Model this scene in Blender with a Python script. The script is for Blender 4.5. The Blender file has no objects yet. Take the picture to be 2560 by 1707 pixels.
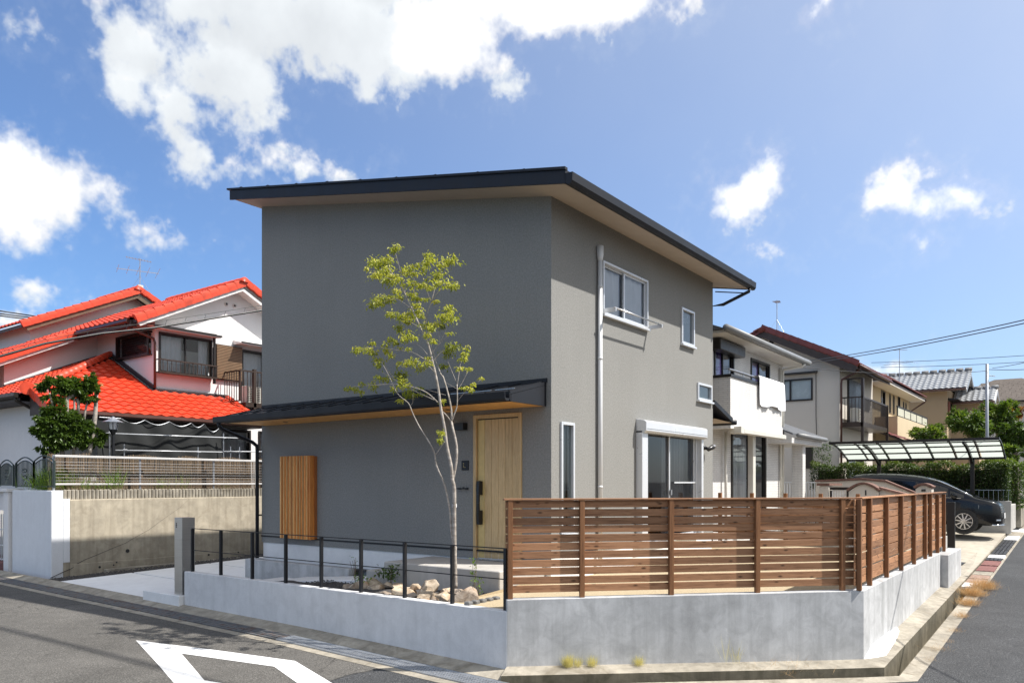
import bpy, bmesh, math, random
import numpy as np
from mathutils import Vector, Matrix
random.seed(7); rng = np.random.default_rng(7)
sc = bpy.context.scene
col = sc.collection
R = math.radians

# ------------------------------------------------------------------ camera
EYE = (-9.874, -6.579, 2.3)          # x runs along the sunlit side of the grey house, y along its door side
FPX, CX, CY = 1931., 1280., 1205.    # focal length and vanishing centre measured on the 2560 px photograph
FW, RT = (.803, .596), (.596, -.803)
cam = bpy.data.cameras.new('camera'); camo = bpy.data.objects.new('camera', cam); col.objects.link(camo)
cam.sensor_width = 36.; cam.lens = 36. * FPX / 2560.
cam.shift_y = (CY - 853.5) / 2560.; cam.clip_end = 3000; cam.clip_start = .1
camo.location = EYE
camo.rotation_euler = (R(90), 0, math.atan2(FW[1], FW[0]) - R(90))
sc.camera = camo

# ------------------------------------------------------------------ light
SUN = Vector((.4, -.655, 1.)).normalized()
sun = bpy.data.lights.new('sun', 'SUN'); suno = bpy.data.objects.new('sun', sun); col.objects.link(suno)
sun.energy = 3.9; sun.angle = R(.53); sun.color = (1., .955, .89)
suno.rotation_euler = SUN.to_track_quat('Z', 'Y').to_euler()
suno.location = (0, -20, 40)
SKY_STRENGTH = .099
sc.view_settings.view_transform = 'Standard'; sc.view_settings.look = 'None'
sc.view_settings.gamma = 1; sc.view_settings.use_curve_mapping = False
sc.view_settings.exposure = .90
sc.cycles.max_bounces = 7; sc.cycles.diffuse_bounces = 3; sc.cycles.glossy_bounces = 3
sc.cycles.transmission_bounces = 4; sc.cycles.transparent_max_bounces = 12
sc.cycles.caustics_reflective = False; sc.cycles.caustics_refractive = False
sc.cycles.use_adaptive_sampling = False
sc.cycles.use_denoising = True

# ------------------------------------------------------------------ survey helpers: a sight line of the photograph met with a real plane
ZM = dict(A1=(0,600,.29787),A2=(0,1040,.29787),A3=(400,1240,.38265),A4=(1260,1200,.42517),A5=(1760,750,.34014),A6=(1960,1100,.2551),
 A7=(800,580,.26791),A8=(560,900,.35714),B1=(1360,560,.28067),B2=(1360,980,.22959),B3=(540,400,.57823),B4=(0,1300,.27211),
 B5=(2000,1200,.32333),B6=(2000,880,.2381),B7=(1780,800,.287),B8=(240,700,.22954),D=(0,0,1.08844),F=(0,0,1),
 E1=(420,1260,400/2323),E2=(800,1340,520/2352),E3=(1000,1540,1200/2352),E4=(0,1340,500/2136),E5=(380,1560,520/2352),E6=(60,920,300/2045),
 G2=(2300,1120,260/1853),S1=(0,0,1280/2352),S2=(1280,0,1280/2352))
def sight(k, x, y):
    a = ZM[k]; u, v = a[0]+x*a[2], a[1]+y*a[2]
    p, q = (u-CX)/FPX, -(v-CY)/FPX
    return (FW[0]+p*RT[0], FW[1]+p*RT[1], q)
def _meet(r, i, val):
    t = (val-EYE[i])/r[i]; return Vector([EYE[j]+t*r[j] for j in range(3)])
def onX(k, x, y, X): return _meet(sight(k, x, y), 0, X)
def onY(k, x, y, Y): return _meet(sight(k, x, y), 1, Y)
def onZ(k, x, y, Z): return _meet(sight(k, x, y), 2, Z)

# ------------------------------------------------------------------ node helpers
def newmat(name):
    m = bpy.data.materials.new(name); m.use_nodes = True
    nt = m.node_tree; nt.nodes.clear()
    out = nt.nodes.new('ShaderNodeOutputMaterial')
    return m, nt, out
class NT:
    def __init__(s, nt): s.nt = nt
    def n(s, t, **k):
        nd = s.nt.nodes.new('ShaderNode'+t)
        for a, b in k.items(): setattr(nd, a, b)
        return nd
    def l(s, a, b): s.nt.links.new(a, b)
    def pos(s):
        return s.n('NewGeometry').outputs['Position']
    def obj(s):
        tc = s.n('TexCoord').outputs['Object']; oi = s.n('ObjectInfo').outputs['Random']
        m = s.n('VectorMath', operation='MULTIPLY_ADD')
        cmb = s.n('CombineXYZ')
        for i in range(3): s.l(oi, cmb.inputs[i])
        s.l(cmb.outputs[0], m.inputs[0]); m.inputs[1].default_value = (37., 53., 71.); s.l(tc, m.inputs[2])
        return m.outputs[0]
    def scale(s, v, xyz):
        m = s.n('VectorMath', operation='MULTIPLY'); s.l(v, m.inputs[0]); m.inputs[1].default_value = xyz; return m.outputs[0]
    def noise(s, v, sc_, det=4, rough=.55, dist=0):
        t = s.n('TexNoise'); s.l(v, t.inputs['Vector']); t.inputs['Scale'].default_value = sc_
        t.inputs['Detail'].default_value = det; t.inputs['Roughness'].default_value = rough; t.inputs['Distortion'].default_value = dist
        return t.outputs['Fac']
    def ramp(s, f, *stops, interp='LINEAR'):
        r = s.n('ValToRGB'); s.l(f, r.inputs[0]); cr = r.color_ramp; cr.interpolation = interp
        while len(cr.elements) < len(stops): cr.elements.new(.5)
        for e, (p, c) in zip(cr.elements, stops):
            e.position = p; c = (c, c, c) if isinstance(c, (int, float)) else c; e.color = (*c[:3], 1)
        return r.outputs[0]
    def mix(s, f, a, b, mode='MIX'):
        m = s.n('MixRGB', blend_type=mode)
        for i, v in ((0, f), (1, a), (2, b)):
            if hasattr(v, 'is_linked'): s.l(v, m.inputs[i])
            elif i == 0: m.inputs[0].default_value = v
            else: m.inputs[i].default_value = (*v[:3], 1) if not isinstance(v, (int, float)) else (v, v, v, 1)
        return m.outputs[0]
    def math(s, op, a, b=None, c=None, clamp=False):
        m = s.n('Math', operation=op); m.use_clamp = clamp
        for i, v in enumerate((a, b, c)):
            if v is None: continue
            if hasattr(v, 'is_linked'): s.l(v, m.inputs[i])
            else: m.inputs[i].default_value = v
        return m.outputs[0]
    def bump(s, h, strength=.3, dist=.01, normal=None):
        b = s.n('Bump'); s.l(h, b.inputs['Height']); b.inputs['Strength'].default_value = strength; b.inputs['Distance'].default_value = dist
        if normal is not None: s.l(normal, b.inputs['Normal'])
        return b.outputs[0]
    def bsdf(s, color, rough=.6, metal=0., spec=.5, normal=None, coat=0., coat_rough=.05):
        p = s.n('BsdfPrincipled')
        for nm, v in (('Base Color', color), ('Roughness', rough), ('Metallic', metal), ('Specular IOR Level', spec), ('Coat Weight', coat), ('Coat Roughness', coat_rough)):
            if hasattr(v, 'is_linked'): s.l(v, p.inputs[nm])
            elif nm == 'Base Color': p.inputs[nm].default_value = (*v[:3], 1)
            else: p.inputs[nm].default_value = v
        if normal is not None: s.l(normal, p.inputs['Normal'])
        return p.outputs[0]
M = {}
def simple(name, c, rough=.5, metal=0., spec=.5, var=.08, nscale=3., bump=0., bscale=60., coord='pos', coat=0.):
    m, nt, out = newmat(name); N = NT(nt)
    v = N.pos() if coord == 'pos' else N.obj()
    f = N.noise(v, nscale, 5)
    lo = tuple(x*(1-var) for x in c); hi = tuple(min(1, x*(1+var)) for x in c)
    cc = N.ramp(f, (.3, lo), (.7, hi))
    nrm = None
    if bump: nrm = N.bump(N.noise(v, bscale, 4), bump, .004)
    rr = N.ramp(N.noise(v, nscale*2.3, 3), (.3, max(.02, rough-.06)), (.7, min(1, rough+.06)))
    N.l(N.bsdf(cc, rr, metal, spec, nrm, coat), out.inputs[0]); M[name] = m; return m
def stucco(name, c, var=.07, bump=.35, bscale=160., streak=.06, speck=.10, tone=None):
    m, nt, out = newmat(name); N = NT(nt); p = N.pos()
    big = N.noise(p, .7, 4); st = N.noise(N.scale(p, (5, 5, .35)), 1.2, 4); fine = N.noise(p, bscale, 3, .7); mid = N.noise(p, bscale*.25, 3, .6)
    base = N.ramp(big, (.25, tuple(x*(1-var) for x in c)), (.75, tuple(x*(1+var) for x in c)))
    base = N.mix(1., base, N.ramp(st, (.35, 1-streak), (.7, 1.+streak*.3)), 'MULTIPLY')
    base = N.mix(1., base, N.ramp(fine, (.3, 1-speck), (.7, 1+speck*.6)), 'MULTIPLY')
    base = N.mix(1., base, N.ramp(mid, (.32, 1-speck*.9), (.68, 1+speck*.5)), 'MULTIPLY')
    N.l(N.bsdf(base, .92, 0, .25, N.bump(N.math('ADD', fine, mid), bump, .006)), out.inputs[0]); M[name] = m; return m
def concrete(name, c, stain=.25, streak=.2, bump=.15, tint=(.62, .58, .48), patch=.12, wet=0.):
    m, nt, out = newmat(name); N = NT(nt); p = N.pos()
    big = N.noise(p, .9, 5, .6, .3); mid = N.noise(p, 4.5, 6, .65, .6); st = N.noise(N.scale(p, (7, 7, .5)), 1., 5, .6); fine = N.noise(p, 90, 3)
    base = N.ramp(big, (.25, tuple(x*(1-patch) for x in c)), (.75, tuple(min(1, x*(1+patch)) for x in c)))
    base = N.mix(1., base, N.ramp(mid, (.3, 1-patch*1.3), (.55, 1.), (.75, 1+patch*.6)), 'MULTIPLY')
    sm = N.ramp(st, (.45, 0.), (.75, streak)); base = N.mix(sm, base, tuple(x*y*.8 for x, y in zip(c, tint)))
    sn = N.ramp(N.noise(p, 1.7, 6, .7, 1.2), (.52, 0.), (.72, stain)); base = N.mix(sn, base, tuple(x*y for x, y in zip(c, tint)))
    base = N.mix(1., base, N.ramp(fine, (.3, .94), (.7, 1.04)), 'MULTIPLY')
    N.l(N.bsdf(base, N.ramp(mid, (.3, .7), (.7, .9)), 0, .35, N.bump(N.math('ADD', N.math('MULTIPLY', fine, .5), mid), bump, .006)), out.inputs[0]); M[name] = m; return m
def wood(name, c, dark, gscale=14., knots=.5, rough=.6, per=.22, bump=.15, axis=0):
    """grain runs along the local x axis of the board"""
    m, nt, out = newmat(name); N = NT(nt); v = N.obj()
    sc3 = [1., 9., 9.]; sc3[0], sc3[axis] = sc3[axis], 1.; sc3 = [9.]*3; sc3[axis] = .55
    g = N.noise(N.scale(v, tuple(sc3)), gscale*.35, 6, .6, .7)
    g2 = N.noise(N.scale(v, tuple(x*3.2 for x in sc3)), gscale*.6, 3, .6)
    base = N.ramp(g, (.3, dark), (.5, c), (.72, tuple(min(1, x*1.18) for x in c)))
    base = N.mix(1., base, N.ramp(g2, (.3, .86), (.7, 1.06)), 'MULTIPLY')
    if knots:
        w = N.n('TexVoronoi'); k3 = [11.]*3; k3[axis] = 4.5
        N.l(N.scale(v, tuple(k3)), w.inputs['Vector']); w.inputs['Scale'].default_value = 1.
        kn = N.ramp(w.outputs['Distance'], (.07, knots), (.2, 0.)); base = N.mix(kn, base, tuple(x*.35 for x in dark))
    oi = N.n('ObjectInfo').outputs['Random']
    base = N.mix(1., base, N.ramp(oi, (0., 1-per), (1., 1+per*.7)), 'MULTIPLY')
    N.l(N.bsdf(base, rough, 0, .35, N.bump(g2, bump, .002)), out.inputs[0]); M[name] = m; return m
def leafmat(name, dark, mid, light, rough=.5, trans=.35, tcol=None):
    m, nt, out = newmat(name); N = NT(nt)
    at = N.n('Attribute', attribute_name='tone').outputs['Fac']
    c = N.ramp(at, (0., dark), (.5, mid), (1., light))
    b = N.bsdf(c, rough, 0, .4)
    t = N.n('BsdfTranslucent'); N.l(N.mix(1., c, tcol or (1.25, 1.3, .55), 'MULTIPLY'), t.inputs[0])
    mx = N.n('MixShader'); mx.inputs[0].default_value = trans; N.l(b, mx.inputs[1]); N.l(t.outputs[0], mx.inputs[2])
    N.l(mx.outputs[0], out.inputs[0]); M[name] = m; return m
def glass(name, tint=(.94, .96, .96), refl=1.):
    m, nt, out = newmat(name); N = NT(nt)
    tr = N.n('BsdfTransparent'); tr.inputs[0].default_value = (*tint, 1)
    gl = N.n('BsdfGlossy'); gl.inputs['Roughness'].default_value = .01; gl.inputs[0].default_value = (.95, .97, 1, 1)
    nz = N.bump(N.noise(N.pos(), 1.3, 2), .05, .02); N.l(nz, gl.inputs['Normal'])
    fr = N.n('Fresnel'); fr.inputs[0].default_value = 1.5
    f = N.math('MULTIPLY', fr.outputs[0], refl, clamp=True)
    mx = N.n('MixShader'); N.l(f, mx.inputs[0]); N.l(tr.outputs[0], mx.inputs[1]); N.l(gl.outputs[0], mx.inputs[2])
    N.l(mx.outputs[0], out.inputs[0]); M[name] = m; return m

# ------------------------------------------------------------------ mesh helpers
class MB:
    def __init__(s): s.v = []; s.f = []
    def add(s, vs, fs):
        o = len(s.v); s.v += [tuple(v) for v in vs]; s.f += [tuple(i+o for i in f) for f in fs]; return s
    def box(s, x0, x1, y0, y1, z0, z1):
        x0, x1 = min(x0, x1), max(x0, x1); y0, y1 = min(y0, y1), max(y0, y1); z0, z1 = min(z0, z1), max(z0, z1)
        return s.add([(x0,y0,z0),(x1,y0,z0),(x1,y1,z0),(x0,y1,z0),(x0,y0,z1),(x1,y0,z1),(x1,y1,z1),(x0,y1,z1)],
                     [(0,3,2,1),(4,5,6,7),(0,1,5,4),(1,2,6,5),(2,3,7,6),(3,0,4,7)])
    def beam(s, a, b, w, h, up=(0,0,1)):
        """box from a to b, w wide sideways, h high, centred on the line"""
        a, b = Vector(a), Vector(b); d = (b-a).normalized(); u = Vector(up); sd = d.cross(u)
        if sd.length < 1e-5: sd = d.cross(Vector((1,0,0)))
        sd.normalize(); u = sd.cross(d); sd *= w/2; u *= h/2
        vs = [a-sd-u, a+sd-u, a+sd+u, a-sd+u, b-sd-u, b+sd-u, b+sd+u, b-sd+u]
        return s.add(vs, [(0,1,2,3),(7,6,5,4),(0,4,5,1),(1,5,6,2),(2,6,7,3),(3,7,4,0)])
    def prism(s, poly, d):
        """closed polygon swept by vector d"""
        n = len(poly); d = Vector(d); vs = [Vector(p) for p in poly]; vs += [p+d for p in vs[:n]]
        return s.add(vs, [tuple(range(n)), tuple(range(2*n-1, n-1, -1))]+[(i, i+n, (i+1)%n+n, (i+1)%n) for i in range(n)])
    def tube(s, pts, r, n=8, caps=True, closed=False):
        pts = [Vector(p) for p in pts]; rs = r if isinstance(r, (list, tuple)) else [r]*len(pts)
        o = len(s.v); m = len(pts); prev = None
        for i, p in enumerate(pts):
            d = (pts[min(i+1, m-1)]-pts[max(i-1, 0)]).normalized()
            u = prev-prev.dot(d)*d if prev is not None else d.cross(Vector((0,0,1)) if abs(d.z) < .9 else Vector((1,0,0)))
            u.normalize(); prev = u; w = d.cross(u)
            for k in range(n):
                a = 2*math.pi*k/n; s.v.append(tuple(p+rs[i]*(math.cos(a)*u+math.sin(a)*w)))
        for i in range(m-1):
            for k in range(n): s.f.append((o+i*n+k, o+i*n+(k+1)%n, o+(i+1)*n+(k+1)%n, o+(i+1)*n+k))
        if caps: s.f.append(tuple(o+k for k in range(n-1, -1, -1))); s.f.append(tuple(o+(m-1)*n+k for k in range(n)))
        return s
    def quad(s, a, b, c, d): return s.add([a, b, c, d], [(0,1,2,3)])
    def grid(s, fn, nu, nv):
        o = len(s.v)
        for j in range(nv+1):
            for i in range(nu+1): s.v.append(tuple(fn(i/nu, j/nv)))
        for j in range(nv):
            for i in range(nu):
                a = o+j*(nu+1)+i; s.f.append((a, a+1, a+nu+2, a+nu+1))
        return s
    def mesh(s, name, org=(0,0,0), bevel=0., smooth=False, seg=1, fix=False):
        me = bpy.data.meshes.new(name)
        me.from_pydata([(v[0]-org[0], v[1]-org[1], v[2]-org[2]) for v in s.v], [], s.f)
        if bevel or fix:
            bm = bmesh.new(); bm.from_mesh(me)
            if fix: bmesh.ops.recalc_face_normals(bm, faces=bm.faces)
            if bevel:
                ed = [e for e in bm.edges if len(e.link_faces) == 2 and e.calc_face_angle(0) > .6]
                bmesh.ops.bevel(bm, geom=ed, offset=bevel, segments=seg, profile=.6, affect='EDGES', clamp_overlap=True)
            bm.to_mesh(me); bm.free()
        if smooth: me.polygons.foreach_set('use_smooth', [True]*len(me.polygons))
        me.update(); return me
    def build(s, name, mat, parent=None, bevel=0., smooth=False, seg=1, fix=False):
        org = ORG.get(parent, (0,0,0)) if parent else (0,0,0)
        me = s.mesh(name, org, bevel, smooth, seg, fix)
        return put(name, me, mat, parent)
ORG = {}
def put(name, me, mat, parent=None, matrix=None):
    """link a mesh as one object; matrix is in world space"""
    o = bpy.data.objects.new(name, me); col.objects.link(o)
    if mat and not me.materials: me.materials.append(M[mat])
    if parent is not None: o.parent = parent
    org = Vector(ORG.get(parent, (0,0,0)))
    ORG[o] = tuple(org)
    if matrix is not None:
        o.matrix_basis = Matrix.Translation(-org) @ matrix
        ORG[o] = tuple(matrix.translation)
    return o
def thing(name, label, cat, loc=(0,0,0), group=None, kind=None):
    o = bpy.data.objects.new(name, None); col.objects.link(o); o.location = loc; o.empty_display_size = .2
    o['label'] = label; o['category'] = cat
    if group: o['group'] = group
    if kind: o['kind'] = kind
    ORG[o] = tuple(loc); return o
def tag(o, label, cat=None, group=None, kind=None):
    o['label'] = label
    if cat: o['category'] = cat
    if group: o['group'] = group
    if kind: o['kind'] = kind
    return o
def struct(name, mb, mat, label=None, parent=None, **k):
    o = mb.build(name, mat, parent, **k); o['kind'] = 'structure'
    if label: o['label'] = label; o['category'] = name.replace('_', ' ').split(' ')[-1]
    return o
def box_part(name, mat, parent, x0, x1, y0, y1, z0, z1, bevel=0.):
    return MB().box(x0, x1, y0, y1, z0, z1).build(name, mat, parent, bevel=bevel)
def xf(o, ax, ay, az=None):
    """matrix with given origin and axes"""
    ax, ay = Vector(ax), Vector(ay); az = Vector(az) if az is not None else ax.cross(ay)
    m = Matrix((ax, ay, az)).transposed().to_4x4(); m.translation = Vector(o); return m

def leaves(name, mat, parent, C, L, size, ratio=.45, tone=None, updir=None, fold=.25, droop=.4, aspect_var=.3):
    """C: (N,3) leaf bases, L: (N,3) directions; one mesh of folded leaf blades"""
    n = len(C); C = np.asarray(C, float); L = np.asarray(L, float); L[:, 2] -= droop*rng.random(n)
    L /= np.linalg.norm(L, axis=1)[:, None]+1e-9
    up = np.tile([0, 0, 1.], (n, 1))+rng.normal(0, .45, (n, 3))
    W = np.cross(L, up); W /= np.linalg.norm(W, axis=1)[:, None]+1e-9; U = np.cross(W, L)
    s = size*(1+aspect_var*(rng.random(n)*2-1)); w = s*ratio*.5
    org = np.array(ORG.get(parent, (0, 0, 0)))
    base = C-org; cur = min(.12, ratio*.28); tip = base+L*s[:, None]-U*(s*cur)[:, None]; midp = base+L*(s*.45)[:, None]+U*(s*cur*.4)[:, None]
    a = midp+W*w[:, None]+U*(w*fold)[:, None]; b = midp-W*w[:, None]+U*(w*fold)[:, None]
    V = np.stack([base, a, tip, b], 1).reshape(-1, 3)
    i = np.arange(n)*4; F = np.stack([np.stack([i, i+1, i+2], 1), np.stack([i, i+2, i+3], 1)], 1).reshape(-1, 3)
    me = bpy.data.meshes.new(name); me.vertices.add(len(V)); me.vertices.foreach_set('co', V.ravel())
    me.loops.add(F.size); me.loops.foreach_set('vertex_index', F.ravel())
    me.polygons.add(len(F)); me.polygons.foreach_set('loop_start', np.arange(len(F))*3); me.polygons.foreach_set('loop_total', np.full(len(F), 3))
    t = np.clip(rng.normal(.5, .22, n) if tone is None else tone, 0, 1)
    at = me.attributes.new('tone', 'FLOAT', 'POINT'); at.data.foreach_set('value', np.repeat(t, 4))
    me.update(calc_edges=True); me.validate()
    return put(name, me, mat, parent)
def fuzz(C, r): return C+rng.normal(0, r, C.shape)
def shell_points(c, rad, n, inner=.55):
    """points through the outer part of an ellipsoid"""
    d = rng.normal(0, 1, (n, 3)); d /= np.linalg.norm(d, axis=1)[:, None]
    r = inner+(1-inner)*rng.random(n)**.6
    return np.array(c)+d*r[:, None]*np.array(rad), d
# ------------------------------------------------------------------ sky with the clouds of the day
def sky():
    w = bpy.data.worlds.new('World'); sc.world = w; w.use_nodes = True; nt = w.node_tree; nt.nodes.clear(); N = NT(nt)
    out = N.n('OutputWorld'); bg = N.n('Background')
    st = N.n('TexSky', sky_type='NISHITA'); st.sun_disc = False
    st.sun_elevation = math.asin(SUN.z); st.sun_rotation = math.atan2(SUN.x, SUN.y)
    st.air_density = 1.0; st.dust_density = 1.0; st.ozone_density = 10.0; st.altitude = 0
    # cloud cover computed on an azimuth / elevation grid of the whole upper sky
    Wd, Hd = 4096, 2048; Hh = Hd//2
    g = np.random.default_rng(5)
    def octave(nx, ny):
        a = g.random((ny+4, nx)).astype(np.float32)
        def interp(n_out, n_in, periodic):
            x = np.arange(n_out)/n_out*n_in; i = np.floor(x).astype(int); f = (x-i).astype(np.float32); f = f*f*(3-2*f)
            return i, f
        jx, fx = interp(Wd, nx, True); jy, fy = interp(Hh, ny, False)
        b = a[jy]*(1-fy)[:, None]+a[jy+1]*fy[:, None]
        return b[:, jx % nx]*(1-fx)+b[:, (jx+1) % nx]*fx
    def fbm(n0, octs, gain=.55):
        s = 0; amp = 1.; tot = 0
        for o in range(octs):
            nx = int(n0*2**o); s = s+amp*octave(nx, max(2, nx//4)); tot += amp; amp *= gain
        return s/tot-.5
    az = ((np.arange(Wd)+.5)/Wd*2*np.pi-np.pi)[None, :].astype(np.float32); el = ((np.arange(Hh)+.5)/Hh*np.pi/2)[:, None].astype(np.float32)
    wx, wy = fbm(70, 6, .6), fbm(70, 6, .6)
    wx2, wy2 = fbm(320, 5, .6), fbm(320, 5, .6)
    A, E_ = az+wx*.034+wx2*.026, el+wy*.03+wy2*.024
    def ang(k, x, y):
        r = Vector(sight(k, x, y)).normalized(); return math.atan2(r.y, r.x), math.asin(r.z)
    blobs = []
    for b in (('S1',500,120,160,130,0),('S1',620,230,250,160,0),('S1',400,240,110,80,0),('S1',560,380,110,120,0),('S1',800,520,150,190,0),('S1',840,640,70,70,0),('S1',1000,330,260,190,0),('S1',1160,430,170,110,0),
              ('S1',1050,40,420,230,0),('S1',1500,120,560,270,0),('S1',1950,130,360,240,0),('S1',2060,180,230,200,1),('S1',1750,-300,1500,430,0),('S1',985,728,55,18,0),('S1',1400,758,85,20,0),
              ('S1',-60,830,400,270,1),('S1',180,880,240,220,.5),('S1',330,880,170,190,.5),('S1',440,880,105,105,.5),('S1',755,1080,75,36,.3),('S1',170,140,90,34,0),('S1',1310,668,26,16,0),('S1',2290,300,90,50,0),
              ('S2',100,20,330,180,1),('S2',480,10,270,140,1),('S2',1440,10,95,105,1),('S2',1060,880,190,125,1),('S2',1160,825,125,120,1),('S2',1010,965,130,80,1),
              ('S2',1740,920,110,100,1),('S2',1900,970,190,90,1),('S2',2060,890,140,75,1),('S2',1890,1105,75,48,1),('S2',1195,1170,75,28,0),('S2',830,1110,50,32,0),
              ('A5',1400,490,220,80,1),('A5',1560,530,160,50,1),('A1',420,450,110,30,0),('A1',30,705,70,30,0)):
        a0, e0 = ang(b[0], b[1], b[2]); a1, _ = ang(b[0], b[1]+b[3], b[2]); _, e1 = ang(b[0], b[1], b[2]-b[4])
        blobs.append((a0, e0, abs(a1-a0), abs(e1-e0), b[5]))
    r2 = random.Random(3)
    for i in range(48):    # unseen rest of the sky: fair-weather cloud, cover raised to lift ambient light
        a0 = r2.uniform(1.7, 2*math.pi-.5); a0 = a0-2*math.pi if a0 > math.pi else a0
        e0 = r2.uniform(.1, 1.35); s = r2.uniform(.06, .24); blobs.append((a0, e0, s*r2.uniform(.9, 1.8)/math.cos(min(e0, 1.2)), s*.6, r2.random()))
    fld = np.full((Hh, Wd), -.4, np.float32); lit = np.zeros((Hh, Wd), np.float32); vert = np.zeros((Hh, Wd), np.float32)
    for a0, e0, ra, re, br in blobs:
        ca = int((a0+np.pi)/(2*np.pi)*Wd); ce = int(e0/(np.pi/2)*Hh); wa = int((ra*1.5+.16)/(2*np.pi)*Wd); we = int((re*1.5+.16)/(np.pi/2)*Hh)
        X = slice(max(0, ca-wa), min(Wd, ca+wa)); Yy = slice(max(0, ce-we), min(Hh, ce+we))
        if X.stop <= X.start or Yy.stop <= Yy.start: continue
        ln = np.sqrt(((A[Yy, X]-a0)/ra)**2+((E_[Yy, X]-e0)/re)**2); sd = (1-ln)*min(ra, re)+(.009 if min(ra, re) > .05 else 0.); fo = fld[Yy, X]
        h = np.clip(.5+.5*(sd-fo)/.016, 0, 1); vert[Yy, X] = vert[Yy, X]*(1-h)+np.clip((E_[Yy, X]-e0)/re, -1, 1)*h; fld[Yy, X] = np.maximum(fo, fo*(1-h)+sd*h+.016*h*(1-h))
        lit[Yy, X] = np.maximum(lit[Yy, X], br*np.clip(1.4-ln, 0, 1))
    f1, f2 = fbm(110, 8, .6), fbm(500, 5, .62)
    calm = 1-.55*np.clip(lit*1.5, 0, 1)
    dens = fld/.022+(f1*3.6+f2*1.2)*calm+.25
    thin = np.clip(fld/.03+f1*4+.35, 0, 1)
    alpha = np.clip((dens+.25)/1.5, 0, 1); alpha = alpha*alpha*(3-2*alpha)
    veil = np.clip(.5+fld/.04+f1*2+f2*1.5, 0, 1)*.08*(dens > -3)
    # thin bright haze thickening towards the sun
    ca = np.cos(el)*(np.cos(az)*SUN.x+np.sin(az)*SUN.y)+np.sin(el)*SUN.z; ang_ = np.degrees(np.arccos(np.clip(ca, -1, 1)))
    hz = np.clip((108-ang_)/70, 0, 1); veil = veil+(.0+.66*hz*hz)*(1+.12*f1)
    solid = alpha; alpha = np.maximum(alpha, np.clip(veil, 0, .7))
    # lit tops and rims, greyer thick undersides
    lowf = fbm(60, 4, .5); rel = .10*vert+lowf*.25
    br = (.98-.16*np.clip(dens/6, 0, 1)-.16*np.clip((dens-3)/9, 0, 1)+f1*.22+rel+.34*lit)*solid+.97*(1-solid)
    img = bpy.data.images.new('cloud_cover', Wd, Hd, alpha=False, float_buffer=True); img.colorspace_settings.name = 'Non-Color'
    buf = np.zeros((Hd, Wd, 4), np.float32); buf[..., 3] = 1
    # equirectangular: u = .5 looks along -y in Blender's convention; shift so that columns follow atan2(y, x)
    buf[Hh:, :, 0] = alpha; buf[Hh:, :, 1] = np.clip(br, .55, 1.25)
    buf = buf[:, ::-1]
    img.pixels.foreach_set(np.ascontiguousarray(buf).ravel()); img.update(); img.pack()
    d = N.n('TexCoord').outputs['Generated']
    env = N.n('TexEnvironment'); env.image = img; N.l(d, env.inputs[0])
    sp = N.n('SeparateColor'); N.l(env.outputs[0], sp.inputs[0])
    cc = N.mix(1., N.mix(1., N.ramp(sp.outputs[1], (.55, (.92, .97, 1.04)), (.97, (.94, .985, 1.02)), (1., (1., 1., 1.))), N.math('MULTIPLY', sp.outputs[1], CLOUD), 'MULTIPLY'), 1., 'MULTIPLY')
    skyc = N.mix(1., st.outputs[0], SKY_STRENGTH, 'MULTIPLY')
    N.l(N.mix(sp.outputs[0], skyc, cc), bg.inputs[0]); bg.inputs[1].default_value = 1.; N.l(bg.outputs[0], out.inputs[0])
    w.cycles.sampling_method = 'MANUAL'; w.cycles.sample_map_resolution = 512
CLOUD = .54
sky()
# ------------------------------------------------------------------ materials
stucco('stucco_grey', (.263, .262, .250), var=.05, bump=.45, bscale=150., streak=.02, speck=.20)
stucco('stucco_white', (.78, .765, .76), var=.04, bump=.25, bscale=110., streak=.015, speck=.05)
stucco('stucco_beige', (.58, .535, .475), var=.05, streak=.012, speck=.06)
stucco('stucco_cream', (.60, .49, .33), var=.05, streak=.02, speck=.06)
stucco('stucco_tan', (.44, .33, .21), var=.06, streak=.02, speck=.06)
concrete('concrete_new', (.49, .495, .50), stain=.5, streak=.6, patch=.19, tint=(.70, .70, .69))
concrete('concrete_front', (.68, .68, .685), stain=.22, streak=.25, patch=.09, tint=(.78, .77, .75))
concrete('concrete_pale', (.80, .80, .795), stain=.14, streak=.0, patch=.05, tint=(.8, .78, .74), bump=.08)
concrete('concrete_step', (.47, .45, .42), stain=.3, streak=.25, patch=.10, tint=(.75, .72, .66))
concrete('concrete_old', (.42, .37, .285), stain=.55, streak=.55, patch=.20, tint=(.55, .52, .48), bump=.3)
concrete('concrete_kerb', (.36, .325, .265), stain=.85, streak=.3, patch=.28, tint=(.42, .39, .33), bump=.8)
concrete('concrete_drive', (.42, .38, .31), stain=.5, streak=0., patch=.15, tint=(.6, .57, .52), bump=.4)
concrete('concrete_mossy', (.16, .14, .10), stain=.8, streak=.6, patch=.3, tint=(.35, .36, .28), bump=.7)
concrete('painted_wall', (.74, .755, .78), stain=.08, streak=.12, patch=.04, tint=(.8, .8, .82), bump=.1)
simple('black_metal', (.016, .017, .02), .45, .3, .5, .1)
simple('roof_black', (.013, .014, .018), .48, 0., .3, .12, nscale=2.)
simple('black_plastic', (.012, .012, .013), .4)
simple('white_alu', (.62, .64, .67), .32, .25, .5, .03)
simple('silver', (.55, .55, .56), .3, .9, .5, .05)
simple('galvanised', (.42, .44, .47), .42, .75, .5, .15, nscale=6, bump=.1)
simple('dark_alu', (.028, .024, .022), .38, .4)
simple('brown_alu', (.055, .038, .03), .42, .4)
simple('pipe_white', (.62, .63, .64), .35, 0, .5, .03)
simple('pipe_cream', (.62, .60, .54), .4)
simple('pipe_brown', (.075, .028, .02), .4)
simple('soffit_beige', (.46, .39, .33), .7, var=.05)
simple('soffit_white', (.68, .66, .62), .7, var=.04)
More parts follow.
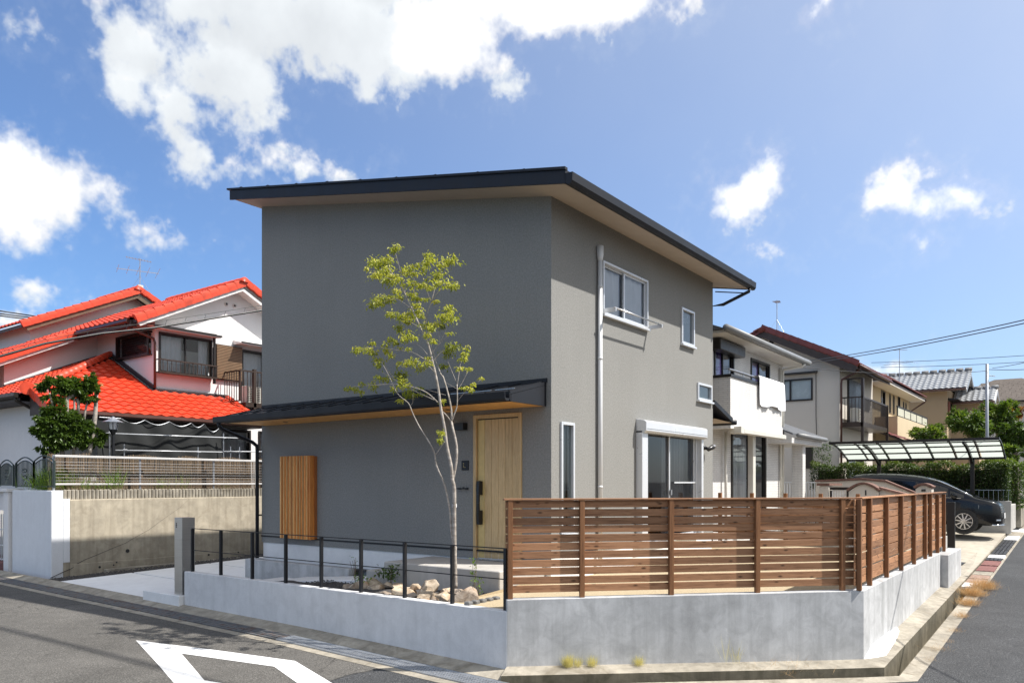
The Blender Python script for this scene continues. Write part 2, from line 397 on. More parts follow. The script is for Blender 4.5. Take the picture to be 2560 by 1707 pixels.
simple('soffit_orange', (.74, .37, .10), .5, var=.15, nscale=9)
simple('fascia_white', (.70, .68, .66), .6, var=.12, nscale=7, bump=.4)
simple('fascia_brown', (.115, .075, .045), .6, var=.2, nscale=5)
simple('fascia_dark', (.042, .03, .027), .6, var=.2)
simple('interior', (.34, .32, .29), .8, var=.05)
simple('interior_dark', (.035, .033, .032), .8)  # near-black, stands for the shade in unlit rooms and openings
simple('curtain_white', (.72, .73, .76), .85, var=.05)
simple('curtain_grey', (.16, .16, .17), .9, var=.1)
simple('curtain_purple', (.42, .30, .72), .85, var=.12)
simple('frosted', (.50, .60, .60), .22, 0, .5, .03)
simple('obscure_glass', (.36, .42, .44), .25, 0, .5, .05)
simple('timber_inside', (.42, .21, .075), .55, var=.2, nscale=7)
glass('glass'); glass('glass_dark', (.25, .27, .27), 1.1)
wood('cedar_fence', (.37, .187, .095), (.205, .092, .042), knots=.95, per=.34, rough=.62)
wood('cedar_post', (.25, .115, .05), (.16, .065, .026), knots=.2, per=.12, rough=.6)
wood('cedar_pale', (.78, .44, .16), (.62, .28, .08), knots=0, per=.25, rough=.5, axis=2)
simple('slat_gap_shade', (.34, .12, .035), .6)  # backing coloured dark for the shade between the slats
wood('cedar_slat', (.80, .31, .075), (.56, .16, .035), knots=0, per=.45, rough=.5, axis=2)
wood('oak_door', (.60, .43, .225), (.47, .31, .145), knots=0, per=.08, rough=.5, axis=2, gscale=18)
simple('oak_strip', (.64, .47, .19), .5, var=.08, nscale=8)
def paintmat():
    m, nt, out = newmat('road_paint'); N = NT(nt); p = N.pos(); f = N.noise(p, 30, 5, .7); g = N.noise(p, 1.3, 5, .65); cr = N.noise(p, 4, 6, .7, 1.5)
    c = N.ramp(N.math('ADD', N.math('MULTIPLY', f, .55), N.math('MULTIPLY', g, .45)), (.34, (.30, .29, .28)), (.40, (.68, .68, .67)), (.7, (.80, .80, .80)))
    c = N.mix(1., c, N.ramp(N.math('ABSOLUTE', N.math('SUBTRACT', cr, .5)), (.0, .45), (.006, 1.)), 'MULTIPLY')
    N.l(N.bsdf(c, .75, 0, .3, N.bump(f, .4, .004)), out.inputs[0]); M['road_paint'] = m
paintmat()
simple('sand', (.42, .34, .22), .95, var=.3, nscale=70, bump=1., bscale=120)
simple('dark_gravel', (.075, .07, .068), .9, var=.5, nscale=55, bump=1., bscale=60, spec=.2)
simple('soil', (.085, .065, .045), .95, var=.35, nscale=30, bump=1., bscale=50)
simple('earth', (.26, .245, .22), .95, var=.3, nscale=3)
def asphalt():
    m, nt, out = newmat('asphalt'); N = NT(nt); p = N.pos()
    fine = N.noise(p, 60, 2, .85); big = N.noise(p, .45, 5, .6, .5); mid = N.noise(p, 3.2, 6, .65)
    vor = N.n('TexVoronoi'); N.l(p, vor.inputs['Vector']); vor.inputs['Scale'].default_value = 55
    old = N.ramp(fine, (.28, (.050, .047, .043)), (.5, (.098, .093, .085)), (.70, (.20, .19, .175)))
    new = N.ramp(fine, (.28, (.022, .023, .025)), (.5, (.048, .050, .053)), (.72, (.15, .152, .155)))
    s = N.n('SeparateXYZ'); N.l(p, s.inputs[0])
    # the newer layer lies on the corner and the right-hand street; its joint crosses the left-hand street
    e = N.math('ADD', s.outputs[1], N.math('MULTIPLY_ADD', N.noise(p, 1.6, 4), .35, -.17))
    f = N.ramp(N.math('MULTIPLY_ADD', e, 8., -4.3, clamp=True), (.4, 0.), (.6, 1.))
    c = N.mix(f, new, old)
    joint = N.ramp(N.math('ABSOLUTE', N.math('SUBTRACT', e, .6)), (.0, .45), (.03, 1.)); c = N.mix(1., c, joint, 'MULTIPLY')
    c = N.mix(1., c, N.ramp(big, (.3, .80), (.7, 1.16)), 'MULTIPLY'); c = N.mix(1., c, N.ramp(mid, (.3, .88), (.7, 1.10)), 'MULTIPLY')
    c = N.mix(1., c, N.ramp(vor.outputs['Color'], (.0, .82), (1., 1.18)), 'MULTIPLY')
    # a repair patch with its own tone, a long joint and a few hairline cracks
    e2 = N.math('ADD', s.outputs[0], N.math('MULTIPLY_ADD', N.noise(p, .9, 3), .25, 4.75))
    c = N.mix(1., c, N.ramp(N.math('ABSOLUTE', e2), (.0, .72), (.012, 1.)), 'MULTIPLY')
    sl = N.ramp(N.math('ADD', s.outputs[0], N.math('MULTIPLY', s.outputs[1], -.12)), (.0, .94), (1., 1.))
    wv = N.n('TexVoronoi', feature='DISTANCE_TO_EDGE'); wp = N.n('VectorMath', operation='ADD'); N.l(p, wp.inputs[0]); nz = N.n('TexNoise'); N.l(p, nz.inputs['Vector']); nz.inputs['Scale'].default_value = 1.1; nz.inputs['Detail'].default_value = 6; N.l(N.scale(nz.outputs['Color'], (1.6, 1.6, 0)), wp.inputs[1])
    N.l(wp.outputs[0], wv.inputs['Vector']); wv.inputs['Scale'].default_value = .16
    ck = N.mix(N.ramp(N.noise(p, .3, 2), (.5, 0.), (.6, 1.)), 1., N.ramp(wv.outputs['Distance'], (.0, .55), (.0022, 1.))); c = N.mix(1., c, ck, 'MULTIPLY')
    N.l(N.bsdf(c, .88, 0, .3, N.bump(N.math('ADD', fine, vor.outputs['Distance']), .7, .008)), out.inputs[0]); M['asphalt'] = m
asphalt()
def grate_mat():
    m, nt, out = newmat('rusty_steel'); N = NT(nt); p = N.pos()
    c = N.ramp(N.noise(p, 6, 6, .7), (.35, (.10, .095, .09)), (.5, (.16, .165, .17)), (.68, (.14, .075, .045)))
    N.l(N.bsdf(c, .6, .5, .5, N.bump(N.noise(p, 40, 4), .3, .003)), out.inputs[0]); M['rusty_steel'] = m
grate_mat()

# ------------------------------------------------------------------ ground and streets
def cl(a, lo, hi): return max(lo, min(hi, a))
def zr(x, y):
    """level of the asphalt"""
    x = min(x, 70)
    return -.18+.034*max(0, x-1)+.03*cl(y+4.4, 0, 3.4)+.022*cl(y+1, 0, 4)+.009*max(0, min(y, 40)-3)
def ground():
    mb = MB(); xs = [-400,-150,-60,-30,-15,-6,0,6,14,22,32,45,60,80,120,200,400]; ys = [-400,-150,-60,-30,-15,-8,-5,-3,0,5,10,16,25,40,60,100,200,400]
    o = 0
    for y in ys:
        for x in xs: mb.v.append((x, y, zr(x, y)-.75))
    n = len(xs)
    for j in range(len(ys)-1):
        for i in range(n-1): mb.f.append((j*n+i, j*n+i+1, (j+1)*n+i+1, (j+1)*n+i))
    struct('ground', mb, 'earth')
ground()
WL, WC = Vector((-2.33, -.9)), Vector((1.14, -4.22))      # ends of the corner wall
CH = (WC-WL).normalized(); CHN = Vector((CH.y, -CH.x))    # along and outward normal of the splayed corner
if CHN.dot(Vector((-1,-1))) < 0: CHN = -CHN
def offset_path(d):
    """wall-foot line moved outward by d: left street, splay, right street"""
    a = Vector((-2.33-d, 90)); 
    # corner points
    def isect(p, u, q, v):
        det = u.x*(-v.y)+v.x*u.y; w = q-p; t = (w.x*(-v.y)+v.x*w.y)/det; return p+u*t
    b = isect(Vector((-2.33-d, 0)), Vector((0, 1)), WL+CHN*d, CH)
    c = isect(WL+CHN*d, CH, Vector((0, -4.22-d)), Vector((1, 0)))
    return a, b, c, Vector((150, -4.22-d))
def strip(d0, d1, z0, z1, segs=(0,1,2), n=(60,10,120), drop0=0., drop1=0.):
    """ribbon between two offsets with heights above the asphalt level"""
    mb = MB(); P0, P1 = offset_path(d0), offset_path(d1)
    for sgi in segs:
        ts = [i/n[sgi] for i in range(n[sgi]+1)]
        if sgi == 2: ts = [t**2.2 for t in ts]
        if sgi == 0: ts = [1-(1-t)**2.2 for t in ts]
        def pt(u, v):
            i = min(int(round(u*n[sgi])), n[sgi]); t = ts[i]
            p = P0[sgi].lerp(P0[sgi+1], t).lerp(P1[sgi].lerp(P1[sgi+1], t), v); h = z0*(1-v)+z1*v
            return (p.x, p.y, zr(p.x, p.y)+h)
        mb.grid(pt, n[sgi], 1)
    return mb
def road():
    mb = MB(); ws = [0,.25,.6,1.2,2.4,4.5,8,14,30,60]
    P = [offset_path(.66+w) for w in ws]
    for sgi, n in ((0,60),(1,16),(2,120)):
        ts = [i/n for i in range(n+1)]
        if sgi == 2: ts = [t**2.2 for t in ts]
        if sgi == 0: ts = [1-(1-t)**2.2 for t in ts]
        def pt(u, v):
            i = min(int(round(u*n)), n); j = min(int(round(v*(len(ws)-1))), len(ws)-1)
            p = P[j][sgi].lerp(P[j][sgi+1], ts[i]); return (p.x, p.y, zr(p.x, p.y))
        mb.grid(pt, n, len(ws)-1)
    struct('road', mb, 'asphalt', fix=True)
road()
# drain along splay and right-hand street: ledge, open channel, lip
drain = thing('drain_channel', 'weathered concrete kerb and open drain round the corner lot', 'drain', (1.1, -4.6, -.2)); drain['kind'] = 'structure'
for nm, mt_, rows in (('ledge', 'concrete_kerb', ((0, .27, .125, .085),)), ('channel', 'concrete_mossy', ((.27, .271, .085, -.25), (.271, .46, -.25, -.25), (.46, .461, -.25, .02))), ('lip', 'concrete_kerb', ((.461, .68, .02, .004),))):
    mb = MB()
    for r_ in rows: m2 = strip(*r_, segs=(1, 2)); mb.add(m2.v, m2.f)
    mb.build(nm, mt_, drain)
# left-hand street: ledge sloping to the drain, lip of rough concrete
mb = MB()
for d0, d1, z0, z1 in ((0,.27,.09,.03),(.27,.271,.03,-.25),(.271,.6,-.25,-.25),(.6,.601,-.25,.01),(.601,.74,.01,.004)):
    m2 = strip(d0, d1, z0, z1, segs=(0,)); mb.add(m2.v, m2.f)
struct('kerb_edge', mb, 'concrete_kerb')
# steel drain covers, one metre each, three bars of openings
def grate_mesh(bars):
    mb = MB(); L, W = .99, .32
    mb.box(0, L, 0, .035, -.02, 0); mb.box(0, L, W-.035, W, -.02, 0); mb.box(0, .02, .035, W-.035, -.02, 0); mb.box(L-.02, L, .035, W-.035, -.02, 0)
    if bars == 'holes':
        for j in range(4):
            y = .035+j*.0625; mb.box(.02, L-.02, y, y+.034, -.012, -.002)
            if j < 4:
                for i in range(24): x = .02+i*.0396; mb.box(x, x+.022, y+.034, y+.0625, -.014, -.001)
    else:
        mb.box(.02, L-.02, .035, W-.035, -.014, -.006)
        for j in range(3): mb.box(.02, L-.02, .06+j*.08, .09+j*.08, -.006, .0005)
    return mb.mesh('drain_grate')
ORD = 'first second third fourth fifth sixth seventh eighth ninth tenth eleventh twelfth thirteenth fourteenth fifteenth sixteenth seventeenth'.split()
gm1, gm2 = grate_mesh('holes'), grate_mesh('plate'); gm1.materials.append(M['galvanised']); gm2.materials.append(M['rusty_steel'])
for i in range(17):
    y0 = -1.15+i*1.0; a = Vector((-2.605, y0, zr(-2.8, y0)+.028)); b = Vector((-2.605, y0+.99, zr(-2.8, y0+.99)+.028)); u = (b-a).normalized()
    holes = i in (0, 1, 2, 3)
    o = put('drain_grate', gm1 if holes else gm2, None, None, xf(a, u, (-1, 0, 0), u.cross(Vector((-1, 0, 0)))))
    tag(o, '%s, %s from the corner along the front wall' % ('perforated galvanised steel grate' if holes else 'ribbed rusty steel drain cover', ORD[i]), 'drain cover', 'drain covers along the front wall')
# drain covers on the right-hand street
cov = [(8.75,.62,'concrete_pale'),(9.4,.6,'rust'),(10.05,.6,'rust'),(10.7,.6,'concrete_kerb'),(11.4,.95,'brick'),(12.5,.95,'brick'),(13.5,.55,'steel'),(14.15,.7,'concrete_pale'),(14.95,1.,'steel'),(16.,1.,'steel'),(17.05,1.,'steel'),(18.1,1.,'steel'),(19.2,1.4,'concrete_pale'),(20.7,1.4,'concrete_kerb'),(22.2,1.4,'concrete_pale'),(23.7,1.4,'concrete_kerb')]
simple('cover_rust', (.30, .20, .15), .8, var=.3, nscale=8); simple('cover_red', (.20, .085, .075), .8, var=.3, nscale=12); simple('cover_steel', (.06, .062, .068), .5, .5)
names = {'concrete_pale': 'pale concrete', 'rust': 'rust stained concrete', 'brick': 'dull red checkered', 'steel': 'dark steel barred', 'concrete_kerb': 'weathered concrete'}
for i, (x, l, k) in enumerate(cov):
    mb = MB(); z0 = zr(x, -5)+.035; z1 = zr(x+l, -5)+.035
    if k == 'steel':
        for j in range(4): mb.beam((x, -4.49-.09*j-.045, z0), (x+l, -4.49-.09*j-.045, z1), .07, .03)
        for t in (.03, .5, .97): mb.beam((x+l*t-.02, -4.48, z0*(1-t)+z1*t-.004), (x+l*t-.02, -4.85, z0*(1-t)+z1*t-.004), .03, .02)
    else:
        mb.beam((x, -4.665, z0-.02), (x+l-.012, -4.665, z1-.02), .38, .045)
        for j in range(3): mb.beam((x+.03, -4.56-.1*j, z0+.003), (x+l-.05, -4.56-.1*j, z1+.003), .06, .008)
    o = mb.build('drain_cover', {'rust': 'cover_rust', 'brick': 'cover_red', 'steel': 'cover_steel'}.get(k, k), bevel=0)
    tag(o, '%s drain cover, %s from the open drain by the street' % (names[k], ORD[i]), 'drain cover', 'drain covers along the right street')
# white diamond painted on the left street
def diamond():
    T, Rr, B, L = (-4.17,4.40), (-3.50,1.66), (-4.4,-1.1), (-5.12,1.64)
    t, r, b, l = (-4.22,3.12), (-3.85,1.62), (-4.38,.1), (-4.76,1.70)
    mb = MB()
    def strip4(a, b_, c, d, n=14):
        def f(u, v):
            x = (a[0]*(1-u)+b_[0]*u)*(1-v)+(d[0]*(1-u)+c[0]*u)*v; y = (a[1]*(1-u)+b_[1]*u)*(1-v)+(d[1]*(1-u)+c[1]*u)*v
            return (x, y, zr(x, y)+.004)
        mb.grid(f, n, 1)
    strip4(T, Rr, r, t); strip4(Rr, B, b, r); strip4(B, L, l, b); strip4(L, T, t, l)
    o = mb.build('road_marking', 'road_paint', fix=True); tag(o, 'white painted diamond outline on the left street asphalt', 'road marking')
diamond()

# ------------------------------------------------------------------ lot walls
def wall_prism(pts, thick, z0, z1):
    """vertical slab over plan polyline pts, thickness inward (left of travel is outward)"""
    mb = MB(); n = len(pts); P = [Vector(p) for p in pts]; Q = []
    for i in range(n):
        def nrm(a, b): d = (b-a).normalized(); return Vector((-d.y, d.x))
        if i == 0: q = P[0]+nrm(P[0], P[1])*thick
        elif i == n-1: q = P[-1]+nrm(P[-2], P[-1])*thick
        else:
            n1, n2 = nrm(P[i-1], P[i]), nrm(P[i], P[i+1]); m = (n1+n2).normalized(); q = P[i]+m*(thick/m.dot(n1))
        Q.append(q)
    poly = [(p.x, p.y) for p in P]+[(q.x, q.y) for q in reversed(Q)]
    z = z0 if callable(z0) else (lambda x, y: z0)
    N_ = len(poly); vs = [(x, y, z(x, y)) for x, y in poly]+[(x, y, z1) for x, y in poly]
    fs = [(i, (i+1)%N_, (i+1)%N_+N_, i+N_) for i in range(N_)]
    for i in range(n-1):
        a, b, c, d = i, i+1, N_-2-i, N_-1-i
        fs.append((a+N_, b+N_, c+N_, d+N_)); fs.append((d, c, b, a))
    mb.add(vs, fs); return mb
TOPW = .865
cw = thing('corner_wall', 'grey concrete retaining wall under the timber fence at the street corner', 'wall', (WL.x, WL.y, 0))
wall_prism([(-2.33,-.9), tuple(WC), (7.88,-4.22)], .16, -.5, TOPW).build('wall_body', 'concrete_new', cw, bevel=.008, fix=True)
box_part('end_block', 'concrete_new', cw, 7.9, 9.9, -4.36, -4.1, -.3, .83, .008)
box_part('end_pillar', 'concrete_step', cw, 9.1, 9.9, -4.09, -3.9, .2, 1.1, .008)
# white mortar fillet at the foot
mb = MB()
def fil(u, v):
    x = 1.16+u*2.3; k = (1-u)**.5*min(1, u*5+.05); d = .2*(1-v)*k; return (x, -4.221-d, zr(x, -4.4)+.128-.148*d+.11*k*v*v)
mb.grid(fil, 10, 3); mb.build('mortar_fillet', 'painted_wall', cw, smooth=True)
rw = thing('front_wall', 'low pale concrete wall carrying the black railing along the left street', 'wall', (-2.33, 2.7, 0))
box_part('wall_body', 'concrete_front', rw, -2.33, -2.19, -.905, 6.27, -.4, .72, .008)
# railing
rl = thing('railing', 'thin black steel railing of nine posts and two rails on the front wall', 'railing', (-2.26, 2.6, .72))
for y in (6.12, 5.25, 4.36, 3.49, 2.64, 1.77, .9, .04, -.83):
    box_part('post', 'black_metal', rl, -2.285, -2.235, y-.02, y+.02, .722, 1.475, .003)
box_part('top_rail', 'black_metal', rl, -2.272, -2.248, -.85, 6.14, 1.476, 1.488)
box_part('middle_rail', 'black_metal', rl, -2.266, -2.254, -.83, 6.12, 1.095, 1.107)

# ------------------------------------------------------------------ timber fence
fc = thing('timber_fence', 'brown slatted cedar fence on the grey corner wall', 'fence', (WC.x, WC.y, TOPW))
W3 = lambda p, z: Vector((p.x, p.y, z))
INN = -CHN
def board_mesh(L, h=.083, t=.018):
    return MB().box(0, L, -t/2, t/2, 0, h).mesh('board', bevel=.003)
bm_cache = {}
def board(parent, a, u, L, z, h=.083, mat='cedar_fence', name='board', tilt=0.):
    key = (round(L, 3), h)
    if key not in bm_cache:
        bm_cache[key] = board_mesh(L, h); bm_cache[key].materials.append(M[mat])
    u = Vector((u.x, u.y, tilt)).normalized(); s = Vector((-u.y, u.x, 0)).normalized()
    put(name, bm_cache[key], None, parent, xf((a.x, a.y, z), u, s, u.cross(s)))
def post_mesh(h, w=.06):
    m = MB().box(0, h, -w/2, w/2, -w/2, w/2).mesh('post', bevel=.003); m.materials.append(M['cedar_post']); return m
PM = post_mesh(2.075-TOPW)
def post(parent, p, u, me=PM, z=TOPW+.002):
    u = Vector((u[0], u[1], 0)).normalized(); s = Vector((-u.y, u.x, 0))
    put('post', me, None, parent, xf((p.x, p.y, z), (0, 0, 1), u, s))
rb = random.Random(11)
SP = [.05, .96, 2.13, 3.31, 4.52]
for s in SP: post(fc, WL+CH*s+INN*.05, CH)
PITCH = .105
for k in range(11):
    z = .932+k*PITCH+rb.uniform(-.005, .005)
    for s0, s1 in ((-.0, 2.13), (2.133, 4.735)):
        board(fc, WL+CH*s0+INN*.094, CH, s1-s0, z+rb.uniform(-.002, .002), rb.choice((.088, .09, .093, .09)), tilt=rb.uniform(-.0025, .0025))
RX = [.95, 1.72, 2.86, 4.02, 5.19, 6.36, 6.97, 7.88, 8.76]
for x in RX: post(fc, Vector((x if x > 1 else 1.10, -4.17)), (1, 0), z=TOPW+.002 if x < 7.8 else .835)
for k in range(11):
    z = .932+k*PITCH+rb.uniform(-.006, .006)
    for x0, x1 in ((1.02, 2.86), (2.863, 5.19), (5.193, 6.97), (6.973, 8.79)):
        board(fc, Vector((x0, -4.126)), Vector((1, 0)), x1-x0, z+rb.uniform(-.003, .003), rb.choice((.090, .094, .097, .092)), tilt=rb.uniform(-.002, .002))
def cap(a, b, nm='cap_rail'):
    L = (b-a).length; u = (b-a).normalized(); s = Vector((-u.y, u.x, 0))
    m = MB().box(0, L, -.055, .055, 0, .022).mesh(nm, bevel=.003); m.materials.append(M['cedar_fence'])
    put(nm, m, None, fc, xf((a.x, a.y, 2.077), u, s, (0, 0, 1)))
cpt = lambda s: W3(WL+CH*s+INN*.07, 0)
cap(cpt(-.03), cpt(2.4)); cap(cpt(2.403), cpt(4.68)); xs_ = cpt(4.68).x
cap(Vector((xs_+.03, -4.15, 0)), Vector((5.0, -4.15, 0))); cap(Vector((5.003, -4.15, 0)), Vector((8.85, -4.15, 0)))
# fence between the lots at the back, only its post tops show
bf = thing('boundary_fence', 'brown timber fence behind the yard, post tops showing over the street fence', 'fence', (8.6, -1.5, .85))
for i, y in enumerate((-3.3, -2.5, -1.7, -.9, -.1, .7)):
    me = MB().box(0, 1.18, -.04, .04, -.04, .04).mesh('post', bevel=.004); me.materials.append(M['cedar_post']); put('post', me, None, bf, xf((8.6, y, .86), (0, 0, 1), (1, 0, 0), (0, 1, 0)))
for k in range(9):
    board(bf, Vector((8.66, -3.5)), Vector((0, 1)), 4.5, .95+k*.108)
# yard
mb = MB(); poly = [(-.02,.1),(-2.18,.1),(-2.18,-.76),(1.2,-4.03),(8.6,-4.03),(8.6,7.),(6.38,7.),(6.38,.1)]
mb.add([(x, y, .715 if x < -1 else .835) for x, y in poly], [tuple(range(len(poly)))])
struct('yard_gravel', mb, 'sand', fix=True)
# ------------------------------------------------------------------ grey house
def wall_cells(mb, plane, a0, a1, z0, ztop, holes, depth, nrm):
    """facade on an axis plane with rectangular holes. plane: ('X', value) or ('Y', value); a runs along the other axis.
    ztop: function of a. nrm: outward sign; reveals run inward by depth."""
    ax, val = plane; As = sorted({a0, a1, *[h[0] for h in holes], *[h[1] for h in holes]}); Zs = sorted({z0, *[h[2] for h in holes], *[h[3] for h in holes]})
    P = (lambda a, z, d=0: (val-nrm*d, a, z)) if ax == 'X' else (lambda a, z, d=0: (a, val-nrm*d, z))
    for i in range(len(As)-1):
        p, q = As[i], As[i+1]
        for j in range(len(Zs)):
            lo = Zs[j]; top = j == len(Zs)-1; hi = None if top else Zs[j+1]
            mid = ((p+q)/2, lo+.001 if top else (lo+hi)/2)
            if any(h[0] < mid[0] < h[1] and h[2] < mid[1] < h[3] for h in holes): continue
            mb.quad(P(p, lo), P(q, lo), P(q, ztop(q) if top else hi), P(p, ztop(p) if top else hi))
    for h in holes:
        for (p, q) in (((h[0],h[2]),(h[1],h[2])), ((h[1],h[2]),(h[1],h[3])), ((h[1],h[3]),(h[0],h[3])), ((h[0],h[3]),(h[0],h[2]))):
            mb.quad(P(*p), P(*q), P(*q, depth), P(*p, depth))
def curtain(mb, ax, val, a0, a1, z0, z1, folds=9, amp=.025, seed=0):
    r = random.Random(seed); ph = [r.uniform(0, 6) for _ in range(3)]
    def f(u, v):
        a = a0+(a1-a0)*u; w = amp*(math.sin(u*folds*6.283+ph[0])+.5*math.sin(u*folds*2.7*6.283+ph[1]))*(.6+.4*v)
        return (val+w, a, z0+(z1-z0)*v) if ax == 'X' else (a, val+w, z0+(z1-z0)*v)
    mb.grid(f, folds*8, 2)
gh = thing('grey_house', 'two storey grey stucco house with black single pitch roof at the corner', 'house', (0, 0, .6))
WSOF = lambda y: 6.70+.19*y         # underside of the roof at plan y
WIN = {'upper_slider': (1.55, 3.21, 5.16, 6.05), 'upper_fixed': (4.73, 5.35, 5.12, 5.84), 'bath': (5.54, 6.29, 4.05, 4.40), 'slit': (.25, .63, 1.5, 3.24), 'terrace': (3.02, 5.47, 1.2, 3.30)}
mb = MB()
wall_cells(mb, ('Y', 0.), 0., 6.4, 1.17, lambda a: WSOF(0)+.02, list(WIN.values()), .16, -1)
DOOR = (.55, 1.53, 1.05, 3.40)
wall_cells(mb, ('X', 0.), 0., 7.28, 1.17, lambda a: WSOF(a)+.02, [(DOOR[0], DOOR[1], 1.05, DOOR[3])], .16, -1)
wall_cells(mb, ('X', 6.4), 0., 7.28, 1.17, lambda a: WSOF(a)+.02, [], .16, 1)
wall_cells(mb, ('Y', 7.28), 0., 6.4, 1.17, lambda a: WSOF(7.28)+.02, [], .16, 1)
mb.build('wall', 'stucco_grey', gh, fix=False)
mb = MB()
for z in (1.19, 4.05): mb.quad((.16,.16,z),(6.24,.16,z),(6.24,7.1,z),(.16,7.1,z))
mb.quad((.16,.16,3.85),(6.24,.16,3.85),(6.24,7.1,3.85),(.16,7.1,3.85))
mb.quad((.16,3.6,1.19),(6.24,3.6,1.19),(6.24,3.6,6.9),(.16,3.6,6.9)); mb.quad((4.3,.16,4.05),(4.3,3.6,4.05),(4.3,3.6,6.9),(4.3,.16,6.9))
mb.quad((1.0,.16,1.19),(1.0,3.6,1.19),(1.0,3.6,3.85),(1.0,.16,3.85)); mb.quad((6.2,.16,1.19),(6.2,3.6,1.19),(6.2,3.6,6.9),(6.2,.16,6.9)); mb.quad((.2,.16,6.5),(6.2,.16,6.5),(6.2,3.6,6.5),(.2,3.6,6.5))
mb.build('interior', 'interior', gh)
mb = MB().box(3.75, 3.9, 1.2, 1.35, 1.2, 3.85).beam((3.0, 2.4, 3.9), (4.6, 2.4, 1.9), .05, .28).beam((3.0, 2.2, 3.0), (4.7, 2.2, 1.3), .05, .22)
mb.build('inner_timber', 'timber_inside', gh)
fd = MB().box(.02, 6.38, .02, 7.26, .3, 1.165).build('foundation', 'concrete_pale', gh, bevel=.006)
MB().box(-.012, .018, -.012, 7.29, 1.168, 1.195).box(.02, 6.41, -.012, .018, 1.168, 1.195).build('base_trim', 'black_metal', gh)
# roof
rf = MB(); T = .19
def rz(y): return 6.72+.19*y
X0, X1, Y0, Y1 = -.6, 7.0, -.62, 7.5
prof = [(Y0, rz(Y0)-.03), (Y1, rz(Y1)-.03), (Y1, rz(Y1)+.16), (Y0, rz(Y0)+.16)]
roof = MB().prism([(X0+.03, y, z) for y, z in prof], (X1-X0-.06, 0, 0)).build('roof', 'roof_black', gh, fix=True)
sf = MB().quad((X0+.04, Y0+.03, rz(Y0+.03)-.036), (X1-.04, Y0+.03, rz(Y0+.03)-.036), (X1-.04, Y1-.03, rz(Y1-.03)-.036), (X0+.04, Y1-.03, rz(Y1-.03)-.036)).build('soffit', 'soffit_beige', roof)
for xa, xb in ((X0, X0+.028), (X1-.028, X1)):
    MB().prism([(xa, Y0-.02, rz(Y0)-.055), (xa, Y1+.02, rz(Y1)-.055), (xa, Y1+.02, rz(Y1)+.135), (xa, Y0-.02, rz(Y0)+.135)], (xb-xa, 0, 0)).build('verge_board', 'roof_black', roof, fix=True)
MB().prism([(X0-.025, Y0-.03, rz(Y0)+.138), (X0-.025, Y1+.09, rz(Y1)+.155), (X0-.025, Y1+.09, rz(Y1)+.19), (X0-.025, Y0-.03, rz(Y0)+.178)], (.07, 0, 0)).build('verge_trim', 'roof_black', roof, fix=True)
MB().prism([(X1-.045, Y0-.03, rz(Y0)+.138), (X1-.045, Y1+.03, rz(Y1)+.142), (X1-.045, Y1+.03, rz(Y1)+.18), (X1-.045, Y0-.03, rz(Y0)+.178)], (.07, 0, 0)).build('verge_trim', 'roof_black', roof, fix=True)
for i in range(9):
    y = .1+i*.88; MB().box(X0-.01, X0+.05, y-.03, y+.03, rz(y)+.176, rz(y)+.190).build('snow_stop', 'roof_black', roof)
mb = MB()
for i in range(17):
    x = X0+.25+i*.45; mb.beam((x, Y0+.05, rz(Y0+.05)+.17), (x, Y1-.05, rz(Y1-.05)+.17), .025, .02)
mb.build('standing_seams', 'roof_black', roof)
# eaves gutter
gp = [(Y0-.01, rz(Y0)+.09), (Y0-.015, rz(Y0)-.03), (Y0-.045, rz(Y0)-.075), (Y0-.10, rz(Y0)-.075), (Y0-.135, rz(Y0)-.03), (Y0-.142, rz(Y0)+.085), (Y0-.13, rz(Y0)+.085), (Y0-.122, rz(Y0)-.02), (Y0-.095, rz(Y0)-.062), (Y0-.05, rz(Y0)-.062), (Y0-.025, rz(Y0)-.02), (Y0-.02, rz(Y0)+.09)]
gut = MB().prism([(X0+.02, y, z) for y, z in gp], (7.55, 0, 0)).build('gutter', 'roof_black', gh, fix=True)
for x_ in (X0, X1-.03+.0): MB().prism([(x_-(.0 if x_ < 0 else -.002), y, z) for y, z in gp[:6]], (.018, 0, 0)).build('gutter_cap', 'roof_black', gut, fix=True)
MB().tube([(6.75, Y0-.07, rz(Y0)-.08), (6.75, Y0-.07, rz(Y0)-.14), (6.62, -.15, rz(Y0)-.38), (6.46, .06, rz(Y0)-.42), (6.46, .06, 1.0)], .035, 8).build('downpipe', 'roof_black', gh, smooth=True)
MB().beam((6.42, -.05, rz(Y0)-.12), (6.95, -.55, rz(Y0)-.12), .02, .02).build('gutter_bracket', 'roof_black', gh)
# white vent pipe on the sunlit side
vp = MB().tube([(1.40, -.05, .9), (1.40, -.05, 6.03)], .04, 12).build('vent_pipe', 'pipe_white', gh, smooth=True)
MB().tube([(1.40, -.05, 6.01), (1.40, -.05, 6.05), (1.40, -.05, 6.10), (1.40, -.05, 6.25)], [.042, .048, .058, .058], 12).build('pipe_hood', 'pipe_white', vp, smooth=True)
for z in (4.35, 2.2, 5.55): MB().tube([(1.40, -.05, z), (1.40, -.05, z+.04)], .044, 12).build('pipe_joint', 'pipe_white', vp, smooth=True)
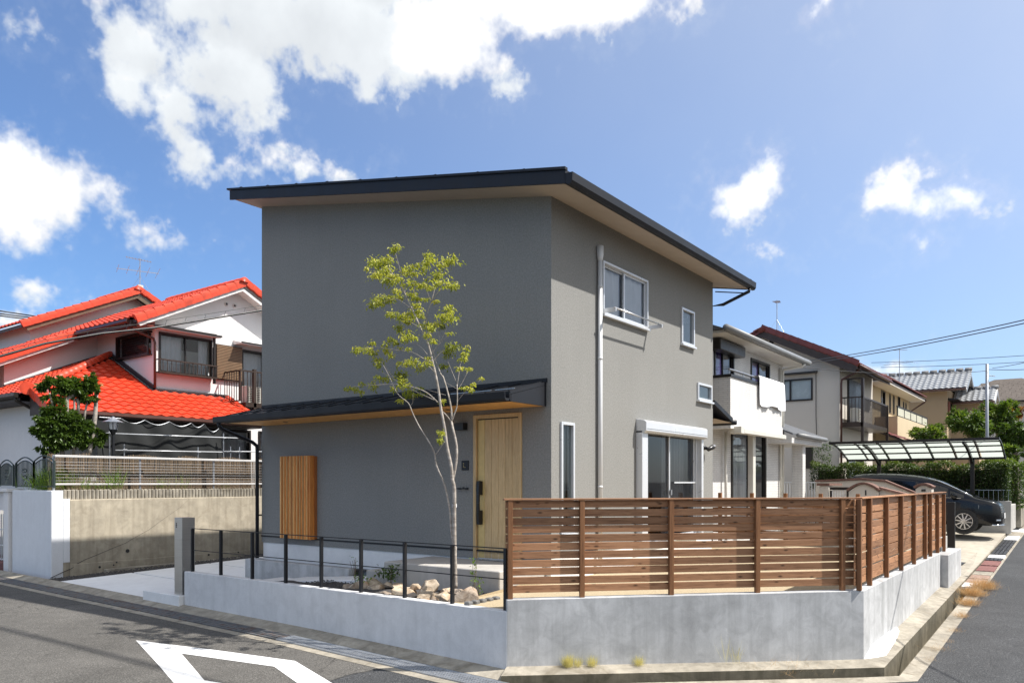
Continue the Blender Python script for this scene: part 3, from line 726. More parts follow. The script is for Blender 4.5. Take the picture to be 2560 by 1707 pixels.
# windows on the sunlit side
def frame_y(mb, x0, x1, z0, z1, y, t=.035, d=.05):
    mb.box(x0, x0+t, y, y+d, z0, z1); mb.box(x1-t, x1, y, y+d, z0, z1); mb.box(x0+t, x1-t, y, y+d, z1-t, z1); mb.box(x0+t, x1-t, y, y+d, z0, z0+t); return mb
def window_y(nm, x0, x1, z0, z1, y, parent, fm='white_alu', gm='glass', split=0, sill=.05, proud=.035, t=.035):
    """window in a facade facing -y: frame, sashes with panes, sill"""
    w = MB(); frame_y(w, x0-.005, x1+.005, z0-.005, z1+.005, y-proud, t, .12)
    wo = w.build(nm, fm, parent, bevel=.003)
    if split:
        xm = (x0+x1)/2
        for k, (a, b, yy) in enumerate(((x0+t*.6, xm+.03, y+.045), (xm-.03, x1-t*.6, y+.015))):
            s = frame_y(MB(), a, b, z0+t*.6, z1-t*.6, yy, .042, .028).build('sash', fm, wo, bevel=.002)
            MB().quad((a+.04, yy+.012, z0+.05), (b-.04, yy+.012, z0+.05), (b-.04, yy+.012, z1-.05), (a+.04, yy+.012, z1-.05)).build('pane', gm, wo)
    else:
        MB().quad((x0+t, y+.012, z0+t), (x1-t, y+.012, z0+t), (x1-t, y+.012, z1-t), (x0+t, y+.012, z1-t)).build('pane', gm, wo)
    if sill: MB().box(x0-.03, x1+.03, y-proud-.035, y+.01, z0-.05, z0-.008).build('sill', fm, wo, bevel=.004)
    return wo
a = WIN['upper_slider']; w = window_y('window', *a[:2], *a[2:], 0., gh, split=1)
mb = MB(); curtain(mb, 'Y', .125, a[0], (a[0]+a[1])/2, a[2]-.1, a[3]+.05, 4, .02, 1); curtain(mb, 'Y', .085, (a[0]+a[1])/2, a[1], a[2]-.1, a[3]+.05, 4, .014, 3); mb.build('curtain', 'curtain_white', w, smooth=True)
for x in (1.5, 3.25): MB().box(x-.012, x+.012, -.30, -.03, 5.15, 5.22).build('pole_bracket', 'white_alu', w, bevel=.003)
MB().tube([(1.46, -.285, 5.205), (3.30, -.285, 5.205)], .015, 8).build('laundry_pole', 'silver', w, smooth=True)
a = WIN['upper_fixed']; w = window_y('window', *a[:2], *a[2:], 0., gh, t=.045)
MB().box(a[0], a[1], .06, .07, a[2], a[3]).build('blind', 'obscure_glass', w)
a = WIN['bath']; w = window_y('window', *a[:2], *a[2:], 0., gh, t=.045); MB().box(a[0], a[1], .05, .06, a[2], a[3]).build('blind', 'frosted', w)
a = WIN['slit']; w = window_y('window', *a[:2], *a[2:], 0., gh, t=.045); MB().box(a[0]+.1, a[1], .13, .14, a[2], a[3]).build('blind', 'frosted', w)
a = WIN['terrace']; w = window_y('terrace_window', *a[:2], *a[2:], 0., gh, split=1, t=.05)
mb = MB(); curtain(mb, 'Y', .25, 4.3, 5.45, 1.22, 3.28, 8, .03, 5); mb.build('curtain', 'curtain_grey', w, smooth=True)
for x0, x1 in ((2.78, 3.01), (5.48, 5.58)): MB().box(x0, x1, -.13, .0, 1.15, 3.24).build('shutter_rail', 'white_alu', w, bevel=.006)
sb = MB().prism([(2.78, 0., 3.46), (2.78, -.16, 3.43), (2.78, -.21, 3.40), (2.78, -.21, 3.235), (2.78, -.17, 3.20), (2.78, 0., 3.20)], (2.82, 0, 0)).build('shutter_box', 'white_alu', w, bevel=.006, fix=True)
MB().box(2.80, 5.58, -.213, -.2085, 3.268, 3.274).build('box_seam', 'black_metal', sb)
MB().box(4.2, 4.26, -.03, .0, 2.05, 2.15).build('latch', 'silver', w)
MB().box(4.40, 5.42, -.012, .0, 2.28, 2.31).build('screen_bar', 'white_alu', w)
# spotlight by the terrace window
sl = MB().tube([(5.86, -.005, 3.04), (5.86, -.05, 3.04)], .05, 12).build('spotlight', 'black_plastic', gh, smooth=True)
MB().tube([(5.88, -.05, 3.04), (5.90, -.10, 3.0), (6.0, -.17, 3.06)], [.03, .045, .055], 10).build('lamp_head', 'black_plastic', sl, smooth=True)
MB().tube([(6.0, -.17, 3.06), (6.03, -.19, 3.075)], .048, 10).build('lens', 'silver', sl)
# canopy over the entrance
cy0, cy1 = .09, 7.30
cn = MB().prism([(0., cy1, 3.80), (-.93, cy1, 3.575), (-.93, cy1, 3.615), (0., cy1, 3.85)], (0, cy0-cy1, 0)).build('canopy', 'roof_black', gh, fix=True)
MB().box(-.93, -.90, cy0, cy1-.1, 3.47, 3.574).build('fascia', 'roof_black', cn, bevel=.004)
MB().prism([(-.899, cy0, 3.47), (-.001, cy0, 3.47), (-.001, cy0, 3.796), (-.899, cy0, 3.576)], (0, .03, 0)).build('side_panel', 'roof_black', cn, fix=True)
MB().prism([(-.90, cy1-.13, 3.47), (-.001, cy1-.13, 3.47), (-.001, cy1-.13, 3.796), (-.90, cy1-.13, 3.576)], (0, .03, 0)).build('side_panel', 'roof_black', cn, fix=True)
MB().box(-.898, -.002, cy0+.032, cy1-.132, 3.475, 3.49).build('soffit', 'soffit_orange', cn)
for y in (1.7, 5.9): MB().tube([(-.45, y, 3.468), (-.45, y, 3.476)], .05, 14).build('downlight', 'black_plastic', cn)
mb = MB()
for i in range(17):
    y = cy0+.05+i*.44; mb.beam((-.90, y, 3.628), (-.03, y, 3.850), .02, .016)
mb.build('standing_seams', 'roof_black', cn)
for i in range(16):
    y = cy0+.07+i*.44; MB().beam((-.70, y+.02, 3.684), (-.70, y+.38, 3.684), .025, .014).build('snow_guard', 'galvanised' if i < 3 else 'roof_black', cn)
MB().box(-.03, .0, cy0-.02, cy1-.05, 3.835, 3.90).build('wall_flashing', 'roof_black', cn)
cg = MB().prism([(-.94, cy0, 3.60), (-.945, cy0, 3.50), (-.97, cy0, 3.475), (-1.03, cy0, 3.475), (-1.06, cy0, 3.50), (-1.065, cy0, 3.60), (-1.055, cy0, 3.60), (-1.045, cy0, 3.51), (-.955, cy0, 3.51), (-.95, cy0, 3.60)], (0, cy1-cy0+.1, 0)).build('canopy_gutter', 'roof_black', gh, fix=True)
MB().tube([(-1.0, 7.28, 3.49), (-1.0, 7.28, 3.42), (-.92, 7.30, 3.36), (-.2, 7.32, 3.13), (-.09, 7.325, 3.06), (-.08, 7.325, 2.95), (-.08, 7.325, .72)], .038, 10).build('downpipe', 'roof_black', gh, smooth=True)
for z in (2.7, 1.6): MB().box(-.10, .02, 7.285, 7.30, z, z+.03).build('pipe_clip', 'black_metal', gh)
# rear lean-to
MB().prism([(6.4, -.05, 4.10), (7.48, -.05, 3.78), (7.48, -.05, 3.68), (6.4, -.05, 4.0)], (0, 3., 0)).build('rear_canopy', 'roof_black', gh, fix=True)
MB().quad((6.41, -.04, 3.70), (7.44, -.04, 3.665), (7.44, 2.9, 3.665), (6.41, 2.9, 3.70)).build('rear_soffit', 'soffit_beige', gh)
MB().tube([(7.55, -.1, 3.68), (7.55, 2.9, 3.68)], .06, 8).build('rear_gutter', 'roof_black', gh, smooth=True)
# entrance door
d0, d1, zb, zt = DOOR
dfm = MB().box(-.03, .08, d0, d0+.06, zb, zt).box(-.03, .08, d1-.06, d1, zb, zt).box(-.03, .08, d0+.06, d1-.06, zt-.06, zt)
door = dfm.build('door', 'oak_door', gh, bevel=.004)
pw = (d1-d0-.14)/6
for i in range(6):
    y1_ = d1-.07-i*pw; me = MB().box(-.015, .0, -pw/2+.002, pw/2-.002, -(zt-zb-.09)/2, (zt-zb-.09)/2).mesh('plank', bevel=.004)
    me.materials.append(M['oak_strip' if i == 0 else 'oak_door'])
    put('plank', me, None, door, Matrix.Translation((.03, y1_-pw/2, (zb+zt-.09)/2+.012)))
MB().box(.032, .05, d0+.06, d1-.06, zb, zt-.06).build('door_core', 'black_metal', door)
for z in (3.02, 2.06): MB().box(.0, .02, d0+.058, d0+.072, z, z+.13).build('hinge', 'silver', door)
hp = [(-.02, d1-.135, 2.31), (-.075, d1-.15, 2.26), (-.09, d1-.158, 2.1), (-.095, d1-.16, 1.96), (-.09, d1-.158, 1.82), (-.075, d1-.15, 1.67), (-.02, d1-.135, 1.62)]
h = MB()
for i in range(len(hp)-1): h.beam(hp[i], hp[i+1], .05, .035, (1, 0, 0))
ho = h.build('handle', 'black_plastic', door)
MB().box(-.085, .014, d1-.175, d1-.115, 2.09, 2.32).box(-.085, .014, d1-.175, d1-.115, 1.61, 1.84).build('lock_plate', 'black_plastic', ho, bevel=.006)
MB().box(-.06, .1, d0, d1, 1.04, 1.052).build('threshold', 'silver', door)
# wall fittings beside the door
MB().box(-.12, .0, 1.67, 1.86, 3.165, 3.285).build('porch_lamp', 'black_plastic', gh, bevel=.004)
MB().box(-.018, .0, 1.64, 1.79, 2.50, 2.66).build('name_plate', 'black_metal', gh, bevel=.003)
simple('brass', (.55, .40, .18), .35, .8)
npz = MB()   # two characters and a short line of small print on the plate
for z0 in (2.615, 2.578):
    for (dy, dz, w_, h_) in ((0, .016, .018, .0022), (.002, .010, .014, .0022), (0, .003, .02, .0022), (.006, -.002, .0025, .02), (.012, .0, .002, .012)):
        npz.box(-.0205, -.0182, 1.745-dy-w_/2, 1.745-dy+w_/2 if w_ > .01 else 1.745-dy+w_, z0+dz-.012, z0+dz+h_-.012)
for k in range(7): npz.box(-.0205, -.0182, 1.752-k*.0085, 1.747-k*.0085, 2.545, 2.552)
npz.build('plate_lettering', 'brass', gh)
MB().box(-.07, -.055, 1.62, 1.87, 2.185, 2.205).box(-.056, .0, 1.65, 1.68, 2.18, 2.21).box(-.056, .0, 1.80, 1.83, 2.18, 2.21).box(-.075, -.05, 1.69, 1.72, 2.205, 2.22).build('umbrella_bar', 'black_plastic', gh, bevel=.002)
# slatted timber screen
scn = MB().box(-.05, -.002, 5.50, 6.45, 1.19, 2.81).build('slat_screen', 'slat_gap_shade', gh)
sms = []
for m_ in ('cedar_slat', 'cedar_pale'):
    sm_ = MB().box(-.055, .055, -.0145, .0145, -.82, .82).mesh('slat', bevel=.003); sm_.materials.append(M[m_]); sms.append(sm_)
for i in range(19): put('slat', sms[0 if i == 18 or i % 2 else 1], None, scn, Matrix.Translation((-.105, 6.445-i*.0505, 2.0)))  # alternating tones imitate bright slat fronts and darker sides in the gaps

# ------------------------------------------------------------------ entrance steps, approach, driveway
pr = MB().box(-1.16, -.001, .11, 2.45, .3, 1.03).build('porch', 'concrete_step', bevel=.012); tag(pr, 'grey concrete porch slab in front of the wooden door', 'porch')
st = MB().box(-1.15, -.001, 2.455, 2.87, .3, .865).build('step', 'concrete_step', bevel=.01); tag(st, 'lower concrete step beside the porch slab', 'step')
rp = MB().add([(-1.15,5.35,.50),(-.36,5.35,.50),(-.36,2.88,.70),(-1.15,2.88,.70),(-1.15,5.35,.25),(-.36,5.35,.25),(-.36,2.88,.25),(-1.15,2.88,.25)],[(0,1,2,3),(0,3,7,4),(0,4,5,1),(1,5,6,2),(2,6,7,3)]).build('approach_slab', 'concrete_pale', bevel=.01, fix=True); tag(rp, 'pale sloping concrete approach slab leading to the porch', 'path')
rp2 = MB().box(-1.25, -.36, 5.36, 6.1, .2, .44).build('approach_slab', 'concrete_pale', bevel=.01); tag(rp2, 'lowest flat slab of the approach beside the planter', 'path')
pl = MB().box(-.35, -.20, 4.2, 7.36, .2, .72).box(-.20, .0, 7.22, 7.36, .2, .72).build('planter_wall', 'concrete_new', bevel=.008); tag(pl, 'low grey concrete planter wall along the house foot', 'planter')
struct('planter_gravel', MB().quad((-.2,2.9,.69),(.015,2.9,.69),(.015,7.22,.69),(-.2,7.22,.69)), 'dark_gravel')
struct('garden_soil', MB().grid(lambda u, v: (-2.19+u*1.06, .12+v*6.1, .66-.22*max(0, v-.40)*1.6+.02*math.sin(u*9+v*31)), 8, 40), 'dark_gravel')
# driveway of concrete slabs with gravel joints
dv = MB().add([(-2.58,6.3,.05),(7.5,6.3,.30),(7.5,12.28,.36),(-2.58,12.28,.10)], [(0,1,2,3)])
dvo = struct('driveway', dv, 'dark_gravel')
def dz(x, y): return .085+.027*(x+2.4)+.009*(y-7)
for x0, x1, y0, y1 in ((-2.42,-.72,6.32,11.25),(-.66,1.25,7.45,11.25),(1.31,3.2,7.45,11.25),(3.26,5.2,7.45,11.25),(5.26,7.2,7.45,11.25)):
    mb = MB(); P = [(x0,y0),(x1,y0),(x1,y1),(x0,y1)]
    mb.add([(x,y,dz(x,y)-.06) for x,y in P]+[(x,y,dz(x,y)+.03) for x,y in P], [(4,5,6,7),(0,1,5,4),(1,2,6,5),(2,3,7,6),(3,0,4,7)]); mb.build('slab', 'concrete_pale', dvo, bevel=.006)
MB().box(-.9, 5., 12.05, 12.2, 0., .24).build('kerb_beam', 'concrete_kerb', dvo, bevel=.01)
# mailbox pillar on its plinth
mpl = MB().box(-2.42, -1.95, 6.29, 7.52, 0., .29).build('plinth', 'concrete_pale', bevel=.008); tag(mpl, 'low pale concrete plinth under the steel mailbox pillar', 'plinth')
def brushed():
    m, nt, out = newmat('brushed_steel'); N = NT(nt); p = N.pos()
    g = N.noise(N.scale(p, (1, 1, 160)), 2., 3); c = N.ramp(g, (.3, (.50, .48, .45)), (.7, (.62, .60, .57)))
    N.l(N.bsdf(c, N.ramp(g, (.3, .30), (.7, .42)), .95, .5, N.bump(g, .05, .001)), out.inputs[0]); M['brushed_steel'] = m
brushed()
mp = thing('mailbox_pillar', 'brushed steel mailbox pillar standing at the driveway', 'mailbox', (-2.2, 6.46, .29))
MB().box(-2.33, -2.08, 6.34, 6.59, .292, 1.665).build('pillar', 'brushed_steel', mp, bevel=.004)
MB().box(-2.334, -2.328, 6.36, 6.57, .95, 1.30).build('mail_flap', 'brushed_steel', mp, bevel=.002)
nm = MB()
for z in (1.56, 1.53, 1.50):
    nm.box(-2.3335, -2.3305, 6.50, 6.545, z, z+.005); nm.box(-2.3335, -2.3305, 6.515, 6.521, z-.014, z+.012); nm.box(-2.3335, -2.3305, 6.53, 6.535, z-.012, z)
nm.build('name_lettering', 'black_metal', mp)
# ------------------------------------------------------------------ roof tiles
simple('tile_red', (.58, .060, .024), .45, 0, .4, .26, nscale=4, coord='obj')
simple('tile_maroon', (.16, .035, .028), .4, 0, .5, .2, nscale=6, coord='obj')
simple('tile_silver', (.30, .31, .32), .32, 0, .6, .12, nscale=6, coord='obj')
simple('slate_grey', (.10, .105, .115), .6, 0, .4, .2, nscale=6)
simple('shingle_brown', (.115, .095, .08), .8, 0, .3, .25, nscale=5)
simple('flashing', (.06, .05, .055), .5, .2)
def pan_tile(w=.305, l=.33, amp=.048, lip=.046, n=6):
    mb = MB(); P = []
    for i in range(n+1):
        u = i/n; h = amp*(.5-.5*math.cos(2*math.pi*u))*(1 if u < .62 else .85); P.append((u*w*1.02, h))
    o = 0; mb.v += [(x, 0, h+lip) for x, h in P]+[(x, l*1.12, h+.002) for x, h in P]+[(x, 0, h) for x, h in P]
    for i in range(n): mb.f += [(i, i+1, n+2+i, n+1+i), (2*n+2+i, 2*n+3+i, i+1, i)]
    return mb
def verge_tile(l=.34, w=.16, drop=.17):
    mb = MB(); pr = [(-w, .045), (-.05, .085), (.0, .075), (.035, .04), (.04, -.03), (.04, -drop)]
    n = len(pr)
    for k, (y, s) in enumerate(((0, 1.), (l*1.04, .93))): mb.v += [(x*s, y, z*s+(.025 if k == 0 else 0)) for x, z in pr]
    mb.f += [(i, i+1, n+i+1, n+i) for i in range(n-1)]+[tuple(range(n-1, -1, -1))]
    return mb
def ridge_tile(l=.36, r=.13):
    mb = MB(); n = 7
    for k, (y, s) in enumerate(((0, 1.), (l*1.05, .9))): mb.v += [(-r*s*math.cos(math.pi*i/n), y, r*s*math.sin(math.pi*i/n)) for i in range(n+1)]
    mb.f += [(i, n+1+i, n+2+i, i+1) for i in range(n)]+[tuple(range(n+1))]
    return mb
class Tiler:
    """keeps the nearest tiles as parts of their own and joins the rest"""
    def __init__(s, limit): s.items = []; s.limit = limit
    def field(s, roof, o, u, v, Lu, Lv, keep=None, w=.305, l=.30, kind='pan', scl=None):
        o, u, v = Vector(o), Vector(u).normalized(), Vector(v).normalized(); n = u.cross(v)
        nu, nv = int(Lu/w+.5), int(Lv/l+.5)
        for j in range(nv):
            for i in range(nu):
                p = o+u*(i*w)+v*(j*l); c = p+u*(w/2)+v*(l/2)
                if keep and not keep(c): continue
                s.items.append(((c-Vector(EYE)).length, roof, xf(p, u, v, n)))
    def finish(s, mb, mat, name='tile'):
        s.items.sort(key=lambda t: t[0]); me = mb.mesh(name, smooth=False); me.materials.append(M[mat])
        for d, roof, mt in s.items[:s.limit]: put(name, me, None, roof, mt)
        rest = {}
        for d, roof, mt in s.items[s.limit:]: rest.setdefault(roof, []).append(mt)
        V = np.array(mb.v+[(0, 0, 0)])[:-1]; V1 = np.c_[V, np.ones(len(V))]
        for roof, mts in rest.items():
            vs = np.concatenate([(V1 @ np.array(m).T)[:, :3] for m in mts]); b = MB(); b.v = [tuple(x) for x in vs]
            b.f = [tuple(i+k*len(V) for i in f) for k in range(len(mts)) for f in mb.f]
            o = b.build('distant_tiles', mat, roof); o['kind'] = 'stuff'
def run_tiles(mb, mat, roof, a, b, name, l=.33, side=None, up=(0, 0, 1)):
    """row of cap tiles from a up to b; x axis of tile along side"""
    a, b = Vector(a), Vector(b); v = (b-a).normalized(); L = (b-a).length; n = max(1, int(L/l+.5)); me = mb.mesh(name, smooth=(name != 'verge_tile')); me.materials.append(M[mat])
    x = Vector(side).normalized() if side is not None else v.cross(Vector(up)).normalized(); z = x.cross(v)
    for i in range(n): put(name, me, None, roof, xf(a+v*(i*L/n), x, v, z))

# ------------------------------------------------------------------ neighbouring house with the red roof
rh = thing('red_roof_house', 'white two storey house with bright red tiled roofs left of the grey house', 'house', (2.4, 18, 2.1))
RZ = lambda x: 7.08+.494*(x-1.61)
RXm, REY = 5.15, 15.5
def topz(a): return (RZ(a) if a < RXm else RZ(2*RXm-a))-.06
WA, WB = (2.56, 4.34, 5.64, 6.86), (5.42, 7.1, 5.0, 6.72)
mb = MB(); wall_cells(mb, ('Y', 16.), 2.44, 8.2, 4.3, topz, [WA, WB], .14, -1)
mb.quad((RXm, 16., topz(2.44)), (RXm, 16., topz(2.44)), (RXm, 16., topz(RXm)), (2.44, 16., topz(2.44)))
mb = MB(); 
# gable facade built with its peak as an extra column
wall_cells(mb, ('Y', 16.), 2.44, RXm, 4.3, topz, [WA], .14, -1); wall_cells(mb, ('Y', 16.), RXm, 8.2, 4.3, topz, [WB], .14, -1)
wall_cells(mb, ('X', 2.44), 16., 19.6, 4.2, lambda a: RZ(2.44)-.05, [(16.22, 18.05, 6.2, 6.84)], .14, -1)
wall_cells(mb, ('Y', 19.6), -.3, 2.44, 3.8, lambda a: RZ(a)-.05, [], .14, -1)
wall_cells(mb, ('X', -.3), 19.6, 26., 3.8, lambda a: RZ(-.3)-.05, [], .14, -1)
wall_cells(mb, ('X', -1.0), 14.9, 26., 2., lambda a: 4.75, [], .14, -1)
wall_cells(mb, ('Y', 14.9), -1.0, 9., 2., lambda a: 4.5, [(2.9, 5.0, 2.1, 3.95), (5.3, 7.2, 2.1, 3.95)], .14, -1)
RB = lambda x: 7.80+.48*(x-1.45)
wall_cells(mb, ('Y', 23.4), 1.9, 5.5, 6.5, lambda a: RB(a)-.05, [], .14, -1); wall_cells(mb, ('Y', 23.4), 5.5, 9., 6.5, lambda a: RB(11-a)-.05, [], .14, -1)
wall_cells(mb, ('X', 1.9), 23.4, 30., 6.0, lambda a: RB(1.9)-.05, [], .14, -1)
mb.build('wall', 'stucco_white', rh)
# decks and tiles
T = Tiler(290)
r1 = MB().prism([(1.61, REY, 7.03), (RXm, REY, RZ(RXm)-.05), (2*RXm-1.61, REY, 7.03), (2*RXm-1.61, REY, 6.93), (RXm, REY, RZ(RXm)-.17), (1.61, REY, 6.93)], (0, 7.9, 0)).build('front_roof', 'fascia_dark', rh, fix=True)
sl1 = Vector((1, 0, .494)).normalized(); L1 = (RXm-1.61)/sl1.x
T.field(r1, (1.58, 22.9, RZ(1.58)), (0, -1, 0), sl1, 7.3, L1)
T.field(r1, (8.72, REY+.1, RZ(1.58)), (0, 1, 0), (-sl1.x, 0, sl1.z), 1.2, L1)
r2 = MB().prism([(-2.6, 19.12, RZ(-2.6)-.05), (1.60, 19.12, RZ(1.60)-.05), (1.60, 19.12, RZ(1.60)-.16), (-2.6, 19.12, RZ(-2.6)-.16)], (0, 8., 0)).build('side_roof', 'fascia_dark', rh, fix=True)
T.field(r2, (-2.6, 26., RZ(-2.6)), (0, -1, 0), sl1, 6.8, 4.6)
run_tiles(verge_tile(), 'tile_red', r1, (1.58, REY, RZ(1.58)), (RXm, REY, RZ(RXm)), 'verge_tile', side=(0, -1, 0))
run_tiles(verge_tile(), 'tile_red', r1, (8.72, REY, RZ(1.58)), (RXm+.05, REY, RZ(RXm)), 'verge_tile', side=(0, -1, 0))
run_tiles(ridge_tile(r=.15), 'tile_red', r1, (RXm, REY-.1, RZ(RXm)), (RXm, 20., RZ(RXm)), 'ridge_tile', side=(1, 0, 0))
run_tiles(verge_tile(), 'tile_red', r2, (-2.6, 19.1, RZ(-2.6)), (1.60, 19.1, RZ(1.60)), 'verge_tile', side=(0, -1, 0))
MB().prism([(1.62, REY+.02, RZ(1.62)-.07), (RXm, REY+.02, RZ(RXm)-.07), (RXm, REY+.02, RZ(RXm)-.29), (1.74, REY+.02, RZ(1.74)-.29)], (0, .04, 0)).prism([(2*RXm-1.62, REY+.02, RZ(1.62)-.07), (RXm, REY+.02, RZ(RXm)-.07), (RXm, REY+.02, RZ(RXm)-.29), (2*RXm-1.74, REY+.02, RZ(1.74)-.29)], (0, .04, 0)).build('bargeboard', 'fascia_white', r1, fix=True)
MB().prism([(-2.6, 19.13, RZ(-2.6)-.07), (1.5, 19.13, RZ(1.5)-.07), (1.5, 19.13, RZ(1.5)-.27), (-2.6, 19.13, RZ(-2.6)-.27)], (0, .04, 0)).build('bargeboard', 'fascia_white', r2, fix=True)
MB().quad((1.7, REY+.07, RZ(1.7)-.22), (RXm, REY+.07, RZ(RXm)-.22), (RXm, 16., RZ(RXm)-.22), (1.7, 16., RZ(1.7)-.22)).quad((8.6, REY+.07, RZ(1.7)-.22), (RXm, REY+.07, RZ(RXm)-.22), (RXm, 16., RZ(RXm)-.22), (8.6, 16., RZ(1.7)-.22)).build('soffit', 'soffit_white', r1)
MB().box(1.56, 1.72, REY+.2, 19.3, 6.84, 7.02).build('eaves_fascia', 'fascia_dark', r1)
MB().prism([(1.48, REY+.3, 7.06), (1.46, REY+.3, 6.98), (1.5, REY+.3, 6.94), (1.56, REY+.3, 6.95), (1.58, REY+.3, 7.06)], (0, 3.7, 0)).build('eaves_gutter', 'pipe_brown', r1, fix=True)
MB().tube([(1.54, 16.0, 6.95), (1.6, 16.0, 6.85), (2.36, 15.93, 6.62), (2.40, 15.93, 6.5), (2.40, 15.93, 5.14)], .04, 8).build('downpipe', 'pipe_brown', rh, smooth=True)
r3 = MB().prism([(1.45, 22.9, RB(1.45)-.05), (5.5, 22.9, RB(5.5)-.05), (9.55, 22.9, RB(1.45)-.05), (9.55, 22.9, RB(1.45)-.16), (5.5, 22.9, RB(5.5)-.17), (1.45, 22.9, RB(1.45)-.16)], (0, 7., 0)).build('back_roof', 'fascia_dark', rh, fix=True)
sl3 = Vector((1, 0, .48)).normalized()
T.field(r3, (1.42, 29.5, RB(1.42)), (0, -1, 0), sl3, 6.5, 4.45); T.field(r3, (9.6, 23., RB(1.4)), (0, 1, 0), (-sl3.x, 0, sl3.z), 2., 4.5)
run_tiles(verge_tile(), 'tile_red', r3, (1.42, 22.88, RB(1.42)), (5.5, 22.88, RB(5.5)), 'verge_tile', side=(0, -1, 0))
run_tiles(verge_tile(), 'tile_red', r3, (9.6, 22.88, RB(1.42)), (5.55, 22.88, RB(5.5)), 'verge_tile', side=(0, -1, 0))
run_tiles(ridge_tile(r=.15), 'tile_red', r3, (5.5, 22.8, RB(5.5)), (5.5, 26., RB(5.5)), 'ridge_tile', side=(1, 0, 0))
MB().prism([(1.5, 22.91, RB(1.5)-.07), (5.5, 22.91, RB(5.5)-.07), (5.5, 22.91, RB(5.5)-.33), (1.65, 22.91, RB(1.65)-.33)], (0, .05, 0)).prism([(9.5, 22.91, RB(1.5)-.07), (5.5, 22.91, RB(5.5)-.07), (5.5, 22.91, RB(5.5)-.33), (9.35, 22.91, RB(1.65)-.33)], (0, .05, 0)).build('bargeboard', 'fascia_brown', r3, fix=True)
# lower roof: front slope, left slope, hip
LZ = lambda y: 4.11+.48*(y-14.); hipx = lambda y: 2.44-1.038*(18.7-y)
lr = MB().add([(-1.4, 14., LZ(14)-.06), (4.9, 14., LZ(14)-.06), (4.9, 16., LZ(16)-.06), (2.44, 16., LZ(16)-.06), (2.44, 18.7, LZ(18.7)-.06), (-1.4, 15., LZ(15)-.06)], [(0, 1, 2, 3, 4, 5)]).add([(-1.4, 14.0, 3.98), (4.9, 14., 3.98), (4.9, 14., LZ(14)-.06), (-1.4, 14., LZ(14)-.06), (-1.0, 14.9, 3.98), (4.9, 14.9, 3.98)], [(0, 1, 2, 3), (1, 0, 4, 5)]).add([(-1.4, 14., LZ(14)-.06), (-1.4, 15., LZ(15)-.06), (-1.4, 15, 3.98), (-1.4, 14, 3.98)], [(0, 1, 2, 3)])
HZ = lambda x: 4.6+.463*(x+1.4)
lr.add([(-1.62, 15., HZ(-1.62)-.06), (-1.4, 15., HZ(-1.4)-.06), (2.44, 18.7, HZ(2.44)-.06), (2.44, 19.6, HZ(2.44)-.06), (-1.62, 19.6, HZ(-1.62)-.06)], [(0, 1, 2, 3, 4)]).add([(-1.62, 15., 4.35), (-1.62, 26., 4.35), (-1.62, 26., HZ(-1.62)-.06), (-1.62, 15., HZ(-1.62)-.06), (-1.0, 15., 4.35), (-1., 26., 4.35)], [(0, 1, 2, 3), (1, 0, 4, 5)])
lro = lr.build('lower_roof', 'fascia_dark', rh)
sv = Vector((0, 1, .48)).normalized()
T.field(lro, (-1.4, 13.96, LZ(13.96)), (1, 0, 0), sv, 6.3, 5.4, keep=lambda c: (c.y < 15.93 or c.x < 2.34) and c.x > hipx(c.y)+.08 and c.y < 18.6)
su = Vector((1, 0, .463)).normalized()
T.field(lro, (-1.66, 26., HZ(-1.66)), (0, -1, 0), su, 11., 4.5, keep=lambda c: c.x < hipx(c.y)-.05 and c.y > 15.0 and (c.y < 19.55 or c.x < -.35) and c.x < 2.4)
T.finish(pan_tile(), 'tile_red')
run_tiles(ridge_tile(), 'tile_red', lro, (-1.45, 14.95, 4.6), (2.4, 18.66, 6.4), 'ridge_tile')
run_tiles(verge_tile(), 'tile_red', lro, (-1.42, 13.94, LZ(13.94)), (-1.42, 14.95, LZ(14.95)), 'verge_tile', side=(-1, 0, 0))
run_tiles(verge_tile(), 'tile_red', lro, (4.92, 13.94, LZ(13.94)), (4.92, 16., LZ(16)), 'verge_tile', side=(1, 0, 0))
MB().tube([(-1.5, 14.9, 4.68), (-1.49, 14.93, 4.68)], .17, 12).build('hip_end', 'tile_red', lro)
MB().beam((2.42, 15.98, LZ(16)+.07), (2.42, 18.7, LZ(18.7)+.07), .08, .12).beam((2.42, 15.96, LZ(16)+.05), (4.9, 15.96, LZ(16)+.05), .07, .05).beam((-.3, 19.57, HZ(-.3)+.06), (2.4, 19.57, HZ(2.4)+.04), .08, .12).build('flashing', 'flashing', lro)
MB().prism([(-1.4, 13.86, 4.12), (-1.4, 13.85, 4.04), (-1.4, 13.89, 4.0), (-1.4, 13.95, 4.0), (-1.4, 13.97, 4.08)], (6.3, 0, 0)).build('eaves_gutter', 'pipe_brown', lro, fix=True)
MB().prism([(-1.76, 15., 4.56), (-1.77, 15., 4.47), (-1.73, 15., 4.43), (-1.67, 15., 4.43), (-1.65, 15., 4.56)], (0, 11, 0)).build('eaves_gutter', 'dark_alu', lro, fix=True)
MB().tube([(-1.7, 15.1, 4.45), (-1.68, 15.1, 4.36), (-1.1, 15., 4.05), (-1.06, 15., 3.95), (-1.06, 15., 2.1)], .04, 8).build('downpipe', 'dark_alu', rh, smooth=True)
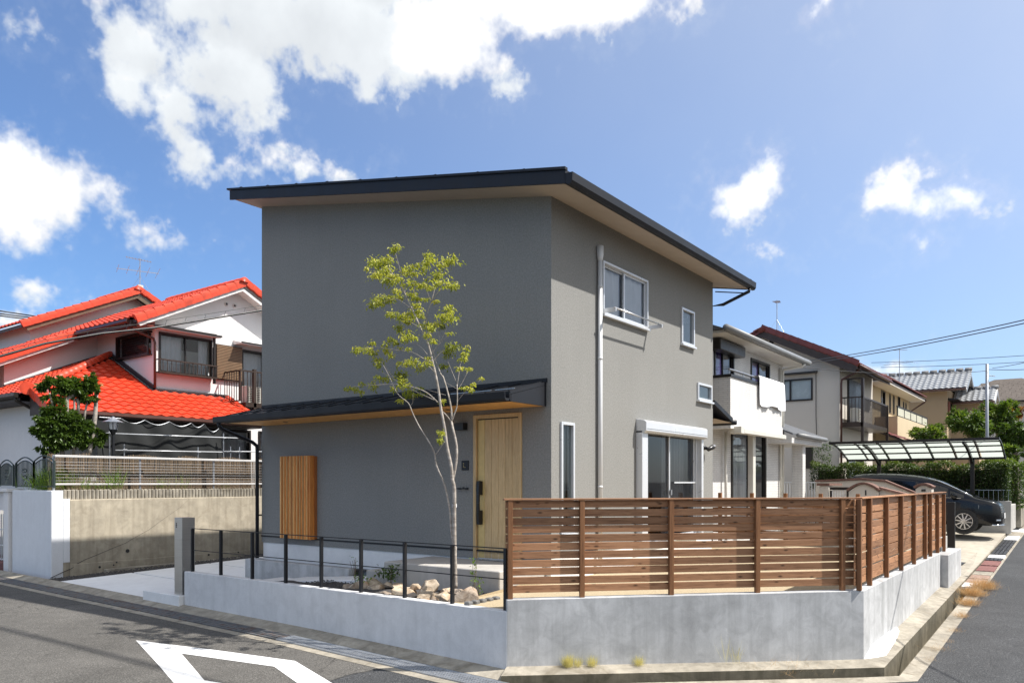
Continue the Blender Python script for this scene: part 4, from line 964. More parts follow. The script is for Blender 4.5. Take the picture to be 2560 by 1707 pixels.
# windows of the red roofed house
w = window_y('window', *WA[:2], *WA[2:], 16., rh, fm='dark_alu', split=1, sill=0, t=.06)
mb = MB(); curtain(mb, 'Y', 16.2, WA[0], WA[0]+.85, WA[2], WA[3], 6, .02, 3); curtain(mb, 'Y', 16.2, WA[1]-.35, WA[1], WA[2], WA[3], 3, .02, 4); mb.build('curtain', 'curtain_white', w, smooth=True)
simple('blind_grey', (.34, .33, .31), .8); MB().box(WA[0]+.85, WA[1]-.3, 16.24, 16.25, WA[2], WA[3]-.42).build('blind', 'blind_grey', w)
MB().box(WA[0], WA[1], 16.4, 16.42, WA[2], WA[3]).build('unlit_backing', 'interior_dark', w)  # flat dark sheet in place of the unlit room behind the panes
w2 = window_y('window', *WB[:2], *WB[2:], 16., rh, fm='dark_alu', split=1, sill=0, t=.06)
mb = MB(); curtain(mb, 'Y', 16.2, WB[0], WB[1], WB[2], WB[3], 8, .02, 8); mb.build('curtain', 'curtain_white', w2, smooth=True)
bx = MB().beam((2.42, 15.74, 6.0), (4.36, 15.74, 6.0), .04, .04).beam((2.42, 15.74, 5.62), (4.36, 15.74, 5.62), .06, .05).beam((2.44, 15.74, 5.6), (2.44, 15.74, 6.0), .03, .03).beam((4.34, 15.74, 5.6), (4.34, 15.74, 6.0), .03, .03)
bx.beam((2.44, 15.74, 6.0), (2.44, 16., 6.0), .03, .03).beam((4.34, 15.74, 6.0), (4.34, 16., 6.0), .03, .03).beam((2.44, 15.85, 5.62), (4.34, 15.85, 5.62), .25, .03)
gr = bx.build('window_guard', 'brown_alu', w)
for i in range(13): MB().box(2.55+i*.14-.009, 2.55+i*.14+.009, 15.73, 15.75, 5.63, 5.98).build('baluster', 'brown_alu', w)
MB().box(4.30, 4.36, 15.82, 15.88, 5.45, 6.95).build('corner_post', 'dark_alu', w)
aw = MB().prism([(2.22, 16., 7.04), (2.22, 15.6, 6.95), (2.22, 15.6, 6.90), (2.22, 16., 6.93)], (2.2, 0, 0)).build('window_hood', 'soffit_white', rh, fix=True)
MB().beam((2.2, 15.59, 6.95), (4.44, 15.59, 6.95), .03, .05).beam((2.2, 16., 7.06), (4.44, 15.9, 7.05), .03, .02).build('hood_edge', 'dark_alu', aw)
aw = MB().prism([(5.1, 16., 6.98), (5.1, 15.5, 6.86), (5.1, 15.5, 6.82), (5.1, 16., 6.84)], (2.4, 0, 0)).build('window_hood', 'fascia_white', rh, fix=True)
MB().beam((5.08, 15.49, 6.87), (7.5, 15.49, 6.87), .03, .04).build('hood_edge', 'dark_alu', aw)
simple('shutter_brown', (.24, .15, .085), .5, .2)
sc_ = MB().box(4.42, 5.38, 15.9, 15.999, 5.62, 6.76).build('shutter_case', 'brown_alu', rh)
for i in range(22): MB().box(4.44, 5.36, 15.875, 15.898, 5.66+i*.0493, 5.692+i*.0493).build('louvre', 'shutter_brown', sc_)
# lattice window on the side wall
lw = MB(); lw.box(2.30, 2.34, 16.15, 18.12, 6.16, 6.22).box(2.30, 2.34, 16.15, 18.12, 6.82, 6.88).box(2.30, 2.34, 16.15, 16.21, 6.22, 6.82).box(2.30, 2.34, 18.06, 18.12, 6.22, 6.82)
lw.box(2.34, 2.44, 16.15, 18.12, 6.84, 6.88).box(2.34, 2.44, 16.15, 18.12, 6.16, 6.19).box(2.34, 2.44, 18.09, 18.12, 6.19, 6.84)
lo = lw.build('lattice_window', 'dark_alu', rh)
lt = MB()
for i in range(28):
    y = 16.2+i*.07
    for sgn in (-1, 1):
        a_, b_ = (y, 6.2), (y+sgn*.3, 6.84); lt.beam((2.32, a_[0], a_[1]), (2.32, cl(b_[0], 16.2, 18.08), b_[1]), .008, .008)
lt.build('lattice', 'dark_alu', lo)
MB().box(2.46, 2.47, 16.22, 18.05, 6.2, 6.84).build('pane', 'glass_dark', lo); MB().box(2.55, 2.56, 16.22, 18.05, 6.2, 6.84).build('unlit_backing', 'interior_dark', lo)
for x in (4.85, 5.15):
    v = MB().tube([(x, 16.0, 8.12), (x, 15.97, 8.12)], .075, 14).build('gable_vent', 'fascia_white', rh, smooth=True)
    MB().tube([(x, 15.975, 8.12), (x, 15.965, 8.12)], .04, 10).build('vent_mesh', 'interior_dark', v)
# ground floor windows in the shade
w3 = window_y('terrace_window', 2.9, 5.0, 2.1, 3.95, 14.9, rh, fm='dark_alu', split=1, sill=0, t=.06); mb = MB(); curtain(mb, 'Y', 15.1, 3.9, 5., 2.1, 3.95, 6, .02, 9); mb.build('curtain', 'curtain_white', w3, smooth=True)
w4 = window_y('terrace_window', 5.3, 7.2, 2.1, 3.95, 14.9, rh, fm='dark_alu', split=1, sill=0, t=.06); mb = MB(); curtain(mb, 'Y', 15.1, 5.3, 6.4, 2.1, 3.95, 6, .02, 12); mb.build('curtain', 'curtain_white', w4, smooth=True)
MB().box(2.8, 7.4, 15.5, 15.52, 2., 4.).build('unlit_backing', 'interior_dark', rh)
# balcony
bc = MB().box(4.9, 8.0, 15.0, 15.98, 4.72, 4.86).build('balcony', 'brown_alu', rh)
for x in (5.25, 7.8): MB().box(x-.05, x+.05, 15.0, 15.1, 2.1, 5.95).build('balcony_post', 'brown_alu', bc)
MB().beam((4.72, 15.03, 5.86), (8., 15.03, 5.9), .05, .05).beam((4.72, 15.03, 5.86), (4.72, 15.98, 5.86), .04, .04).beam((4.72, 15.03, 4.9), (4.72, 15.98, 4.9), .04, .04).beam((4.72, 15.03, 4.9), (4.72, 15.03, 5.86), .04, .04).build('handrail', 'brown_alu', bc)
for i in range(24): MB().box(4.85+i*.13-.009, 4.85+i*.13+.009, 15.02, 15.04, 4.86, 5.86).build('baluster', 'brown_alu', bc)
for i in range(7): MB().box(4.71, 4.73, 15.1+i*.13-.008, 15.1+i*.13+.008, 4.9, 5.86).build('baluster', 'brown_alu', bc)
def air_con(loc, face, label, grp=None):
    """outdoor unit; face: '-y' front"""
    a = thing('air_conditioner', label, 'air conditioner', loc, grp)
    x, y, z = loc
    MB().box(x-.4, x+.4, y-.14, y+.14, z+.03, z+.58).build('casing', 'pipe_cream', a, bevel=.012)
    MB().box(x-.36, x+.12, y-.146, y-.142, z+.08, z+.54).build('fan_recess', 'interior_dark', a)
    for k in range(8): MB().box(x-.37, x+.13, y-.156, y-.148, z+.09+k*.06, z+.105+k*.06).build('grille_bar', 'pipe_cream', a)
    for k in range(4): MB().box(x-.33+k*.14, x-.315+k*.14, y-.155, y-.147, z+.08, z+.55).build('grille_bar', 'pipe_cream', a)
    for s in (-.28, .28): MB().box(x+s-.03, x+s+.03, y-.15, y+.15, z, z+.03).build('foot', 'black_plastic', a)
air_con((5.55, 15.45, 4.862), '-y', 'white air conditioner unit on the balcony of the red roofed house')

# ------------------------------------------------------------------ television antennas and cables
def antenna(base, h, label, yaw=.3, s=1., second=True):
    t = thing('antenna', label, 'antenna', base, 'rooftop television antennas'); b = Vector(base)
    MB().tube([b, b+Vector((0, 0, h))], .018*s, 6).build('mast', 'galvanised', t)
    def yagi(z, L, n, yw, tilt=0., el=.5):
        d = Vector((math.cos(yw), math.sin(yw), tilt)); c = b+Vector((0, 0, z)); sd = Vector((-math.sin(yw), math.cos(yw), 0))
        MB().beam(c-d*L*.45, c+d*L*.55, .02*s, .02*s).build('boom', 'galvanised', t)
        m = MB()
        for i in range(n):
            p = c-d*L*.42+d*L*(i/(n-1))*.94; w = el*(1-.35*i/n); m.tube([p-sd*w, p+sd*w], .007*s, 5)
        m.build('elements', 'galvanised', t)
    yagi(h*.95, .9*s, 9, yaw, .12, .16*s)
    if second: yagi(h*.6, 1.5*s, 5, yaw+.15, 0, .85*s)
    for a in (0, 2.1, 4.2): MB().beam(b+Vector((0, 0, h*.45)), b+Vector((.5*math.cos(a), .5*math.sin(a), -.1)), .006, .006).build('guy_wire', 'galvanised', t)
ap = onY('A1', 1175, 405, 23.1); ah = onY('A1', 1165, 150, 23.1)
antenna((ap.x, ap.y, ap.z-.1), ah.z-ap.z+.1, 'tall double antenna on the red tiled gable', yaw=2.6)
MB().box(ap.x-.1, ap.x+.1, ap.y-.06, ap.y+.06, ap.z-.02, ap.z+.12).build('antenna_box', 'pipe_cream', rh)
def cable(label, pts, r=.012, mat='black_plastic', ties=0, name='overhead_cable'):
    P = [Vector(p) for p in pts]; t = MB().tube(P, r, 6)
    if ties:
        return t
    o = t.build(name, mat, smooth=True); return tag(o, label, 'cable', 'overhead cables')
cb = thing('overhead_cable', 'thick black cable bundle with hanger wire crossing before the white gable', 'cable', (0, 11.5, 6), 'overhead cables')
pts = [onY('A1', x, y, 11.5) for x, y in ((-300, 1035), (0, 975), (380, 868), (600, 828), (860, 783), (1280, 738), (1500, 703), (1800, 655), (2195, 590), (2600, 520))]
MB().tube(pts, .028, 6).build('cable', 'black_plastic', cb, smooth=True)
up = [onY('A1', x, y, 11.5) for x, y in ((-300, 1000), (0, 940), (380, 838), (860, 745), (1280, 690), (1800, 612), (2195, 548), (2600, 480))]
MB().tube(up, .006, 5).build('hanger_wire', 'black_plastic', cb)
for i in range(15):
    x = -100+i*165; t_ = MB().beam(onY('A1', x, np.interp(x, [-300,0,380,600,860,1280,1500,1800,2195,2600],[1035,975,868,828,783,738,703,655,590,520]), 11.5), onY('A1', x+14, np.interp(x+14, [-300,0,380,860,1280,1800,2195,2600],[1000,940,838,745,690,612,548,480]), 11.5), .007, .007); t_.build('hanger', 'black_plastic', cb)
for k, (a, b) in enumerate(((595, 640), (622, 655), (640, 672))):
    p, q = onY('A1', -200, a-30, 31), onY('A1', 330, b+5, 31); cable('%s cable of the bundle behind the red roof at the left edge' % ('top', 'middle', 'bottom')[k], [p, q], .03)

# ------------------------------------------------------------------ neighbour's retaining wall and garden edge
YR = 12.3
nw = thing('retaining_wall', 'stained old concrete retaining wall with painted white end beside the driveway', 'wall', (0, YR, 0))
MB().box(-1.62, 7.5, YR, YR+.3, -.2, 1.90).build('wall_body', 'concrete_old', nw, bevel=.015)
MB().box(-2.02, -1.76, YR-.008, 14.42, -.1, 2.11).build('painted_end', 'painted_wall', nw, bevel=.012)
MB().box(-1.759, -1.615, YR-.006, YR+.3, .45, 1.915).build('painted_return', 'painted_wall', nw, bevel=.006)
MB().box(-1.759, -1.621, YR-.003, YR+.25, -.1, .449).build('bare_foot', 'concrete_old', nw, bevel=.006)
MB().box(-1.62, 7.5, YR-.02, YR-.001, -.2, .40).build('footing', 'concrete_old', nw, bevel=.008)
lg = []
for k in range(4):
    mb = MB(); rr = random.Random(k); pts = [(.045*math.cos(a)*(1+rr.uniform(-.1, .1)), .045*math.sin(a)) for a in [i*math.pi/4 for i in range(8)]]
    mb.v = [(x, y, 0) for x, y in pts]+[(x*1.02, y, .215+rr.uniform(-.012, .012)) for x, y in pts]+[(0, 0, .232)]
    mb.f = [(i, (i+1) % 8, 8+(i+1) % 8, 8+i) for i in range(8)]+[(8+i, 8+(i+1) % 8, 16) for i in range(8)]
    me = mb.mesh('edging_log', smooth=False); me.materials.append(M['concrete_kerb']); lg.append(me)
for i in range(76): put('edging_log', lg[i % 4], None, nw, Matrix.Translation((-1.70+i*.0915, YR+.07, 1.902)))
# holes and crack of the old wall
for x, z, s in ((-.28, .62, .045), (-.55, .36, .02), (-.62, .3, .02), (-.95, .28, .03), (1.9, .36, .03), (2.8, .36, .025), (-1.9, .1, .0)):
    if s: MB().tube([(x, YR-.022, z), (x, YR-.01, z)], s, 10).build('weep_hole', 'interior_dark', nw)
ck = [(420,1362),(520,1310),(600,1272),(650,1240),(720,1200),(800,1165),(850,1150),(960,1100),(1050,1060),(1150,1010),(1250,950),(1340,890),(1420,830),(1500,770),(1600,690)]
cp_ = [onY('A2', x, y+((i*37) % 11)-5, YR-.002) for i, (x, y) in enumerate(ck)]; cp_ = [Vector((p.x, YR-.021 if p.z < .40 else YR-.001, p.z)) for p in cp_]
for i in range(len(cp_)-1): MB().tube([cp_[i], cp_[i+1]], [.008-.0005*i, .0075-.0005*i], 4).build('crack', 'interior_dark', nw)
struct('neighbour_yard', MB().quad((-1.75, YR+.2, 2.08), (9., YR+.2, 2.08), (9., 26., 2.08), (-1.75, 26., 2.08)), 'soil')
simple('rail_grey', (.40, .40, .40), .5); simple('rail_pale', (.55, .54, .53), .5)
ff = thing('pipe_fence', 'white metal rail fence in front of the reed screen', 'fence', (1., YR+.17, 1.9))
for z, h in ((2.905, .055), (2.255, .045)): MB().box(-1.88, 5.6, YR+.14, YR+.19, z-h/2, z+h/2).build('main_rail', 'rail_pale', ff, bevel=.008)
for k in range(7): MB().tube([(-1.86, YR+.165, 2.335+k*.073), (5.6, YR+.165, 2.335+k*.073)], .004, 6).build('thin_rail', 'rail_grey', ff)
for x in (-1.88, .14, 2.18, 4.22): MB().box(x-.022, x+.022, YR+.18, YR+.225, 1.92, 2.93).build('post', 'galvanised', ff, bevel=.004)
rs = thing('reed_screen', 'weathered reed screen standing behind the white rail fence', 'screen', (1., YR+.45, 2.08))
simple('reed', (.22, .16, .105), .85, var=.35, nscale=26)
mb = MB(); rr = random.Random(4)
for i in range(620):
    x = -1.9+i*.0122; top = 2.965+.03*math.sin(x*5)+rr.uniform(-.02, .02)
    if -.95 < x < -.35: top -= .07
    if .75 < x < 1.3: top -= .06*math.sin((x-.75)/.55*math.pi)
    r = rr.uniform(.005, .0075); y = YR+.45+rr.uniform(-.008, .008); lean = rr.uniform(-.015, .015)
    vs = [(x+r*math.cos(a), y+r*math.sin(a), 2.1) for a in (0, 2.09, 4.19)]; vs += [(v[0]+lean, v[1], top) for v in vs]
    mb.add(vs, [(0, 1, 4, 3), (1, 2, 5, 4), (2, 0, 3, 5), (3, 4, 5)])
o = mb.build('reeds', 'reed', rs); o['kind'] = 'stuff'
for x in (-1.5, .3, 2.05, 3.9): MB().box(x-.03, x+.03, YR+.40, YR+.43, 2.08, 2.93).build('stake', 'fascia_brown', rs)
# scrolled iron fence panels and the gate at the far left
simple('green_iron', (.045, .065, .062), .45, .4)
def iron_panel(y0, y1, x, zb, ht, label):
    t = thing('iron_fence', label, 'fence', (x, (y0+y1)/2, zb), 'scrolled iron fence panels'); n = 9; L = y1-y0
    arch = lambda u: ht+.13*math.sin(math.pi*u)
    MB().beam((x, y0, zb+.03), (x, y1, zb+.03), .03, .03).beam((x, y0, zb), (x, y0, zb+ht), .04, .04).beam((x, y1, zb), (x, y1, zb+ht), .04, .04).build('frame', 'green_iron', t)
    m = MB().tube([(x, y0+L*i/12, zb+arch(i/12)) for i in range(13)], .016, 6).tube([(x, y0+L*i/12, zb+arch(i/12)-.08) for i in range(13)], .012, 6); m.build('arch', 'green_iron', t)
    for i in range(1, 14): u = i/14; MB().box(x-.007, x+.007, y0+L*u-.007, y0+L*u+.007, zb+.03, zb+arch(u)-.08).build('bar', 'green_iron', t)
    m = MB()
    for dy, dz_, r in ((-.06, .08, .05), (.06, .08, .05), (-.06, -.08, .05), (.06, -.08, .05)): m.tube([(x, (y0+y1)/2+dy+r*math.cos(a), zb+ht*.55+dz_+r*math.sin(a)) for a in [k*math.pi/5 for k in range(10)]], .007, 5)
    m.build('scroll', 'green_iron', t)
iron_panel(12.42, 13.5, -1.9, 2.17, .62, 'scrolled green iron fence panel nearest the reed screen')
iron_panel(13.5, 14.5, -1.9, 2.17, .60, 'middle scrolled green iron fence panel on the white wall')
iron_panel(14.52, 15.35, -1.95, 2.2, .52, 'lower scrolled iron fence panel at the far left')
gp = MB().box(-2.08, -1.8, 14.5, 14.78, -.05, 2.06).box(-2.13, -1.75, 14.45, 17.5, 2.062, 2.14).build('gate_pillar', 'stucco_white', bevel=.01); tag(gp, 'white gate pillar with flat coping at the far left edge', 'pillar')
sw_ = MB().box(-1.95, -1.8, 14.79, 17.5, 1.6, 2.055).build('gate_beam', 'stucco_white'); tag(sw_, 'white beam over the iron gate at the left picture edge', 'beam')
gt = thing('iron_gate', 'dark arched iron gate under the white beam at the left edge', 'gate', (-1.9, 15.6, .3))
MB().tube([(-1.9, 14.85+i*.12, 1.45+.22*math.sin(math.pi*i/12)) for i in range(13)], .02, 6).build('arch', 'dark_alu', gt)
for i in range(12): MB().box(-1.91, -1.89, 14.9+i*.12, 14.92+i*.12, .3, 1.5).build('bar', 'pipe_white', gt)
for z in (.35, .7, 1.1): MB().box(-1.915, -1.885, 14.85, 16.3, z, z+.03).build('rail', 'pipe_white', gt)
bs = MB().box(-2.05, -1.2, 14.8, 17.5, -.05, .32).build('brick_step', 'cover_red', bevel=.01); tag(bs, 'red brick step under the iron gate', 'step')
# shade net, poles, garden lamp
def netmat():
    m, nt, out = newmat('shade_net'); N = NT(nt); p = N.pos()
    d = N.bsdf((.012, .014, .015), .8); t = N.n('BsdfTransparent'); mx = N.n('MixShader'); f = N.ramp(N.noise(N.scale(p, (1, 1, 2.5)), 3., 4), (.3, .99), (.7, 1.))
    N.l(f, mx.inputs[0]); N.l(t.outputs[0], mx.inputs[1]); N.l(d, mx.inputs[2]); N.l(mx.outputs[0], out.inputs[0]); M['shade_net'] = m
netmat()
hooks = [.35, 1.0, 1.7, 2.35, 2.75, 3.32]
def nettop(x):
    for a, b in zip(hooks, hooks[1:]):
        if a <= x <= b: u = (x-a)/(b-a); return 3.98-.11*math.sin(math.pi*u)-(.1*math.sin(math.pi*u) if b == 3.32 else 0)
    return 3.98
nt_ = thing('shade_net', 'black shade net hanging scalloped under the red lower roof', 'net', (1.5, 13.9, 2.1))
MB().grid(lambda u, v: (-.25+u*3.6, 13.9+.05*math.sin(u*21)*v+.02*math.sin(v*9+u*33), 2.1+(nettop(-.25+u*3.6)-2.1)*v), 90, 10).build('net_cloth', 'shade_net', nt_, smooth=True)
MB().tube([(x/20, 13.88, nettop(x/20)) for x in range(-4, 67)], .010, 5).build('rope', 'galvanised', nt_)
def pole_pair(xs, y, zs, label, mat='white_alu'):
    t = thing('drying_pole', label, 'pole', (xs[0], y, 2.08), 'drying poles under the eaves')
    MB().tube([(xs[0], y, zs[0]), (xs[1], y, zs[1])], .017, 7).build('bar', mat, t, smooth=True)
    for x in (xs[0]+.25, xs[1]-.75): MB().tube([(x, y+.04, 2.08), (x, y+.04, max(zs)+.12)], .016, 6).build('stand', 'galvanised', t); MB().box(x-.05, x+.05, y-.02, y+.05, max(zs)-.03, max(zs)-.01).build('hook', 'white_alu', t)
pole_pair((-.25, 4.05), 13.72, (3.56, 3.62), 'upper white drying pole before the black net')
pole_pair((.1, 3.2), 13.66, (3.13, 3.18), 'lower drying pole with red mark before the black net')
pole_pair((3.3, 4.6), 13.75, (3.2, 3.24), 'short drying pole at the right end by the grey house')
gl = thing('garden_lamp', 'old garden lantern with flared roof on a black post', 'lamp', (-.28, 13., 2.08))
MB().tube([(-.28, 13., 2.08), (-.28, 13., 3.55)], .035, 8).build('post', 'black_metal', gl)
MB().tube([(-.28, 13., 3.50), (-.28, 13., 3.60), (-.28, 13., 3.62)], [.045, .1, .1], 8).build('collar', 'black_metal', gl)
MB().tube([(-.28, 13., 3.62), (-.28, 13., 3.81)], [.095, .135], 6).build('glass_case', 'curtain_white', gl)
for k in range(6): a = k*math.pi/3; MB().beam((-.28+.097*math.cos(a), 13+.097*math.sin(a), 3.62), (-.28+.138*math.cos(a), 13+.138*math.sin(a), 3.81), .012, .012).build('case_rib', 'black_metal', gl)
MB().tube([(-.28, 13., 3.80), (-.28, 13., 3.83), (-.28, 13., 3.88), (-.28, 13., 3.95)], [.27, .20, .10, .015], 10).build('lamp_roof', 'galvanised', gl)
# ------------------------------------------------------------------ white tiled house behind
def brickmat(name, c, joint):
    m, nt, out = newmat(name); N = NT(nt); p = N.pos()
    s = N.n('SeparateXYZ'); N.l(p, s.inputs[0]); cb_ = N.n('CombineXYZ'); N.l(N.math('ADD', s.outputs[0], s.outputs[1]), cb_.inputs[0]); N.l(s.outputs[2], cb_.inputs[1])
    b = N.n('TexBrick'); N.l(cb_.outputs[0], b.inputs['Vector']); b.inputs['Scale'].default_value = 1.; b.inputs['Brick Width'].default_value = .23; b.inputs['Row Height'].default_value = .052; b.inputs['Mortar Size'].default_value = .006; b.inputs['Mortar Smooth'].default_value = .2
    b.inputs['Color1'].default_value = (*c, 1); b.inputs['Color2'].default_value = (*[x*.93 for x in c], 1); b.inputs['Mortar'].default_value = (*joint, 1)
    col_ = N.mix(1., b.outputs[0], N.ramp(N.noise(p, 1.5, 4), (.3, .92), (.7, 1.04)), 'MULTIPLY')
    N.l(N.bsdf(col_, .7, 0, .4, N.bump(N.math('MULTIPLY', b.outputs['Fac'], -1.), .5, .01)), out.inputs[0]); M[name] = m
brickmat('white_brick', (.72, .705, .68), (.52, .51, .50))
YW = 1.0
simple('gutter_grey', (.20, .205, .21), .45)
wh = thing('white_house', 'white brick faced two storey house with balcony behind the grey house', 'house', (11.5, 3, .8))
W1, W2, W3 = (8.95, 10.29, 4.5, 5.86), (11.62, 13.21, 4.5, 5.80), (10.12, 12.88, 1.0, 3.78)
mb = MB(); wall_cells(mb, ('Y', YW), 8.6, 14.5, .5, lambda a: 5.93, [W1, W2, W3], .14, -1)
wall_cells(mb, ('X', 8.6), YW, 8., .5, lambda a: 5.93, [], .14, -1); wall_cells(mb, ('X', 14.5), YW, 8., .5, lambda a: 5.93, [], .14, 1)
mb.build('wall', 'white_brick', wh)
bl = MB().box(8.5, 12.5, .4, .52, 3.86, 4.88).box(8.5, 8.62, .52, 2.4, 3.86, 4.88).box(12.38, 12.5, .52, YW, 3.86, 4.88).box(8.62, 12.38, .52, YW-.001, 3.88, 4.0).build('balcony', 'white_brick', wh)
MB().box(8.47, 12.53, .37, .55, 4.882, 4.95).box(8.47, 8.65, .551, 2.4, 4.882, 4.95).build('parapet_cap', 'dark_alu', bl)
MB().box(8.48, 12.52, .385, .53, 3.62, 3.855).box(8.48, 8.64, .531, 2.4, 3.62, 3.855).build('balcony_base', 'fascia_white', bl)
MB().tube([(8.55, .46, 5.08), (12.45, .46, 5.08)], .03, 8).build('handrail', 'silver', bl)
for i in range(5): MB().box(8.6+i*.95-.012, 8.6+i*.95+.012, .45, .47, 4.95, 5.06).build('rail_post', 'silver', bl)
MB().box(8.2, 14.9, .42, 8., 5.93, 5.99).build('soffit', 'soffit_white', wh)
wr = MB().prism([(8.1, .38, 6.0), (8.1, 4.6, 7.7), (8.1, 8.8, 6.0)], (6.9, 0, 0)).build('roof', 'slate_grey', wh, fix=True)
MB().tube([(8.1, .36, 6.02), (15.05, .36, 6.02)], .085, 10).build('eaves_gutter', 'gutter_grey', wr, smooth=True)
MB().tube([(14.6, .36, 5.95), (14.55, .42, 5.86), (14.35, .92, 5.78), (14.33, .94, 5.7), (14.33, .94, .8)], .04, 8).build('downpipe', 'pipe_cream', wh, smooth=True)
MB().tube([(14.12, .94, 5.8), (14.12, .94, .8)], .04, 8).build('downpipe', 'pipe_cream', wh, smooth=True)
MB().tube([(9.5, .9, 3.6), (9.5, .9, .8)], .04, 8).build('downpipe', 'pipe_cream', wh, smooth=True)
for W_, cm in ((W1, 'curtain_purple'), (W2, 'curtain_purple')):
    w = window_y('window', *W_[:2], *W_[2:], YW, wh, fm='dark_alu', split=1, sill=0, t=.06)
    mb = MB(); curtain(mb, 'Y', YW+.2, W_[0]+(.5 if W_ is W2 else 0), W_[1]-.35, W_[2], W_[3], 7, .02, 2); mb.build('curtain', cm, w, smooth=True); MB().box(W_[0], W_[1], YW+.45, YW+.46, W_[2], W_[3]).build('unlit_backing', 'interior_dark', w)
MB().box(8.7, 10.45, YW-.28, YW-.001, 5.62, 5.9).build('shutter_box', 'dark_alu', wh, bevel=.02)
w = window_y('terrace_window', *W3[:2], *W3[2:], YW, wh, fm='dark_alu', split=1, sill=0, t=.09)
mb = MB(); curtain(mb, 'Y', YW+.3, 10.9, 12.8, 1.0, 3.75, 10, .03, 6); mb.build('curtain', 'curtain_white', w, smooth=True); MB().box(10.1, 12.9, YW+.6, YW+.62, .9, 3.8).build('unlit_backing', 'interior_dark', w)
aw = MB().prism([(8.95, .32, 3.66), (8.95, .20, 3.62), (8.95, .20, 3.52), (8.95, .34, 3.50), (8.95, .45, 3.56)], (3.3, 0, 0)).build('awning_box', 'pipe_cream', wh, fix=True)
MB().box(8.7, 8.94, .2, .5, 3.5, 3.68).build('awning_end', 'pipe_cream', aw, bevel=.01)
MB().box(10.55, 10.75, .55, .7, .8, 3.6).build('awning_post', 'pipe_cream', wh, bevel=.01)
# porch at the right end
pc = MB().prism([(13.0, .25, 3.68), (16.9, .25, 3.68), (16.4, 1.6, 4.25), (13.0, 1.6, 4.25)], (0, 0, .05)).build('porch_roof', 'slate_grey', wh, fix=True)
MB().tube([(13.4, .2, 3.68), (16.4, .2, 3.68)], .07, 8).build('porch_gutter', 'gutter_grey', pc, smooth=True)
MB().box(13.1, 16.3, .3, 1.5, 3.45, 3.62).build('porch_beam', 'white_brick', pc)
MB().box(14.7, 15.0, .45, .78, .7, 3.45).build('porch_column', 'white_brick', wh)
# quilt on the rail
q = MB(); x0 = onY('A5', 400, 560, .36).x; x1 = onY('A5', 582, 620, .36).x
def quilt(u, v):
    x = x0+(x1-x0)*u; w_ = .025*math.sin(u*17)+.015*math.sin(u*41+v*3)
    if v < .08: return (x, .50-.16*(v/.08), 5.125)
    return (x+.03*v, .345+w_*v-.02, 5.125-(v-.08)*(.84+.04*math.sin(u*9)))
qo = q.grid(quilt, 40, 14).build('quilt', 'curtain_white', smooth=True); tag(qo, 'white quilt hung over the balcony rail of the white house', 'quilt')

# ------------------------------------------------------------------ beige house with maroon roof
bh = thing('beige_house', 'beige stucco house with dark maroon gable roof and brown balcony', 'house', (25, 4, 1.4))
XB, YB = 22.5, 1.25; BR, BRZ = 4.2, 8.72
bz = lambda y: BRZ-.16-.476*abs(y-BR)
WBW = (2.28, 3.48, 5.62, 6.52)
mb = MB(); wall_cells(mb, ('X', XB), YB, BR, 1., bz, [WBW, (2.33, 2.85, 2.9, 3.85)], .12, -1); wall_cells(mb, ('X', XB), BR, 7.4, 1., bz, [], .12, -1)
wall_cells(mb, ('Y', YB), XB, 28.4, 1., lambda a: bz(YB), [(23.7, 26.2, 4.75, 6.55), (23.6, 26.5, 1.6, 3.6)], .12, -1); mb.build('wall', 'stucco_beige', bh)
E0 = .5
br_ = MB().prism([(22.0, E0, bz(E0)+.02), (22.0, BR, BRZ-.1), (22.0, 8.2, bz(8.2)+.02), (22.0, 8.2, bz(8.2)-.12), (22.0, BR, BRZ-.26), (22.0, E0, bz(E0)-.12)], (6.3, 0, 0)).build('roof', 'fascia_dark', bh, fix=True)
sB = Vector((0, 1, .476)).normalized(); T2 = Tiler(40)
T2.field(br_, (22.0, E0-.05, bz(E0)+.05), (1, 0, 0), sB, 6.3, 4.2); T2.field(br_, (28.3, 8.2, bz(8.2)+.05), (-1, 0, 0), (0, -sB.y, sB.z), 6.3, 4.4)
T2.finish(pan_tile(), 'tile_maroon')
run_tiles(verge_tile(), 'tile_maroon', br_, (22.0, E0-.05, bz(E0)+.06), (22.0, BR, BRZ-.05), 'verge_tile', side=(-1, 0, 0))
run_tiles(verge_tile(), 'tile_maroon', br_, (22.0, 8.2, bz(8.2)+.06), (22.0, BR, BRZ-.05), 'verge_tile', side=(-1, 0, 0))
run_tiles(ridge_tile(r=.17), 'tile_maroon', br_, (21.9, BR, BRZ-.06), (28.3, BR, BRZ-.06), 'ridge_tile', side=(0, 1, 0), l=.4)
MB().prism([(22.01, E0, bz(E0)-.03), (22.01, BR, BRZ-.13), (22.01, BR, BRZ-.42), (22.01, E0+.1, bz(E0)-.28)], (.05, 0, 0)).prism([(22.01, 8.1, bz(8.1)-.03), (22.01, BR, BRZ-.13), (22.01, BR, BRZ-.42), (22.01, 8.0, bz(8.0)-.28)], (.05, 0, 0)).build('bargeboard', 'fascia_dark', br_, fix=True)
MB().tube([(22.1, .42, bz(E0)), (28.2, .42, bz(E0))], .06, 8).build('eaves_gutter', 'pipe_brown', br_, smooth=True)
MB().tube([(22.3, .45, bz(E0)-.05), (22.4, .6, bz(E0)-.2), (22.42, 1.15, bz(E0)-.45), (22.42, 1.17, bz(E0)-.6), (22.42, 1.17, 1.5)], .045, 8).build('downpipe', 'pipe_brown', bh, smooth=True)
def frame_x(mb, y0, y1, z0, z1, x, t=.05, d=.06): mb.box(x, x+d, y0, y0+t, z0, z1).box(x, x+d, y1-t, y1, z0, z1).box(x, x+d, y0+t, y1-t, z1-t, z1).box(x, x+d, y0+t, y1-t, z0, z0+t); return mb
